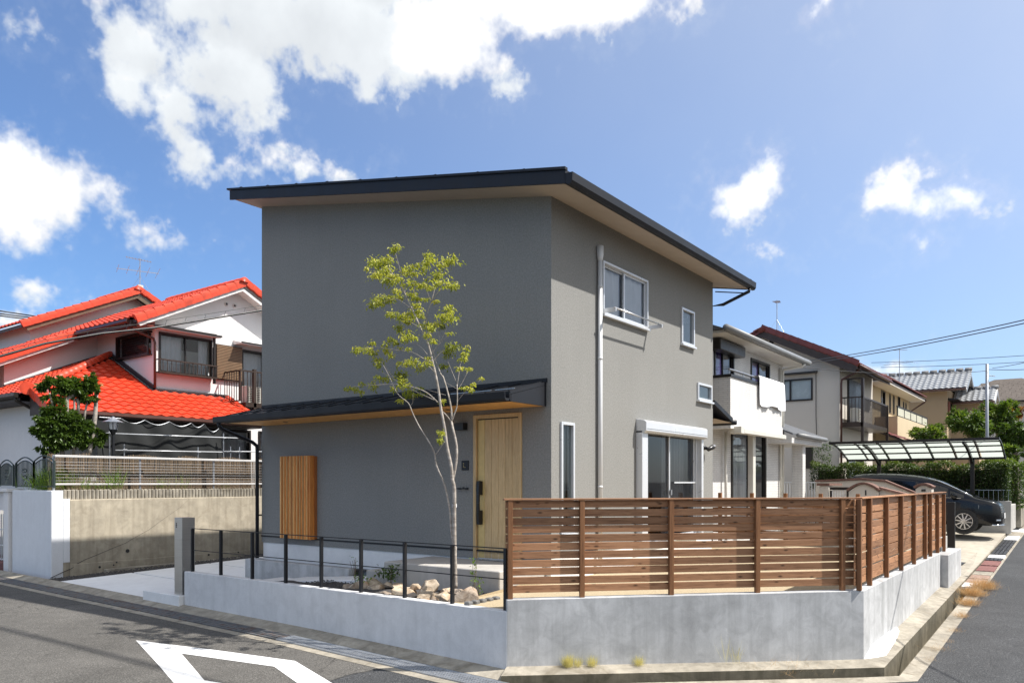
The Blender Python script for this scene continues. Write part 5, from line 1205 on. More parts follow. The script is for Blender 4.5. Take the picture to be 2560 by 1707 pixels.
f = frame_x(MB(), *WBW[:2], *WBW[2:], XB-.05, .06, .1); f.box(XB-.04, XB+.05, 3.14, 3.2, WBW[2]+.06, WBW[3]-.06); w = f.build('window', 'dark_alu', bh)
MB().box(XB+.03, XB+.04, 2.3, 3.46, 5.64, 6.5).build('pane', 'obscure_glass', w)
MB().prism([(XB, 2.1, 6.80), (XB-.3, 2.1, 6.76), (XB-.3, 2.1, 6.70), (XB, 2.1, 6.70)], (0, 1.5, 0)).build('window_hood', 'dark_alu', bh, fix=True)
MB().box(XB-.06, XB+.02, 2.28, 2.9, 2.86, 3.9).build('shutter', 'dark_alu', bh)
for y in (3.95, 4.2): MB().tube([(XB-.02, y, 8.14), (XB+.01, y, 8.14)], .10, 12).build('gable_vent', 'interior_dark', bh)
sd = MB().box(23.7, 26.2, YB-.06, YB+.02, 4.75, 6.55).build('shutter_doors', 'dark_alu', bh)
for k in range(26): MB().box(23.72, 24.9, YB-.085, YB-.061, 4.8+k*.066, 4.84+k*.066).build('louvre', 'dark_alu', sd)
MB().box(23.6, 26.5, YB+.05, YB+.08, 1.6, 3.6).build('terrace_glass', 'glass_dark', bh); MB().box(23.6, 26.5, YB+.4, YB+.42, 1.6, 3.6).build('unlit_backing', 'interior_dark', bh)
bb = MB().box(22.75, 27.6, .45, YB-.001, 4.5, 4.68).build('balcony', 'brown_alu', bh)
for x in (22.8, 27.5): MB().box(x-.05, x+.05, .42, .52, 1.3, 6.4 if x < 25 else 5.7).build('balcony_post', 'brown_alu', bb)
MB().beam((22.75, .47, 5.66), (27.6, .47, 5.66), .06, .06).beam((22.78, .47, 5.66), (22.78, YB, 5.66), .05, .05).beam((22.78, .47, 6.4), (22.78, YB, 6.4), .05, .05).build('handrail', 'brown_alu', bb)
for i in range(32): MB().box(22.95+i*.145-.012, 22.95+i*.145+.012, .46, .48, 4.68, 5.64).build('baluster', 'brown_alu', bb)
for i in range(5): MB().box(22.77, 22.79, .6+i*.13-.01, .6+i*.13+.01, 4.68, 5.64).build('baluster', 'brown_alu', bb)
air_con((23.5, .85, 4.682), '-y', 'white air conditioner on the brown balcony of the beige house')
MB().tube([(XB-.03, 2.15, 6.7), (XB-.03, 2.15, 5.0), (XB-.03, 2.12, 4.0), (XB-.05, 2.05, 3.85)], .012, 5).build('wall_cable', 'black_plastic', bh)
ar = onX('A5', 548, 215, 24.); antenna((24., BR, BRZ), 1.5, 'antenna on the maroon ridge of the beige house', yaw=.2, second=False)

# ------------------------------------------------------------------ houses farther along the street
ch = thing('cream_house', 'cream stucco house with red tile eaves and frosted balcony', 'house', (35, 3, 1.6))
mb = MB(); wall_cells(mb, ('Y', 1.6), 29.6, 39.6, 1.2, lambda a: 7.1, [(32.0, 33.0, 5.2, 6.9), (34.0, 34.35, 5.9, 6.9), (35.0, 35.35, 5.9, 6.9), (36.3, 36.9, 5.6, 7.0), (37.8, 38.1, 5.9, 6.8), (38.5, 38.8, 5.9, 6.8)], .12, -1)
wall_cells(mb, ('X', 29.6), 1.6, 7., 1.2, lambda a: 7.1, [], .12, -1); wall_cells(mb, ('X', 39.6), 1.6, 7., 1.2, lambda a: 7.1, [], .12, 1); mb.build('wall', 'stucco_cream', ch)
for x0, x1, z0, z1 in ((32.0, 33.0, 5.2, 6.9), (34.0, 34.35, 5.9, 6.9), (35.0, 35.35, 5.9, 6.9), (36.3, 36.9, 5.6, 7.0), (37.8, 38.1, 5.9, 6.8), (38.5, 38.8, 5.9, 6.8)):
    w = frame_y(MB(), x0, x1, z0, z1, 1.58, .06, .06).build('window', 'dark_alu', ch); MB().box(x0, x1, 1.64, 1.65, z0, z1).build('pane', 'glass_dark', w); MB().box(x0, x1, 1.71, 1.72, z0, z1).build('unlit_backing', 'interior_dark', w)
cr = MB().prism([(28.8, .85, 7.12), (28.8, 4.3, 8.7), (28.8, 7.8, 7.12), (28.8, 7.8, 7.0), (28.8, .85, 7.0)], (11.6, 0, 0)).build('roof', 'fascia_dark', ch, fix=True)
T3 = Tiler(40); T3.field(cr, (28.8, .80, 7.16), (1, 0, 0), Vector((0, 3.45, 1.58)), 11.6, 3.8); T3.finish(pan_tile(), 'tile_maroon')
MB().box(28.8, 40.4, .85, 1.6, 6.96, 6.995).build('soffit', 'soffit_white', ch)
MB().tube([(40.2, .8, 7.05), (40.2, .9, 6.9), (39.7, 1.5, 6.4), (39.7, 1.5, 1.5)], .05, 6).build('downpipe', 'pipe_brown', ch)
cbk = MB().box(30.6, 39.4, .6, 1.599, 4.3, 5.45).build('balcony', 'stucco_cream', ch)
simple('frosted_panel', (.62, .60, .47), .35); MB().box(30.7, 39.3, .62, .64, 5.5, 5.88).build('frosted_panel', 'frosted_panel', cbk); MB().box(30.65, 39.35, .60, .66, 5.89, 5.95).box(30.65, 39.35, .6, .66, 5.452, 5.49).build('panel_rail', 'dark_alu', cbk)
for i in range(6): MB().box(30.7+i*1.72-.03, 30.7+i*1.72+.03, .6, .65, 5.49, 5.89).build('panel_post', 'dark_alu', cbk)
pr2 = MB().prism([(29.0, .1, 4.15), (31.2, .1, 4.15), (31.0, 1.5, 4.75), (29.0, 1.5, 4.75)], (0, 0, .06)).build('porch_roof', 'fascia_dark', ch, fix=True)
T4 = Tiler(20); T4.field(pr2, (29.0, .08, 4.24), (1, 0, 0), Vector((0, 1.4, .6)), 2.2, 1.5); T4.finish(pan_tile(), 'tile_maroon')
th = thing('tan_house', 'tan stucco house with silver grey tiled gable roof beyond the cream house', 'house', (48, 2, 2.2))
mb = MB(); wall_cells(mb, ('X', 44.6), .3, 9., 1.5, lambda a: 8.1, [], .1, -1); wall_cells(mb, ('Y', .3), 44.6, 51., 1.5, lambda a: 8.2, [(45.2, 46.6, 6.0, 7.3)], .1, -1)
wall_cells(mb, ('X', 46.8), -1.2, .3, 1.5, lambda a: 7.4, [], .1, -1); wall_cells(mb, ('Y', -1.2), 46.8, 51., 1.5, lambda a: 7.4, [(47.6, 48.8, 5.6, 6.8)], .1, -1); mb.build('wall', 'stucco_tan', th)
def gable_y(parent, xe, xr, ze, zr_, y0, y1, mat, lim=140):
    """roof with its ridge along y, visible slope facing -x"""
    r = MB().prism([(xe, y0, ze), (xr, y0, zr_), (2*xr-xe, y0, ze), (2*xr-xe, y0, ze-.12), (xr, y0, zr_-.14), (xe, y0, ze-.12)], (0, y1-y0, 0)).build('roof', 'fascia_white', parent, fix=True)
    d = Vector((xr-xe, 0, zr_-ze)); t = Tiler(lim); t.field(r, (xe-.05, y1, ze+.03), (0, -1, 0), d, y1-y0, d.length, w=.32, l=.36); t.finish(pan_tile(.32, .38, .05, .03), 'tile_silver')
    run_tiles(ridge_tile(r=.2), 'slate_grey', r, (xr, y0-.05, zr_+.05), (xr, y1, zr_+.05), 'ridge_tile', side=(1, 0, 0), l=.5)
    MB().prism([(xe, y0-.02, ze-.1), (xr, y0-.02, zr_-.1), (xr, y0-.02, zr_-.3), (xe+.2, y0-.02, ze-.25)], (0, .05, 0)).prism([(2*xr-xe, y0-.02, ze-.1), (xr, y0-.02, zr_-.1), (xr, y0-.02, zr_-.3), (2*xr-xe-.2, y0-.02, ze-.25)], (0, .05, 0)).build('bargeboard', 'galvanised', r, fix=True)
    MB().tube([(xe-.1, y0, ze-.06), (xe-.1, y1, ze-.06)], .06, 6).build('eaves_gutter', 'pipe_brown', r)
    return r
gable_y(th, 44.0, 46.5, 8.0, 9.3, -.8, 6.5, 'tile_silver'); gable_y(th, 46.2, 48., 7.35, 8.25, -2.1, .2, 'tile_silver', 60)
mb = MB(); mb.add([(44.3, .3, 8.1), (48.7, .3, 8.1), (46.5, .3, 9.2)], [(0, 1, 2)]).add([(46.5, -1.2, 7.3), (49.5, -1.2, 7.3), (48, -1.2, 8.1)], [(0, 1, 2)]); mb.build('gable_wall', 'stucco_beige', th)
simple('shutter_red', (.22, .07, .05), .6); MB().box(44.9, 45.25, .2, .28, 6.0, 7.3).build('shutter', 'shutter_red', th)
w = frame_y(MB(), 45.25, 46.6, 6., 7.3, .26, .06, .06).build('window', 'dark_alu', th); MB().box(45.25, 46.6, .34, .35, 6., 7.3).build('pane', 'glass_dark', w); MB().box(45.25, 46.6, .38, .39, 6., 7.3).build('unlit_backing', 'interior_dark', w)
w = frame_y(MB(), 47.6, 48.8, 5.6, 6.8, -1.24, .06, .06).build('window', 'dark_alu', th); MB().box(47.6, 48.8, -1.16, -1.15, 5.6, 6.8).build('pane', 'glass_dark', w); MB().box(47.6, 48.8, -1.12, -1.11, 5.6, 6.8).build('unlit_backing', 'interior_dark', w)
MB().prism([(45.0, .3, 7.55), (45.0, -.3, 7.45), (45.0, -.3, 7.4), (45., .3, 7.42)], (1.9, 0, 0)).build('window_hood', 'dark_alu', th, fix=True)
antenna((44.2, 2.9, 8.4), 2.4, 'spindly antenna on the silver tiled roof', yaw=1.2, s=1.2)
hh = thing('hip_roof_house', 'far house with brown shingled hip roof at the right edge', 'house', (62, -2, 2.6))
wall_mb = MB(); wall_cells(wall_mb, ('X', 58.), -6., 2.5, 1.8, lambda a: 8.3, [], .1, -1); wall_cells(wall_mb, ('Y', -6.), 58., 66., 1.8, lambda a: 8.3, [], .1, -1); wall_mb.build('wall', 'stucco_beige', hh)
hr = MB().add([(57.3, 3.2, 8.25), (57.3, -6.7, 8.25), (67., -6.7, 8.25), (67., 3.2, 8.25), (62., -.8, 10.4), (62., -2.6, 10.4)], [(0, 1, 5, 4), (1, 2, 5), (2, 3, 4, 5), (3, 0, 4), (3, 2, 1, 0)]).build('roof', 'shingle_brown', hh, fix=True)
shm = MB().box(0, .62, 0, .40, -.01, .022).mesh('shingle'); shm.materials.append(M['shingle_brown']); dn = Vector((4.7, 0, 2.15)).normalized(); rsd = random.Random(2)
for j in range(12):
    x = 57.3+j*.36*dn.x; z = 8.25+j*.36*dn.z; f_ = j*.36*dn.x/4.7; ya, yb = 3.2-f_*4.0, -6.7+f_*4.1
    y = ya-rsd.uniform(0, .5)
    while y-.62 > yb:
        put('shingle', shm, None, hr, xf((x, y, z+.015), (0, -1, 0), dn)); y -= .64
MB().tube([(57.2, -6.7, 8.2), (57.2, 3.2, 8.2)], .07, 6).build('eaves_gutter', 'dark_alu', hh)

# ------------------------------------------------------------------ driveway of the next lot, gate walls, carport
mb = MB(); P = [(9.9, -4.45), (20.4, -4.45), (20.4, 2.), (9.9, 2.)]
def lz(x, y): return zr(x, -5)+.10+max(0, (y+4.45))*.03+.05*cl((x-12)/6, 0, 1)
mb.grid(lambda u, v: (9.92+u*10.6, -4.49+v*6.5, lz(9.92+u*10.6, -4.49+v*6.5)), 20, 8); struct('neighbour_driveway', mb, 'concrete_drive')
mn = MB().box(11.6, 12.2, -4.2, -3.85, lz(12, -4)+.004, lz(12, -4)+.012).build('driveway_grate', 'cover_steel'); tag(mn, 'small rusty grate set in the concrete driveway', 'grate')
simple('brick_cap', (.16, .085, .065), .85, var=.3, nscale=14, bump=.5); simple('brick_paver', (.24, .13, .10), .85, var=.3, nscale=14)
XG = 13.5
gw = thing('gate_wall', 'cream gate pillars with arched brown brick caps behind the timber fence', 'wall', (XG, -1.8, .6))
MB().box(XG, XG+.45, -.62, -.36, .5, 2.20).build('pillar', 'stucco_beige', gw, bevel=.01); MB().box(XG-.05, XG+1.4, -.66, -.3, 2.202, 2.27).build('pillar_cap', 'brick_cap', gw)
def arch_pillar(y0, y1, zb, zs, rise, x0, x1, slit=None):
    n = 12; pts = [(y0, zb), (y1, zb)]+[(y1+(y0-y1)*i/n, zs+rise*math.sin(math.pi*i/n)) for i in range(n+1)]
    p = MB().prism([(x0, y, z) for y, z in pts], (x1-x0, 0, 0)).build('arched_pillar', 'stucco_beige', gw, fix=True)
    for i in range(n):
        a = (y1+.04+(y0-y1-.08)*i/n, zs+.01+rise*math.sin(math.pi*i/n)); b = (y1+.04+(y0-y1-.08)*(i+1)/n, zs+.01+rise*math.sin(math.pi*(i+1)/n))
        MB().beam(((x0+x1)/2-.02, a[0], a[1]+.03), ((x0+x1)/2-.02, b[0]+.004, b[1]+.03), x1-x0+.1, .06, (0, 0, 1)).build('cap_brick', 'brick_cap', gw)
    return p
arch_pillar(-1.95, -1.17, .4, 2.03, .2, XG, XG+.4); MB().box(XG-.006, XG-.001, -1.64, -1.60, 1.93, 2.08).build('mail_slit', 'interior_dark', gw)
arch_pillar(-3.26, -2.88, .4, 2.12, .09, XG, XG+.4); MB().box(XG-.012, XG-.001, -3.12, -3.02, 2.05, 2.11).build('mail_mouth', 'interior_dark', gw)
MB().prism([(15.2, .2, .5), (15.2, -2.7, .5), (15.2, -2.7, 1.9), (15.2, -1.8, 2.3), (15.2, -1.1, 2.36), (15.2, .2, 2.3)], (.15, 0, 0)).build('rear_wall', 'stucco_beige', gw, fix=True)
MB().prism([(15.12, .2, 2.31), (15.12, -1.1, 2.37), (15.12, -1.8, 2.31), (15.12, -2.7, 1.91), (15.12, -2.7, 1.97), (15.12, -1.8, 2.37), (15.12, -1.1, 2.43), (15.12, .2, 2.37)], (.3, 0, 0)).build('wall_cap', 'brick_cap', gw, fix=True)
MB().prism([(XG+.1, -1.96, .5), (XG+.1, -2.85, .5), (XG+.1, -2.85, 1.86), (XG+.1, -1.96, 2.1)], (.2, 0, 0)).build('link_wall', 'stucco_beige', gw, fix=True)
MB().prism([(XG+.02, -1.96, 2.105), (XG+.02, -2.85, 1.865), (XG+.02, -2.85, 1.93), (XG+.02, -1.96, 2.17)], (.36, 0, 0)).build('link_cap', 'brick_paver', gw, fix=True)
dg = thing('slatted_gate', 'dark metal gate with white vertical bars between the cream pillars', 'gate', (XG, -.9, .6))
MB().box(XG+.05, XG+.09, -1.16, -.64, 2.08, 2.16).box(XG+.05, XG+.09, -.70, -.64, .7, 2.07).box(XG+.05, XG+.09, -1.16, -1.10, .7, 2.07).build('gate_frame', 'dark_alu', dg)
for i in range(9): MB().box(XG+.06, XG+.08, -1.07+i*.044, -1.055+i*.044, .7, 2.07).build('gate_bar', 'pipe_white', dg)
dp = MB().box(12.9, 13.0, -3.88, -3.70, .5, 1.79).build('sign_post', 'dark_alu', bevel=.006); tag(dp, 'dark brown panel standing at the far end of the timber fence', 'panel')
wf = thing('white_bar_fence', 'white vertical bar fence behind the porch column', 'fence', (17.5, 1.4, 1.2))
ya, yb = onX('A5', 855, 1330, 17.5).y, onX('A5', 590, 1330, 17.5).y
MB().beam((17.5, ya, 2.30), (17.5, yb, 2.30), .04, .04).beam((17.5, ya, 1.35), (17.5, yb, 1.35), .04, .04).build('rail', 'pipe_white', wf)
for i in range(14): y = ya+(yb-ya)*i/13; MB().box(17.49, 17.51, y-.012, y+.012, 1.35, 2.3).build('bar', 'pipe_white', wf)
lowl = MB().box(20.25, 20.42, -4.62, 2.5, .6, 1.68).build('block_wall', 'concrete_step', bevel=.01); tag(lowl, 'grey concrete wall under the hedge beside the black van', 'wall')
lw2 = MB().box(20.43, 22.4, -4.62, -4.45, .7, 1.55).build('block_wall', 'concrete_step', bevel=.01); tag(lw2, 'short concrete wall facing the street below the hedge', 'wall')
lw3 = MB().box(22.9, 27., -4.75, -4.55, .7, 1.5).build('block_wall', 'concrete_kerb', bevel=.01); tag(lw3, 'farther weathered concrete wall along the street', 'wall')
# carport
cp = thing('carport', 'cantilever carport with curved pale panels above the black van', 'carport', (20, -2.1, .9))
def cpz(u): return 3.10+.52*math.sin(u*1.5)     # u = 0 at the posts, 1 at the free edge
def cpx(u): return 20.0-2.4*u
simple('poly_panel', (.62, .66, .62), .35)
m_, nt_2, out_ = newmat('poly_clear'); N_ = NT(nt_2); tl = N_.n('BsdfTranslucent'); tl.inputs[0].default_value = (.50, .54, .49, 1); mxs = N_.n('MixShader'); mxs.inputs[0].default_value = .7; N_.l(N_.bsdf((.6, .64, .6), .3), mxs.inputs[1]); N_.l(tl.outputs[0], mxs.inputs[2]); N_.l(mxs.outputs[0], out_.inputs[0]); M['poly_clear'] = m_
NY, NU = 7, 4; ys_ = [-4.48+i*4.85/NY for i in range(NY+1)]
for i in range(NY):
    for j in range(NU):
        a, b = j/NU, (j+1)/NU
        MB().grid(lambda u, v: (cpx(a+.02+(b-a-.04)*u), ys_[i]+.04+(ys_[i+1]-ys_[i]-.08)*v, cpz(a+.02+(b-a-.04)*u)+.01), 3, 1).build('roof_panel', 'poly_clear', cp)
for y in ys_:
    m = MB(); pts = [(cpx(k/10), y, cpz(k/10)) for k in range(11)]
    for k in range(10): m.beam(pts[k], pts[k+1], .035, .04)
    m.build('rib', 'dark_alu', cp)
for j in range(NU+1): MB().beam((cpx(j/NU), -4.5, cpz(j/NU)+(.0 if 0 < j < NU else .0)), (cpx(j/NU), .4, cpz(j/NU)), .045 if 0 < j < NU else .10, .045 if 0 < j < NU else .09).build('purlin', 'dark_alu', cp)
for y in (-.68, -3.55):
    MB().box(19.95, 20.09, y-.06, y+.06, .85, 3.1).build('post', 'dark_alu', cp, bevel=.01)
    m = MB(); pts = [(cpx(k/12), y, cpz(k/12)-.09-.04*(1-k/12)) for k in range(13)]
    for k in range(12): m.beam(pts[k], pts[k+1], .07, .14-.006*k)
    m.build('arm', 'dark_alu', cp)
# street pole and wires
sp = onY('A5', 2080, 1040, -4.6); dsp = 34.; sr = sight('A5', 2080, 470)
px_, py_ = EYE[0]+sr[0]*dsp, EYE[1]+sr[1]*dsp; ptop = EYE[2]+sr[2]*dsp
simple('wire_grey2', (.30, .32, .35), .5, .3)
po = thing('street_pole', 'slim grey steel pole rising beyond the carport', 'pole', (px_, py_, 1.))
MB().tube([(px_, py_, .8), (px_, py_, ptop)], [.075, .06], 10).build('shaft', 'wire_grey2', po, smooth=True)
MB().tube([(px_+.1, py_-.3, ptop-.55), (px_, py_, ptop-.5)], .02, 6).build('bracket', 'galvanised', po)
def wire(label, a, da, b, db, r=.012, sag=.1, ext=1.35):
    ra, rb_ = sight(*a), sight(*b); A_ = Vector([EYE[i]+ra[i]*da for i in range(3)]); B_ = Vector([EYE[i]+rb_[i]*db for i in range(3)])
    B_ = A_+(B_-A_)*ext; pts = [A_.lerp(B_, t/10)-Vector((0, 0, sag*4*(t/10)*(1-t/10))) for t in range(11)]
    o = MB().tube(pts, r, 5).build('overhead_wire', 'black_plastic', smooth=True); tag(o, label, 'wire', 'overhead cables')
simple('wire_grey', (.10, .11, .12), .5)
wire('upper service wire running from the white house to the right picture edge', ('A5', 780, 445), 25.5, ('A5', 2500, 60), 14., .011, .15, 1.5)
wire('lower service wire running from the white house to the right picture edge', ('A5', 800, 460), 25.5, ('A5', 2500, 85), 14., .011, .15, 1.5)
wire('wire from the beige gable to the street pole', ('A5', 640, 485), 26., ('A5', 2080, 520), 34., .012, .2, 1.)
wire('topmost thin wire far right above the pole', ('A5', 1230, 460), 45., ('A5', 2450, 390), 40., .014, .1)
wire('thin wire passing the pole top at far right', ('A5', 1300, 495), 45., ('A5', 2450, 438), 40., .014, .1)
wire('wire from the street pole to the right picture edge', ('A5', 2090, 510), 34., ('A5', 2450, 498), 30., .013, .05)
wire('slanting wire at far right above the hip roof', ('A5', 2120, 500), 36., ('A5', 2450, 430), 26., .012, .05)
ins = MB().tube([onD_ for onD_ in [Vector([EYE[i]+sight('A5', 765, 470)[i]*25.4 for i in range(3)]), Vector([EYE[i]+sight('A5', 770, 448)[i]*25.4 for i in range(3)])]], .05, 8).build('insulator', 'pipe_white'); tag(ins, 'white insulator knob holding the service wires at the white house eave', 'insulator')

# ------------------------------------------------------------------ black van under the carport
def carpaint():
    m, nt, out = newmat('car_paint'); N = NT(nt); N.l(N.bsdf((.004, .0045, .006), .25, 0., .35, None, .3, .03), out.inputs[0]); M['car_paint'] = m
carpaint(); simple('car_glass', (.006, .007, .008), .04, 0, .6, .02); simple('tyre', (.018, .018, .018), .8, bump=.3); simple('rim', (.62, .62, .63), .22, .9); simple('rim_dark', (.03, .03, .03), .4, .5); simple('chrome', (.75, .76, .78), .12, 1.); simple('plate_white', (.8, .8, .78), .5); simple('headlamp', (.45, .48, .5), .08, .6)
VX, VY, VZ = 18.13, -4.62, .795; HW = .845
van = thing('van', 'black minivan with bright multi spoke wheels parked under the carport', 'van', (VX, VY+2.2, VZ))
ztop = lambda s: float(np.interp(s, [.05, .09, .14, .3, .5, .72, 1.0, 1.35, 1.7, 2.2, 2.9, 3.5, 4.1, 4.3, 4.42, 4.45], [.55, .78, .87, .93, .975, 1.03, 1.19, 1.38, 1.545, 1.69, 1.76, 1.785, 1.765, 1.72, 1.4, .9]))
zbelt = lambda s: min(float(np.interp(s, [0, .3, .9, 1.5, 4.5], [.7, .85, .99, 1.03, 1.10])), ztop(s)-.015)
wid = lambda s: HW*float(np.interp(s, [.05, .1, .2, .4, .7, 1.2, 4.2, 4.45], [.62, .74, .86, .945, .985, 1., 1., .95]))
zbot = lambda s: float(np.interp(s, [.05, .2, .5, 4., 4.45], [.24, .19, .19, .2, .32]))
def ring(s):
    w, zt, zb, z0 = wid(s), ztop(s), zbelt(s), zbot(s); gh_ = zt-zb; cab = cl((gh_-.05)/.4, 0, 1)
    half = [(.80*w, z0), (.96*w, z0+.05), (1.0*w, z0+.18), (1.0*w, (z0+zb)*.52), (.995*w, zb-.10), (.975*w, zb-.01), (w*(.965-.02*cab), zb+gh_*.10), (w*(.95-.11*cab), zb+gh_*.72), (w*(.92-.13*cab), zb+gh_*.90), (w*(.80-.12*cab), zt-.012), (w*.4, zt+.012), (0, zt+.018)]
    return half
SS = [.05, .08, .12, .18, .3, .5, .72, .85, 1., 1.2, 1.4, 1.7, 2., 2.4, 2.9, 3.4, 3.9, 4.2, 4.33, 4.42, 4.45]
mb = MB(); rings = []
for s in SS:
    h_ = ring(s); full = [(-x, z) for x, z in h_]+[(x, z) for x, z in reversed(h_[:-1])]; rings.append([(VX+x, VY+s, VZ+z) for x, z in full])
K = len(rings[0]); mb.v = [p for r_ in rings for p in r_]
for i in range(len(SS)-1):
    for k in range(K-1): mb.f.append((i*K+k, i*K+k+1, (i+1)*K+k+1, (i+1)*K+k))
    mb.f.append((i*K+K-1, i*K, (i+1)*K, (i+1)*K+K-1))
mb.f.append(tuple(range(K))); mb.f.append(tuple((len(SS)-1)*K+k for k in range(K-1, -1, -1)))
body = mb.build('body', 'car_paint', van, smooth=True, fix=True)
def side_pt(s, t, off=.006):
    """point on the near glasshouse side, t = 0 at belt, 1 at roof rail"""
    w, zt, zb = wid(s), ztop(s), zbelt(s); gh_ = zt-zb; cab = cl((gh_-.05)/.4, 0, 1)
    x = w*(.965-.02*cab)+(w*(.95-.11*cab)-w*(.965-.02*cab))*t; z = zb+gh_*(.10+.62*t); return (VX-x-off, VY+s, VZ+z)
for s0, s1, t0, t1 in ((1.02, 1.40, 0., .75), (1.45, 2.28, .05, 1.), (2.36, 3.22, .05, 1.), (3.30, 4.12, .05, 1.)):
    n_ = 8
    def gpt(u, v):
        s = s0+(s1-s0)*u; tt = t0+(t1-t0)*v
        return side_pt(s, tt, .007)
    MB().grid(gpt, n_, 3).build('side_window', 'car_glass', van, smooth=True)
MB().grid(lambda u, v: (VX+(u-.5)*1.34*(1-.10*v), VY+.78+v*1.05, VZ+ztop(.78+v*1.05)+.016-.03*(abs(u-.5)*2)**3+.008), 8, 10).build('windscreen', 'car_glass', van, smooth=True)
m = MB(); pts = [(VX-wid(s)*.80, VY+s, VZ+ztop(s)-.004) for s in (.80, 1., 1.2, 1.45, 1.7, 2.0)]; m.tube(pts, .016, 6); m.build('pillar_trim', 'chrome', van, smooth=True)
MB().tube([(VX-wid(s)*.985-.004, VY+s, VZ+zbelt(s)+.01) for s in (1.1, 1.6, 2.4, 3.2, 4.1)], .008, 5).build('belt_trim', 'chrome', van)
for s in (1.42, 2.31, 3.30): MB().tube([(VX-wid(s)-.001, VY+s, VZ+.28), (VX-wid(s)-.001, VY+s, VZ+.6), (VX-wid(s)*.99-.001, VY+s, VZ+zbelt(s)-.03)], .006, 4).build('door_seam', 'black_plastic', van)
for s in (2.1, 2.6): MB().box(VX-HW-.02, VX-HW+.01, VY+s, VY+s+.16, VZ+.90, VZ+.925).build('door_handle', 'car_paint', van)
MB().tube([(VX-HW-.02, VY+1.32, VZ+1.07), (VX-HW-.14, VY+1.27, VZ+1.10), (VX-HW-.21, VY+1.26, VZ+1.10)], [.03, .10, .085], 10).build('wing_mirror', 'car_paint', van, smooth=True)
for sgn in (-1, 1):
    MB().grid(lambda u, v: (VX+sgn*(wid(.16+u*.48)*(.90+.09*u)+.006), VY+.15+u*.5-.01, VZ+.60+.10*u+v*(.14-.03*u)), 6, 2).build('headlight', 'headlamp', van, smooth=True)
    MB().tube([(VX+sgn*wid(.12)*.9, VY+.10, VZ+.36), (VX+sgn*(wid(.2)*.96), VY+.2, VZ+.36)], .035, 8).build('fog_lamp', 'headlamp', van)
for k in range(4): MB().beam((VX-.62, VY+.055+.008*k, VZ+.60+.06*k), (VX+.62, VY+.055+.008*k, VZ+.60+.06*k), .03, .018).build('grille_bar', 'chrome', van)
MB().box(VX-.165, VX+.165, VY+.015, VY+.03, VZ+.40, VZ+.56).build('number_plate', 'plate_white', van, bevel=.004)
MB().tube([(VX-wid(.3)*.98, VY+.3, VZ+.215), (VX-wid(.12)*.96, VY+.12, VZ+.21), (VX-.3, VY+.03, VZ+.21), (VX+.3, VY+.03, VZ+.21)], .022, 6).build('lip_trim', 'chrome', van, smooth=True)
for k in range(6): MB().beam((VX-.6, VY+2.35+k*.3, VZ+ztop(2.35+k*.3)+.02), (VX+.6, VY+2.35+k*.3, VZ+ztop(2.35+k*.3)+.02), .012, .006).build('roof_groove', 'black_plastic', van)
for sgn, sx in ((-1, 1.02), (-1, 3.72), (1, 1.02), (1, 3.72)):
    x = VX+sgn*(HW+.004); d = sgn
    MB().tube([(x-d*.02, VY+sx, VZ+.30), (x, VY+sx, VZ+.30)], .385, 24).build('wheel_arch', 'black_plastic', van)
    wl = MB().tube([(x-d*.19, VY+sx, VZ+.315), (x-d*.17, VY+sx, VZ+.315), (x+d*.0, VY+sx, VZ+.315), (x+d*.022, VY+sx, VZ+.315), (x+d*.022, VY+sx, VZ+.315)], [.29, .315, .315, .30, .255], 28).build('wheel', 'tyre', van, smooth=False)
    MB().tube([(x+d*.018, VY+sx, VZ+.315), (x+d*.0245, VY+sx, VZ+.315)], .235, 24).build('rim_back', 'rim_dark', wl)
    rm = MB()
    for k in range(28):
        a0, a1 = k*2*math.pi/28, (k+1)*2*math.pi/28
        rm.beam((x+d*.028, VY+sx+.238*math.cos(a0), VZ+.315+.238*math.sin(a0)), (x+d*.028, VY+sx+.238*math.cos(a1), VZ+.315+.238*math.sin(a1)), .018, .022, (d, 0, 0))
    rm.build('rim_ring', 'rim', wl)
    for k in range(10):
        a = k*2*math.pi/10+.15; MB().beam((x+d*.034, VY+sx+.03*math.cos(a), VZ+.315+.03*math.sin(a)), (x+d*.03, VY+sx+.232*math.cos(a), VZ+.315+.232*math.sin(a)), .012, .034, (0, -math.sin(a), math.cos(a))).build('spoke', 'rim', wl)
    MB().tube([(x+d*.03, VY+sx, VZ+.315), (x+d*.045, VY+sx, VZ+.315)], .035, 12).build('hub_cap', 'rim', wl)
# bicycle behind the porch column
bk = thing('bicycle', 'bicycle parked by the porch column of the white house', 'bicycle', (14.0, .1, lz(14, .1)))
b0 = Vector((14.0, .1, lz(14, .1)))
for dx in (0, 1.05):
    MB().tube([b0+Vector((dx+.31*math.cos(k*math.pi/10), 0, .33+.31*math.sin(k*math.pi/10))) for k in range(21)], .014, 6).build('wheel', 'tyre', bk)
MB().tube([b0+Vector((0, 0, .33)), b0+Vector((.42, 0, .3)), b0+Vector((.88, 0, .72)), b0+Vector((.32, 0, .76)), b0+Vector((.42, 0, .3))], .016, 6).tube([b0+Vector((0, 0, .33)), b0+Vector((.32, 0, .72))], .01, 6).tube([b0+Vector((1.05, 0, .33)), b0+Vector((.9, 0, .72)), b0+Vector((.86, 0, .92))], .014, 6).build('frame', 'silver', bk)
MB().tube([b0+Vector((.75, -.28, 1.02)), b0+Vector((.86, -.2, 1.05)), b0+Vector((.88, 0, .95)), b0+Vector((.86, .2, 1.05)), b0+Vector((.75, .28, 1.02))], .013, 6).build('handlebar', 'black_metal', bk)
MB().tube([b0+Vector((.12, 0, .9)), b0+Vector((.28, 0, .92)), b0+Vector((.42, 0, .9))], [.08, .07, .02], 8).build('saddle', 'black_plastic', bk)
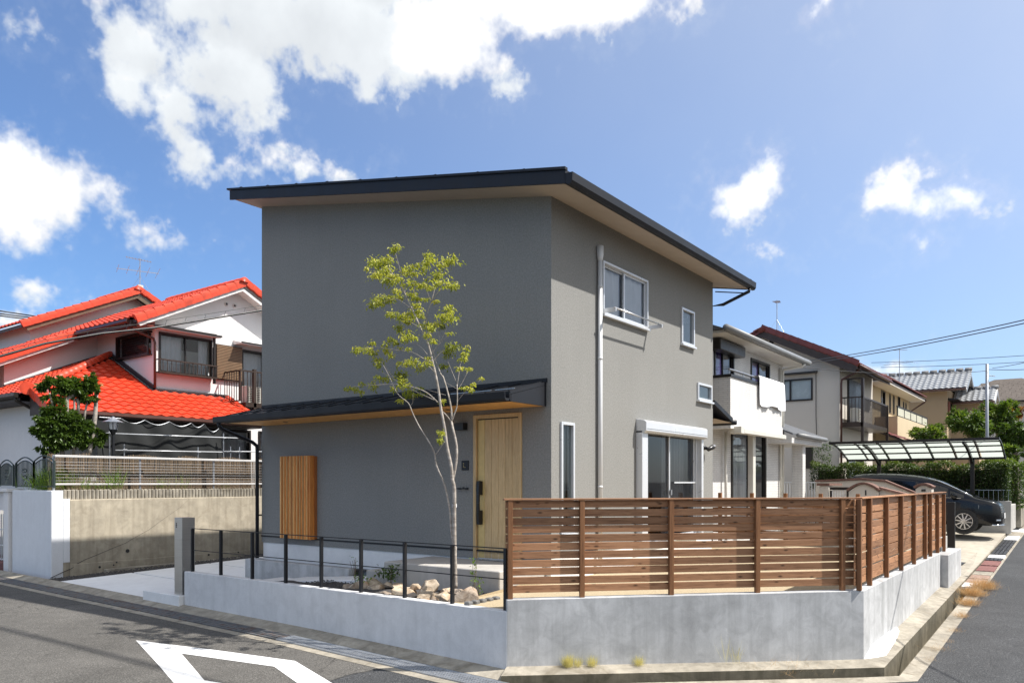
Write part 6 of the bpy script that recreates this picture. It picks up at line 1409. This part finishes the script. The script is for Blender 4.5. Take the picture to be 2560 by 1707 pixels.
# ------------------------------------------------------------------ vegetation
leafmat('leaf_maple', (.15, .18, .025), (.36, .39, .055), (.58, .53, .13), .5, .4)
leafmat('leaf_camellia', (.030, .055, .012), (.075, .13, .026), (.15, .22, .05), .32, .3)
leafmat('leaf_hedge', (.020, .040, .010), (.050, .090, .018), (.16, .20, .035), .4, .25)
leafmat('leaf_tree', (.032, .062, .012), (.085, .145, .026), (.20, .26, .05), .45, .35)
leafmat('leaf_orange', (.16, .055, .012), (.30, .12, .02), (.36, .20, .03), .5, .4)
leafmat('grass_green', (.08, .15, .02), (.16, .27, .035), (.28, .38, .06), .5, .4)
leafmat('grass_dry', (.42, .23, .10), (.66, .44, .22), (.78, .62, .38), .8, .2, (1.1, 1., .75))
leafmat('grass_yellow', (.50, .43, .12), (.72, .65, .24), (.82, .77, .42), .8, .25, (1.1, 1.05, .7))
def barkmat(name, c1, c2, sc_=9.):
    m, nt, out = newmat(name); N = NT(nt); p = N.pos(); f = N.noise(N.scale(p, (4, 4, 1.)), sc_, 5, .65, .5); b = N.noise(N.scale(p, (1, 1, 6)), 3.5, 4)
    c = N.mix(N.ramp(b, (.45, 0.), (.62, .6)), N.ramp(f, (.3, c1), (.7, c2)), tuple(min(1, x*1.35) for x in c2))
    N.l(N.bsdf(c, .85, 0, .3, N.bump(f, .6, .01)), out.inputs[0]); M[name] = m
barkmat('bark_pale', (.20, .17, .14), (.40, .36, .32)); barkmat('bark_brown', (.10, .075, .055), (.25, .20, .155))
# --- slender garden tree before the grey house
TX = -1.7
mt = thing('garden_tree', 'slender light green tree growing between the rocks before the door', 'tree', (TX, .48, .66))
rt_ = random.Random(21)
def tp(k, x, y, dx=0.): return onX(k, x, y, TX+dx)
def limb(pts, r0, r1, dx0=0., dx1=0.):
    n = len(pts); out_ = []
    for i, (k, x, y) in enumerate(pts): out_.append(tp(k, x, y, dx0+(dx1-dx0)*i/(n-1)))
    # smooth
    P_ = [out_[0]]
    for i in range(n-1):
        a, b, c, d = out_[max(0, i-1)], out_[i], out_[i+1], out_[min(n-1, i+2)]
        for t in (.33, .67, 1.):
            P_.append(.5*((2*b)+(-a+c)*t+(2*a-5*b+4*c-d)*t*t+(-a+3*b-3*c+d)*t**3))
    m_ = len(P_); return P_, [r0+(r1-r0)*i/(m_-1) for i in range(m_)]
A7 = lambda *p: [('A7', x, y) for x, y in p]; A8 = lambda *p: [('A8', x, y) for x, y in p]
limbs = [
 (A8((1620,1590),(1618,1500),(1614,1300),(1612,1100),(1612,900),(1598,835),(1590,740),(1560,600),(1545,480),(1520,350),(1500,200),(1470,50))+A7((1060,1250),(1010,1050),(950,920),(870,740),(800,590),(740,480),(640,340)), .046, .008, 0, -.15),
 (A8((1600,850),(1625,720),(1628,600),(1600,470),(1592,430)), .026, .02, 0, .12),
 (A8((1592,430),(1615,370),(1632,310),(1632,180))+A7((1280,1430),(1300,1300),(1310,1230),(1345,1150)), .017, .004, .12, .25),
 (A8((1592,432),(1592,350),(1570,240),(1535,120))+A7((1130,1330),(1080,1200),(1020,1000),(990,830),(1040,650),(1130,530)), .02, .005, .12, .3),
 (A8((1606,1300),(1590,1180),(1580,1050),(1545,880),(1487,740),(1475,660),(1440,580),(1370,470),(1320,370),(1290,300),(1215,235),(1150,100),(1100,10)), .024, .004, 0, -.35),
 (A8((1478,665),(1510,620),(1545,570)), .008, .004, -.15, -.1),
 (A8((1300,320),(1320,300),(1322,240)), .008, .003, -.3, -.45),
 (A8((1530,360),(1560,390),(1590,430)), .012, .012, 0, .12),
 (A7((870,740),(820,690),(700,620),(560,670)), .008, .003, -.05, -.4), (A7((940,900),(860,850),(780,810),(690,790)), .008, .003, -.03, .3), (A7((990,830),(920,640),(880,560),(880,420)), .009, .003, .2, .0),
 (A7((1040,650),(1080,500),(1110,380)), .007, .003, .25, .45), (A7((1040,650),(1000,560),(980,470)), .006, .003, .25, .1), (A7((800,590),(760,400),(705,200)), .008, .003, -.12, -.2), (A7((740,480),(690,450),(600,420)), .006, .003, -.1, -.4), (A7((770,390),(880,370)), .005, .003, -.15, .1),
 (A7((1040,1200),(980,1190),(860,1120),(710,1100),(500,1070),(360,1100)), .012, .003, 0, -.5), (A7((1000,1140),(940,1070),(880,1040),(740,1025)), .008, .003, 0, .35), (A7((1055,1210),(1120,1130),(1200,1080),(1260,1050)), .011, .004, .05, .4), (A7((1045,1130),(1110,1050),(1190,970)), .007, .003, .1, .4), (A7((1120,1040),(1110,960),(1100,920)), .005, .003, .2, .3), (A7((1100,1060),(1160,950),(1175,880),(1140,800)), .007, .003, .2, .45), (A7((1060,905),(1150,905)), .005, .003, .2, .4),
 (A7((1060,1300),(1000,1240),(900,1210),(740,1210)), .008, .003, 0, -.3), (A7((1100,1590),(1000,1500),(880,1450),(720,1420),(540,1425),(300,1440)), .014, .003, 0, -.45), (A7((1070,1568),(900,1490),(780,1430),(640,1340),(560,1300)), .010, .003, 0, -.1), (A7((690,1360),(610,1250),(640,1150)), .006, .003, -.05, -.2), (A7((680,1090),(640,1120)), .004, .003, -.2, -.2),
 (A7((1280,1420),(1240,1320),(1190,1200)), .006, .003, .2, .1), (A7((1280,1480),(1330,1400),(1380,1300)), .005, .003, .2, .35), (A7((1290,1568),(1380,1460),(1420,1430)), .005, .003, .15, .3), (A7((1420,1470),(1500,1370)), .004, .003, .3, .35), (A7((1170,1520),(1000,1470)), .006, .003, .1, .2), (A7((1290,1470),(1170,1400)), .005, .003, .2, .25)]
tb = MB()
for pts, r0, r1, a, b in limbs:
    P_, R_ = limb(pts, r0*.68, r1*.8, a, b); tb.tube(P_, R_, 7, caps=True)
tb.build('trunk', 'bark_pale', mt, smooth=True)
for z in (1.95, 1.35, 1.05): MB().tube([(TX, tp('A8', 1613, 1000).y, z), (TX, tp('A8', 1613, 1000).y, z+.05)], .033, 8).build('trunk_wrap', 'curtain_white', mt)
clus = [(705,160,55,50),(490,280,55,40),(560,290,80,60),(630,260,70,40),(530,410,70,40),(620,370,70,50),(640,450,60,50),(700,420,60,30),(850,330,70,25),(860,390,70,30),(780,360,40,30),(720,460,40,25),(850,490,70,35),(950,500,50,30),(1020,520,40,25),(970,340,35,60),(1010,280,45,40),(1020,220,45,35),(1060,260,40,25),(1130,310,50,25),(1220,270,75,45),(1110,400,65,35),(1050,440,45,25),(1120,480,60,35),(1240,500,65,35),(715,550,40,25),(560,630,80,45),(480,680,25,40),(560,670,50,25),(650,630,45,45),(740,605,40,25),(860,580,45,40),(890,620,40,25),(905,690,40,25),(910,740,50,30),(660,770,55,35),(760,790,45,30),(850,770,55,35),(940,780,40,20),(820,830,60,40),(740,900,35,50),(810,950,50,40),(780,1000,40,30),(870,990,30,25),(665,1010,40,30),(710,1040,30,20),(620,1060,30,30),(620,1110,35,35),(660,1150,30,25),(340,1110,40,35),(390,1090,40,25),(450,1110,40,25),(485,1040,35,25),(500,1130,40,30),(540,1190,50,30),(550,1240,35,35),(1000,870,60,40),(1040,900,40,25),(1090,860,35,20),(1000,960,40,25),(1190,730,60,40),(1130,790,40,25),(1210,800,75,45),(1215,945,35,12),(1050,1020,25,20),(1240,1070,60,40,1),(1190,1130,55,50,1),(1165,1250,40,25,1),(1370,1090,25,20),(1350,1140,35,25),(1320,1190,40,20),(1300,1275,35,15),(1385,1275,35,15),(1500,1365,25,15),(1420,1425,30,15),(1350,1455,30,18),(1415,1475,20,18),(740,1225,20,25),(810,1220,35,35),(870,1210,50,35),(940,1270,35,35),(1000,1230,40,25),(830,1090,20,15),(750,1085,20,12),(1010,1175,25,10),(270,1460,40,30),(330,1470,30,30),(390,1420,20,25),(390,1500,15,30),(500,1440,35,45),(530,1350,20,20),(610,1370,55,30),(690,1470,30,30),(780,1430,60,30),(750,1330,70,50,1),(760,1400,50,40),(830,1490,40,20,1),(930,1460,40,20,1),(430,345,16,16),(1085,650,35,15),(985,630,40,15),(1140,870,30,40,1)]
clus8 = [(1235,285,26,14),(1300,245,50,26,1),(1370,240,34,14,1),(1520,512,22,20),(1515,570,26,24,1),(1090,120,12,10),(1530,290,12,12)]
Cs, Ls, Tn = [], [], []
for key, lst, px in (('A7', clus, .0015), ('A8', clus8, .002)):
    for c in lst:
        x, y, rx, ry = c[:4]; dk = len(c) > 4
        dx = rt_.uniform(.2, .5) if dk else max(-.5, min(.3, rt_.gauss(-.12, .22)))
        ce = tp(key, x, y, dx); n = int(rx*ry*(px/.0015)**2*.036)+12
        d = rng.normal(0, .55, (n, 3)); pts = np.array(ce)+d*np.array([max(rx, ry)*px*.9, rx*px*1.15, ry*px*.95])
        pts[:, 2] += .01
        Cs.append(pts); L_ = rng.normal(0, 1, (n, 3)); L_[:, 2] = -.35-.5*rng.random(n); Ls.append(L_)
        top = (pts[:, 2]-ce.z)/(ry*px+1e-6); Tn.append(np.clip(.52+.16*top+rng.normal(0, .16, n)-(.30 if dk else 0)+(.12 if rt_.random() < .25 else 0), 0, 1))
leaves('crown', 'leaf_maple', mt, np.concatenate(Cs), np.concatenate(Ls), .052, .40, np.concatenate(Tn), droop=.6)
# --- generic trees
def tree(name, label, base, trunks, blobs, n, size, mat='leaf_tree', bark='bark_brown', grp=None, core=True, tone=0.):
    t = thing(name, label, 'tree', base, grp); mb = MB()
    for pts, r0, r1 in trunks:
        k = len(pts); mb.tube(pts, [r0+(r1-r0)*i/(k-1) for i in range(k)], 7)
    if trunks: mb.build('trunk', bark, t, smooth=True)
    vol = [b[3]*b[4]*b[5] for b in blobs]; tot = sum(v**.67 for v in vol); Cs, Ls, Tn = [], [], []
    for b, v in zip(blobs, vol):
        k = int(n*v**.67/tot)+4; sub = max(3, k//38)
        sc_, sd_ = shell_points(b[:3], b[3:6], sub, .45)          # twig clumps
        idx = rng.integers(0, sub, k); p = sc_[idx]+rng.normal(0, 1, (k, 3))*np.array(b[3:6])*.17
        Cs.append(p); L_ = sd_[idx]+rng.normal(0, .6, (k, 3)); Ls.append(L_)
        clump = rng.normal(0, .12, sub)[idx]
        Tn.append(np.clip(.45+tone+clump+rng.normal(0, .15, k)+.12*sd_[idx][:, 2], 0, 1))
    leaves('crown', mat, t, np.concatenate(Cs), np.concatenate(Ls), size, .45, np.concatenate(Tn))
    return t
def P13(x, y, d=13.15): return onY('E6', x, y, d)
pj = 300/2045/1931*1.0
def e6blob(x, y, rx, ry, yy=13.15):
    c = onY('E6', x, y, yy); dd = (c.x-EYE[0])*FW[0]+(c.y-EYE[1])*FW[1]; k = 300/2045/FPX*dd
    return (c.x, c.y, c.z, rx*k*1.15, (rx+ry)/2*k*.9, ry*k)
bl_ = [e6blob(*b) for b in ((380,270,110,90),(480,320,110,80),(450,210,70,50),(700,240,110,80),(760,330,140,110),(650,380,90,60),(850,260,80,60),(1040,240,80,60),(1130,300,110,110),(1120,160,50,60),(1000,380,110,80),(1060,500,110,70),(930,500,70,50),(440,540,80,50),(600,600,110,60),(420,730,90,70),(360,860,110,90),(560,760,130,90),(620,880,160,110),(480,1000,190,110),(780,860,110,110),(880,1000,180,120),(330,1080,110,90),(600,1130,200,110),(820,1130,140,90),(1050,1020,90,80),(420,1180,110,80),(700,1240,200,90),(950,1200,120,90),(1260,1160,90,80),(1330,1190,50,60),(1230,1270,80,80),(200,1080,60,40),(330,1330,70,70),(420,1400,60,60),(540,1320,110,70),(1080,1290,80,60))]
tr_ = [([P13(650,1480), P13(660,1200), P13(690,900), P13(725,700), P13(730,520), P13(820,470), P13(880,450)], .055, .05), ([P13(530,1480), P13(520,1200), P13(560,900), P13(480,600), P13(430,420)], .05, .02), ([P13(840,1480), P13(860,1200), P13(850,900), P13(860,700), P13(855,520), P13(820,380)], .035, .02), ([P13(1100,1480), P13(1130,1350), P13(1175,1180), P13(1190,1000), P13(1215,800), P13(1225,600), P13(1232,395)], .065, .045), ([P13(1020,960), P13(1040,750), P13(1075,600), P13(1070,480), P13(1120,330)], .03, .015), ([P13(920,780), P13(930,600), P13(900,520)], .04, .03)]
tree('pruned_tree', 'pruned broadleaf tree with bare stubs behind the reed screen', (-1., 13.15, 2.08), tr_, bl_, 18000, .105, 'leaf_camellia', 'bark_pale')
# --- hedge beside the van
def slab_leaves(name, label, box, n, size, mat, tones=None, group=None, cat='hedge'):
    x0, x1, y0, y1, z0, z1 = box; t = thing(name, label, cat, ((x0+x1)/2, (y0+y1)/2, z0), group)
    p = np.c_[rng.uniform(x0, x1, n), rng.uniform(y0, y1, n), rng.uniform(z0, z1, n)]
    # push to the skin
    f = rng.random(n); a = f < .62; p[a, 0] = x0+np.abs(rng.normal(0, .16, a.sum())); b_ = f > .78; p[b_, 2] = z1-np.abs(rng.normal(0, .10, b_.sum()))
    c_ = (f > .70) & (f <= .78); p[c_, 1] = y0+np.abs(rng.normal(0, .14, c_.sum()))
    wob = .10*np.sin(p[:, 1]*3.1)+.07*np.sin(p[:, 1]*7.7+p[:, 2]*4); p[:, 0] += wob; p[:, 2] += .08*np.sin(p[:, 1]*4.3)+.05*np.sin(p[:, 1]*11)
    d = rng.normal(0, .7, (n, 3)); d[:, 0] -= .5; d[:, 2] += .25
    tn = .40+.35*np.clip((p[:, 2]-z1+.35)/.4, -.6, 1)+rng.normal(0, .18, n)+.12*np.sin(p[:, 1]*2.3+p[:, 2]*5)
    if tones is not None: tn = tones(p, tn)
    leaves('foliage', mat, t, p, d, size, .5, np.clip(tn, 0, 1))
    MB().box(x0+.3, x1-.25, y0+.25, y1-.2, z0, z1-.22).build('dark_core', 'soil', t)  # solid dark box added inside the leaves to block see-through
    for i in range(int((y1-y0)/.5)): MB().tube([((x0+x1)/2-.25, y0+.3+i*.5, z0-.4), ((x0+x1)/2-.3, y0+.35+i*.5, z1-.3)], .02, 5).build('stem', 'bark_brown', t)
    return t
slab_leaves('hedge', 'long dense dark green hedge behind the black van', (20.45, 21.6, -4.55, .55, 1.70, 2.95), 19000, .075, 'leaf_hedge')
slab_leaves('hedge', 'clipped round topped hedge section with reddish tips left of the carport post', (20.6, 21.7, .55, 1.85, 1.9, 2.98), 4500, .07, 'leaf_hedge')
wfh = thing('mesh_fence', 'white wire fence on the low wall under the hedge', 'fence', (20.33, -2, 1.68))
for i in range(34): MB().box(20.325, 20.335, -4.55+i*.14, -4.54+i*.14, 1.682, 2.05).build('wire', 'galvanised', wfh)
MB().box(20.32, 20.34, -4.6, .3, 2.03, 2.05).build('rail', 'galvanised', wfh)
slab_leaves('hedge', 'sunlit yellow green shrub spilling over the wall at the right edge', (22.6, 24.6, -4.9, -3.6, 1.5, 3.1), 4200, .085, 'leaf_tree', tones=lambda p, t: t+.15)
def far_tree(label, k, x, y, rx, ry, d, n, size, mat='leaf_tree', lobes=7, name='street_tree', tone=0., zb=1.2):
    r_ = sight(k, x, y); c = Vector([EYE[i]+r_[i]*d for i in range(3)]); s = ZM[k][2]/FPX*d; RX_, RZ_ = rx*s, ry*s; rr = random.Random(int(x+y))
    bl = [(c.x, c.y, c.z, RX_*.7, RX_*.7, RZ_*.7)]
    for i in range(lobes):
        a = rr.uniform(0, 6.28); q = rr.uniform(.45, .85); h = rr.uniform(-.6, .75); bl.append((c.x+RX_*q*math.cos(a)*.8, c.y+RX_*q*math.sin(a), c.z+RZ_*h, RX_*rr.uniform(.3, .5), RX_*rr.uniform(.3, .5), RZ_*rr.uniform(.28, .45)))
    tr = [([Vector((c.x, c.y, zb)), Vector((c.x+.1, c.y, c.z-RZ_*.5)), Vector((c.x, c.y+.1, c.z+RZ_*.3))], .14, .05)]
    for i in range(4): a = rr.uniform(0, 6.28); tr.append(([Vector((c.x+.05, c.y, c.z-RZ_*.5)), Vector((c.x+RX_*.5*math.cos(a), c.y+RX_*.5*math.sin(a), c.z+RZ_*.2*i*.5))], .06, .02))
    tree(name, label, (c.x, c.y, zb), tr, bl, n, size, mat, grp='trees beyond the hedge', tone=tone)
far_tree('loose light green tree before the cream house', 'A5', 1650, 990, 125, 80, 36, 3000, .15, tone=.12)
far_tree('large dense green tree left of the steel pole', 'A5', 1960, 920, 150, 140, 37, 5200, .16, lobes=9, tone=-.02)
far_tree('tall green tree right of the steel pole', 'A5', 2160, 890, 130, 150, 41, 4200, .17, lobes=9)
far_tree('tree with orange autumn leaves before the hip roofed house', 'A5', 2290, 830, 80, 60, 44, 1500, .16, 'leaf_orange')
far_tree('dark green tree at the right picture edge above the shrub', 'A5', 2290, 1010, 120, 110, 36, 3600, .16, lobes=8, tone=-.05)
far_tree('sunlit green tree just over the carport corner', 'A5', 2250, 1130, 90, 70, 32, 2200, .14, tone=.1)
far_tree('broad tree partly hidden behind the carport panels', 'A5', 1500, 1130, 200, 60, 30, 3000, .13, lobes=8)
nd = thing('nandina', 'spindly dark shrub against the beige wall above the hedge', 'shrub', (21.9, 1.9, 1.9))
sp_ = [onX('A5', 860+rt_.uniform(-60, 70), 1130+rt_.uniform(-70, 70), 21.9) for _ in range(60)]
pp = np.array([tuple(p) for p in sp_]); pp = np.repeat(pp, 7, 0)+rng.normal(0, .07, (420, 3)); leaves('foliage', 'leaf_camellia', nd, pp, rng.normal(0, 1, (420, 3)), .09, .35)
MB().tube([(21.9, 1.75, 1.9), (21.9, 1.72, 2.8), (21.9, 1.8, 3.6)], [.02, .012, .004], 5).tube([(21.9, 1.75, 2.3), (21.9, 1.5, 3.2)], .008, 5).tube([(21.9, 1.75, 2.2), (21.9, 2.0, 3.1)], .008, 5).build('stem', 'bark_brown', nd)
# --- grasses
def tuft(label, pos, n, h, spread, mat, group, lean=.4, name='grass_tuft', w=.022):
    t = thing(name, label, 'grass', tuple(pos), group); n = int(n)
    p = np.array(tuple(pos))+np.c_[rng.normal(0, spread, n), rng.normal(0, spread, n), np.zeros(n)]
    d = np.c_[rng.normal(0, lean, n), rng.normal(0, lean, n), np.ones(n)]
    leaves('blades', mat, t, p, d, h, w, droop=0, aspect_var=.5)
    return t
for i, (k, x, y, n, h, sp2, nm) in enumerate((('E3', 800, 250, 700, .13, .032, 'thick yellow grass tuft at the wall foot, leftmost'), ('E3', 845, 248, 260, .11, .02, 'small yellow grass tuft next to the leftmost one'), ('E3', 915, 248, 380, .12, .026, 'yellow grass tuft second group from the left'), ('E3', 1145, 243, 420, .11, .032, 'pale yellow grass tuft at mid corner wall'), ('E3', 1560, 225, 9, .34, .012, 'tall thin weed stalks against the corner wall'), ('E3', 1610, 222, 30, .24, .03, 'feathery yellow weed right of the thin stalks'))):
    p = onZ(k, x, y, -.045); s_ = (Vector((p.x, p.y))-WL).dot(CH); q = WL+CH*s_+CHN*.06; tuft(nm, (q.x, q.y, zr(q.x, q.y)+.11), n, h, sp2, 'grass_yellow', 'yellow tufts along the corner wall', .28, w=.010)
for i, (k, x, y, n, h, sp2, nm) in enumerate((('E3', 1240, 272, 160, .20, .10, 'dry straw clump hanging over the drain left of centre'), ('E3', 1700, 268, 160, .18, .14, 'dry straw clump over the drain right of centre'), ('E3', 1890, 278, 220, .18, .16, 'wide dry straw clump near the corner drain'), ('E3', 940, 295, 50, .14, .05, 'few dry stalks at the drain lip'), ('E3', 1440, 290, 60, .10, .10, 'low dry grass on the drain lip'))):
    p = onZ(k, x, y, -.17); tuft(nm, (p.x, p.y, zr(p.x, p.y)+.01), n, h, sp2, 'grass_dry', 'dry straw on the drain lip', 1.1, w=.014)
for k, x, y, n, h, sp2, nm in (('B5', 1420, 830, 1500, .20, .11, 'large dry grass mass leaning over the open drain end'), ('B5', 1340, 890, 1300, .20, .10, 'dry grass mass below the drain covers'), ('B5', 1300, 970, 800, .17, .075, 'dry grass clump third along the street edge'), ('B5', 1260, 1070, 300, .13, .05, 'dry grass clump fourth along the street edge'), ('B5', 1195, 1185, 140, .10, .06, 'flat reddish dry grass on the street edge'), ('B5', 1140, 1270, 60, .08, .045, 'small dry tuft on the street edge'), ('B5', 1080, 1330, 110, .09, .08, 'spread dry grass near the drain corner'), ('B5', 1010, 1415, 70, .08, .05, 'greenish dry tuft nearest the corner drain')):
    p = onZ(k, x, y, zr(onZ(k, x, y, 0.).x, -5.)); tuft(nm, (p.x, p.y, zr(p.x, p.y)+.005), n, h, sp2, 'grass_dry', 'dry grass along the right street', .8, w=.012)
for x, y, n, h, nm in ((-1.62, 12.95, 900, .46, 'bright green grass inside the iron fence'), (-1.66, 13.5, 600, .36, 'green grass behind the middle iron panel'), (-1.2, 12.5, 60, .3, 'weeds growing through the white rail fence at its left end'), (-.5, 12.52, 70, .5, 'tall weeds at the first bay of the rail fence'), (-.85, 12.5, 90, .2, 'low leafy weeds at the foot of the rail fence'), (.75, 12.52, 45, .34, 'weeds in the second bay of the rail fence'), (1.3, 12.5, 22, .36, 'thin weeds near the rail fence middle'), (2.5, 12.52, 20, .22, 'small weed near the right rail fence post')):
    tuft(nm, (x, y, 2.1), n, h, .09 if n < 300 else .16, 'grass_green', 'weeds along the rail fence', .35, w=.02, name='weed')
tuft('patch of green grass at the planter end', (-.55, 7.0, .20), 500, .14, .14, 'grass_green', 'weeds along the rail fence', .4, name='weed')
def leafy(label, pos, h, n, size, mat='grass_green', spread=.1):
    t = thing('garden_plant', label, 'plant', tuple(pos), 'small plants among the rocks'); p = Vector(pos); k = 5
    for i in range(k): MB().tube([p, p+Vector((rt_.uniform(-spread, spread), rt_.uniform(-spread, spread), h*rt_.uniform(.6, 1.)))], .004, 4).build('stem', 'bark_brown', t)
    q = np.array(tuple(p))+np.c_[rng.normal(0, spread*.6, n), rng.normal(0, spread*.6, n), h*(.25+.75*rng.random(n))]; leaves('foliage', mat, t, q, rng.normal(0, 1, (n, 3)), size, .6)
e2 = lambda x, y, X: onX('E2', x, y, X)
leafy('bushy dark green herb beside the porch slab', e2(800, 540, -1.35), .30, 130, .055, 'leaf_camellia', .11)
leafy('small leafy sprig left of the bushy herb', e2(670, 470, -1.3), .12, 24, .05, 'leaf_camellia', .06)
leafy('thin bare sapling near the approach slab', e2(400, 520, -1.45), .42, 16, .035, 'grass_green', .08)
leafy('pale dry stalks with few green leaves by the paver strip', e2(1740, 680, -1.5), .55, 30, .04, 'grass_green', .05)
leafy('low green sprig at the end of the rock bed', e2(1800, 700, -1.5), .28, 26, .04, 'grass_green', .05)
leafy('yellow green ground plant among the left rocks', e2(470, 560, -1.6), .14, 80, .045, 'grass_green', .12)
# --- rocks
def rockmat():
    m, nt, out = newmat('rock'); N = NT(nt); p = N.obj(); f = N.noise(p, 7, 6, .65, .8); g = N.noise(p, 3, 4, .6); oi = N.n('ObjectInfo').outputs['Random']
    c = N.ramp(f, (.28, (.14, .11, .085)), (.5, (.40, .345, .285)), (.72, (.64, .59, .52)))
    c = N.mix(N.ramp(g, (.54, 0.), (.7, .6)), c, (.44, .24, .10)); c = N.mix(1., c, N.ramp(oi, (0., (.75, .70, .68)), (.5, (1.05, .97, .85)), (1., (1.1, 1.05, .95))), 'MULTIPLY')
    N.l(N.bsdf(c, .85, 0, .3, N.bump(f, .8, .02)), out.inputs[0]); M['rock'] = m
rockmat()
def rock(label, pos, sx, sy, sz, seed):
    r = random.Random(seed); bm = bmesh.new()
    for i in range(15):
        a, b = r.uniform(0, 6.283), r.uniform(-.5, 1.); k = math.sqrt(max(0, 1-b*b)); q = r.uniform(.75, 1.1)
        bm.verts.new((sx*k*math.cos(a)*q, sy*k*math.sin(a)*q, sz*b*q))
    res = bmesh.ops.convex_hull(bm, input=bm.verts); bmesh.ops.delete(bm, geom=[g for g in res['geom_interior'] if isinstance(g, bmesh.types.BMVert)], context='VERTS')
    bmesh.ops.bevel(bm, geom=list(bm.edges), offset=min(sx, sy, sz)*.06, segments=1, affect='EDGES', clamp_overlap=True); bmesh.ops.recalc_face_normals(bm, faces=bm.faces)
    me = bpy.data.meshes.new('rock'); bm.to_mesh(me); bm.free(); me.materials.append(M['rock']); o = put('garden_rock', me, None, None, Matrix.Translation(pos) @ Matrix.Rotation(r.uniform(0, 6), 4, 'Z')); tag(o, label, 'rock', 'rocks round the garden tree')
for i, (x, y, X, s, lab) in enumerate(((1640, 690, -1.95, (.22, .26, .19), 'large pale pointed rock right of the tree trunk'), (1250, 590, -1.75, (.17, .2, .19), 'tall pinkish peaked rock at the centre of the bed'), (950, 630, -1.75, (.19, .27, .13), 'big orange stained rock left of the peaked one'), (1190, 660, -1.9, (.13, .17, .11), 'reddish rock below the peaked rock'), (1400, 700, -1.95, (.14, .16, .12), 'brown rock left of the tree trunk'), (1290, 690, -1.85, (.1, .13, .1), 'dark red rock beside the brown rock'), (1060, 680, -1.98, (.12, .17, .09), 'pale tan rock near the wall edge'), (1430, 620, -1.6, (.1, .14, .08), 'small white rock behind the trunk, left side'), (1560, 620, -1.6, (.09, .12, .08), 'small cream rock just right of the trunk'), (760, 640, -1.75, (.1, .15, .07), 'flat sandy rock at the left of the big orange rock'), (630, 590, -1.6, (.15, .19, .13), 'shaded grey brown rock in the left bed'), (760, 570, -1.45, (.12, .14, .1), 'dark angular rock near the porch'), (450, 560, -1.7, (.14, .18, .12), 'mossy rock at the far left of the bed'), (600, 520, -1.4, (.16, .22, .11), 'orange brown rock against the porch step'), (330, 580, -1.75, (.1, .14, .09), 'leftmost small rock by the approach slab'), (1090, 570, -1.6, (.08, .1, .09), 'small white pointed rock behind the orange one'), (1180, 710, -2.02, (.07, .1, .06), 'small tan stone at the bed front'), (1300, 715, -2.05, (.06, .08, .05), 'pebble sized stone below the dark red rock'), (870, 560, -1.4, (.12, .16, .09), 'shaded slab like rock in front of the porch'), (280, 590, -1.6, (.08, .1, .06), 'grey stone nearest the approach slab'))):
    p = e2(x, y, X); p.z = max(p.z-.02, .62); rock(lab, p, *s, 40+i)
# gravel in the bed
mb = MB(); rr = random.Random(9)
for i in range(1500):
    x, y = rr.uniform(-2.15, -1.2), rr.uniform(-.05, 3.8); z = .70 if y < .5 else .64; s = rr.uniform(.012, .03)
    vs = [(x+s*rr.uniform(.6, 1)*c_, y+s*rr.uniform(.6, 1)*s_, z+d_*s*.7) for c_, s_, d_ in ((1, 0, 0), (0, 1, 0), (-1, 0, 0), (0, -1, 0), (0, 0, 1))]; mb.add(vs, [(0, 1, 4), (1, 2, 4), (2, 3, 4), (3, 0, 4)])
o = mb.build('bed_gravel', 'dark_gravel'); tag(o, 'dark gravel spread between the garden rocks', 'gravel', kind='stuff')
mb = MB()
for i in range(1600):
    y = rr.uniform(11.28, 12.02); x = rr.uniform(-2.4, 5.5); z = dz(x, y)+.005; s = rr.uniform(.015, .035)
    vs = [(x+s*c_, y+s*s_, z+d_*s*.8) for c_, s_, d_ in ((1, 0, 0), (0, 1, 0), (-1, 0, 0), (0, -1, 0), (.2, .1, 1))]; mb.add(vs, [(0, 1, 4), (1, 2, 4), (2, 3, 4), (3, 0, 4)])
o = mb.build('drive_gravel', 'dark_gravel'); tag(o, 'dark gravel strip at the foot of the retaining wall', 'gravel', kind='stuff')
pvm = MB().box(-.046, .046, -.046, .046, -.05, .05).mesh('paver', bevel=.012); simple('paver_grey', (.16, .158, .155), .85, var=.3, nscale=20, coord='obj'); pvm.materials.append(M['paver_grey'])
pa, pb = onZ('E2', 1680, 775, .72), onZ('E2', 1990, 718, .72)
npv = max(5, int((pb-pa).length/.105))
for i in range(npv):
    p = pa.lerp(pb, i/(npv-1)); o = put('paver', pvm, None, None, Matrix.Translation((p.x, p.y, .715)) @ Matrix.Rotation(math.atan2(pb.y-pa.y, pb.x-pa.x)+rr.uniform(-.05, .05), 4, 'Z')); tag(o, 'dark cube paver in the edging strip, %s from the front wall' % ORD[i], 'paver', 'cube pavers edging the rock bed')
# cable high above the street outside the view; its shadow crosses the left street
g1, g2 = onZ('D', -60, 1428, .05), onZ('D', 900, 1670, -.05); up_ = SUN/SUN.z*16.
d_ = (g2-g1).normalized(); o = MB().tube([g1+up_, g1.lerp(g2, .5)+up_-Vector((0, 0, .05)), g2+d_*9+up_], .05, 6).build('overhead_cable', 'black_plastic'); tag(o, 'overhead line high above the left street, known by its thin shadow on the asphalt', 'cable', 'overhead cables')
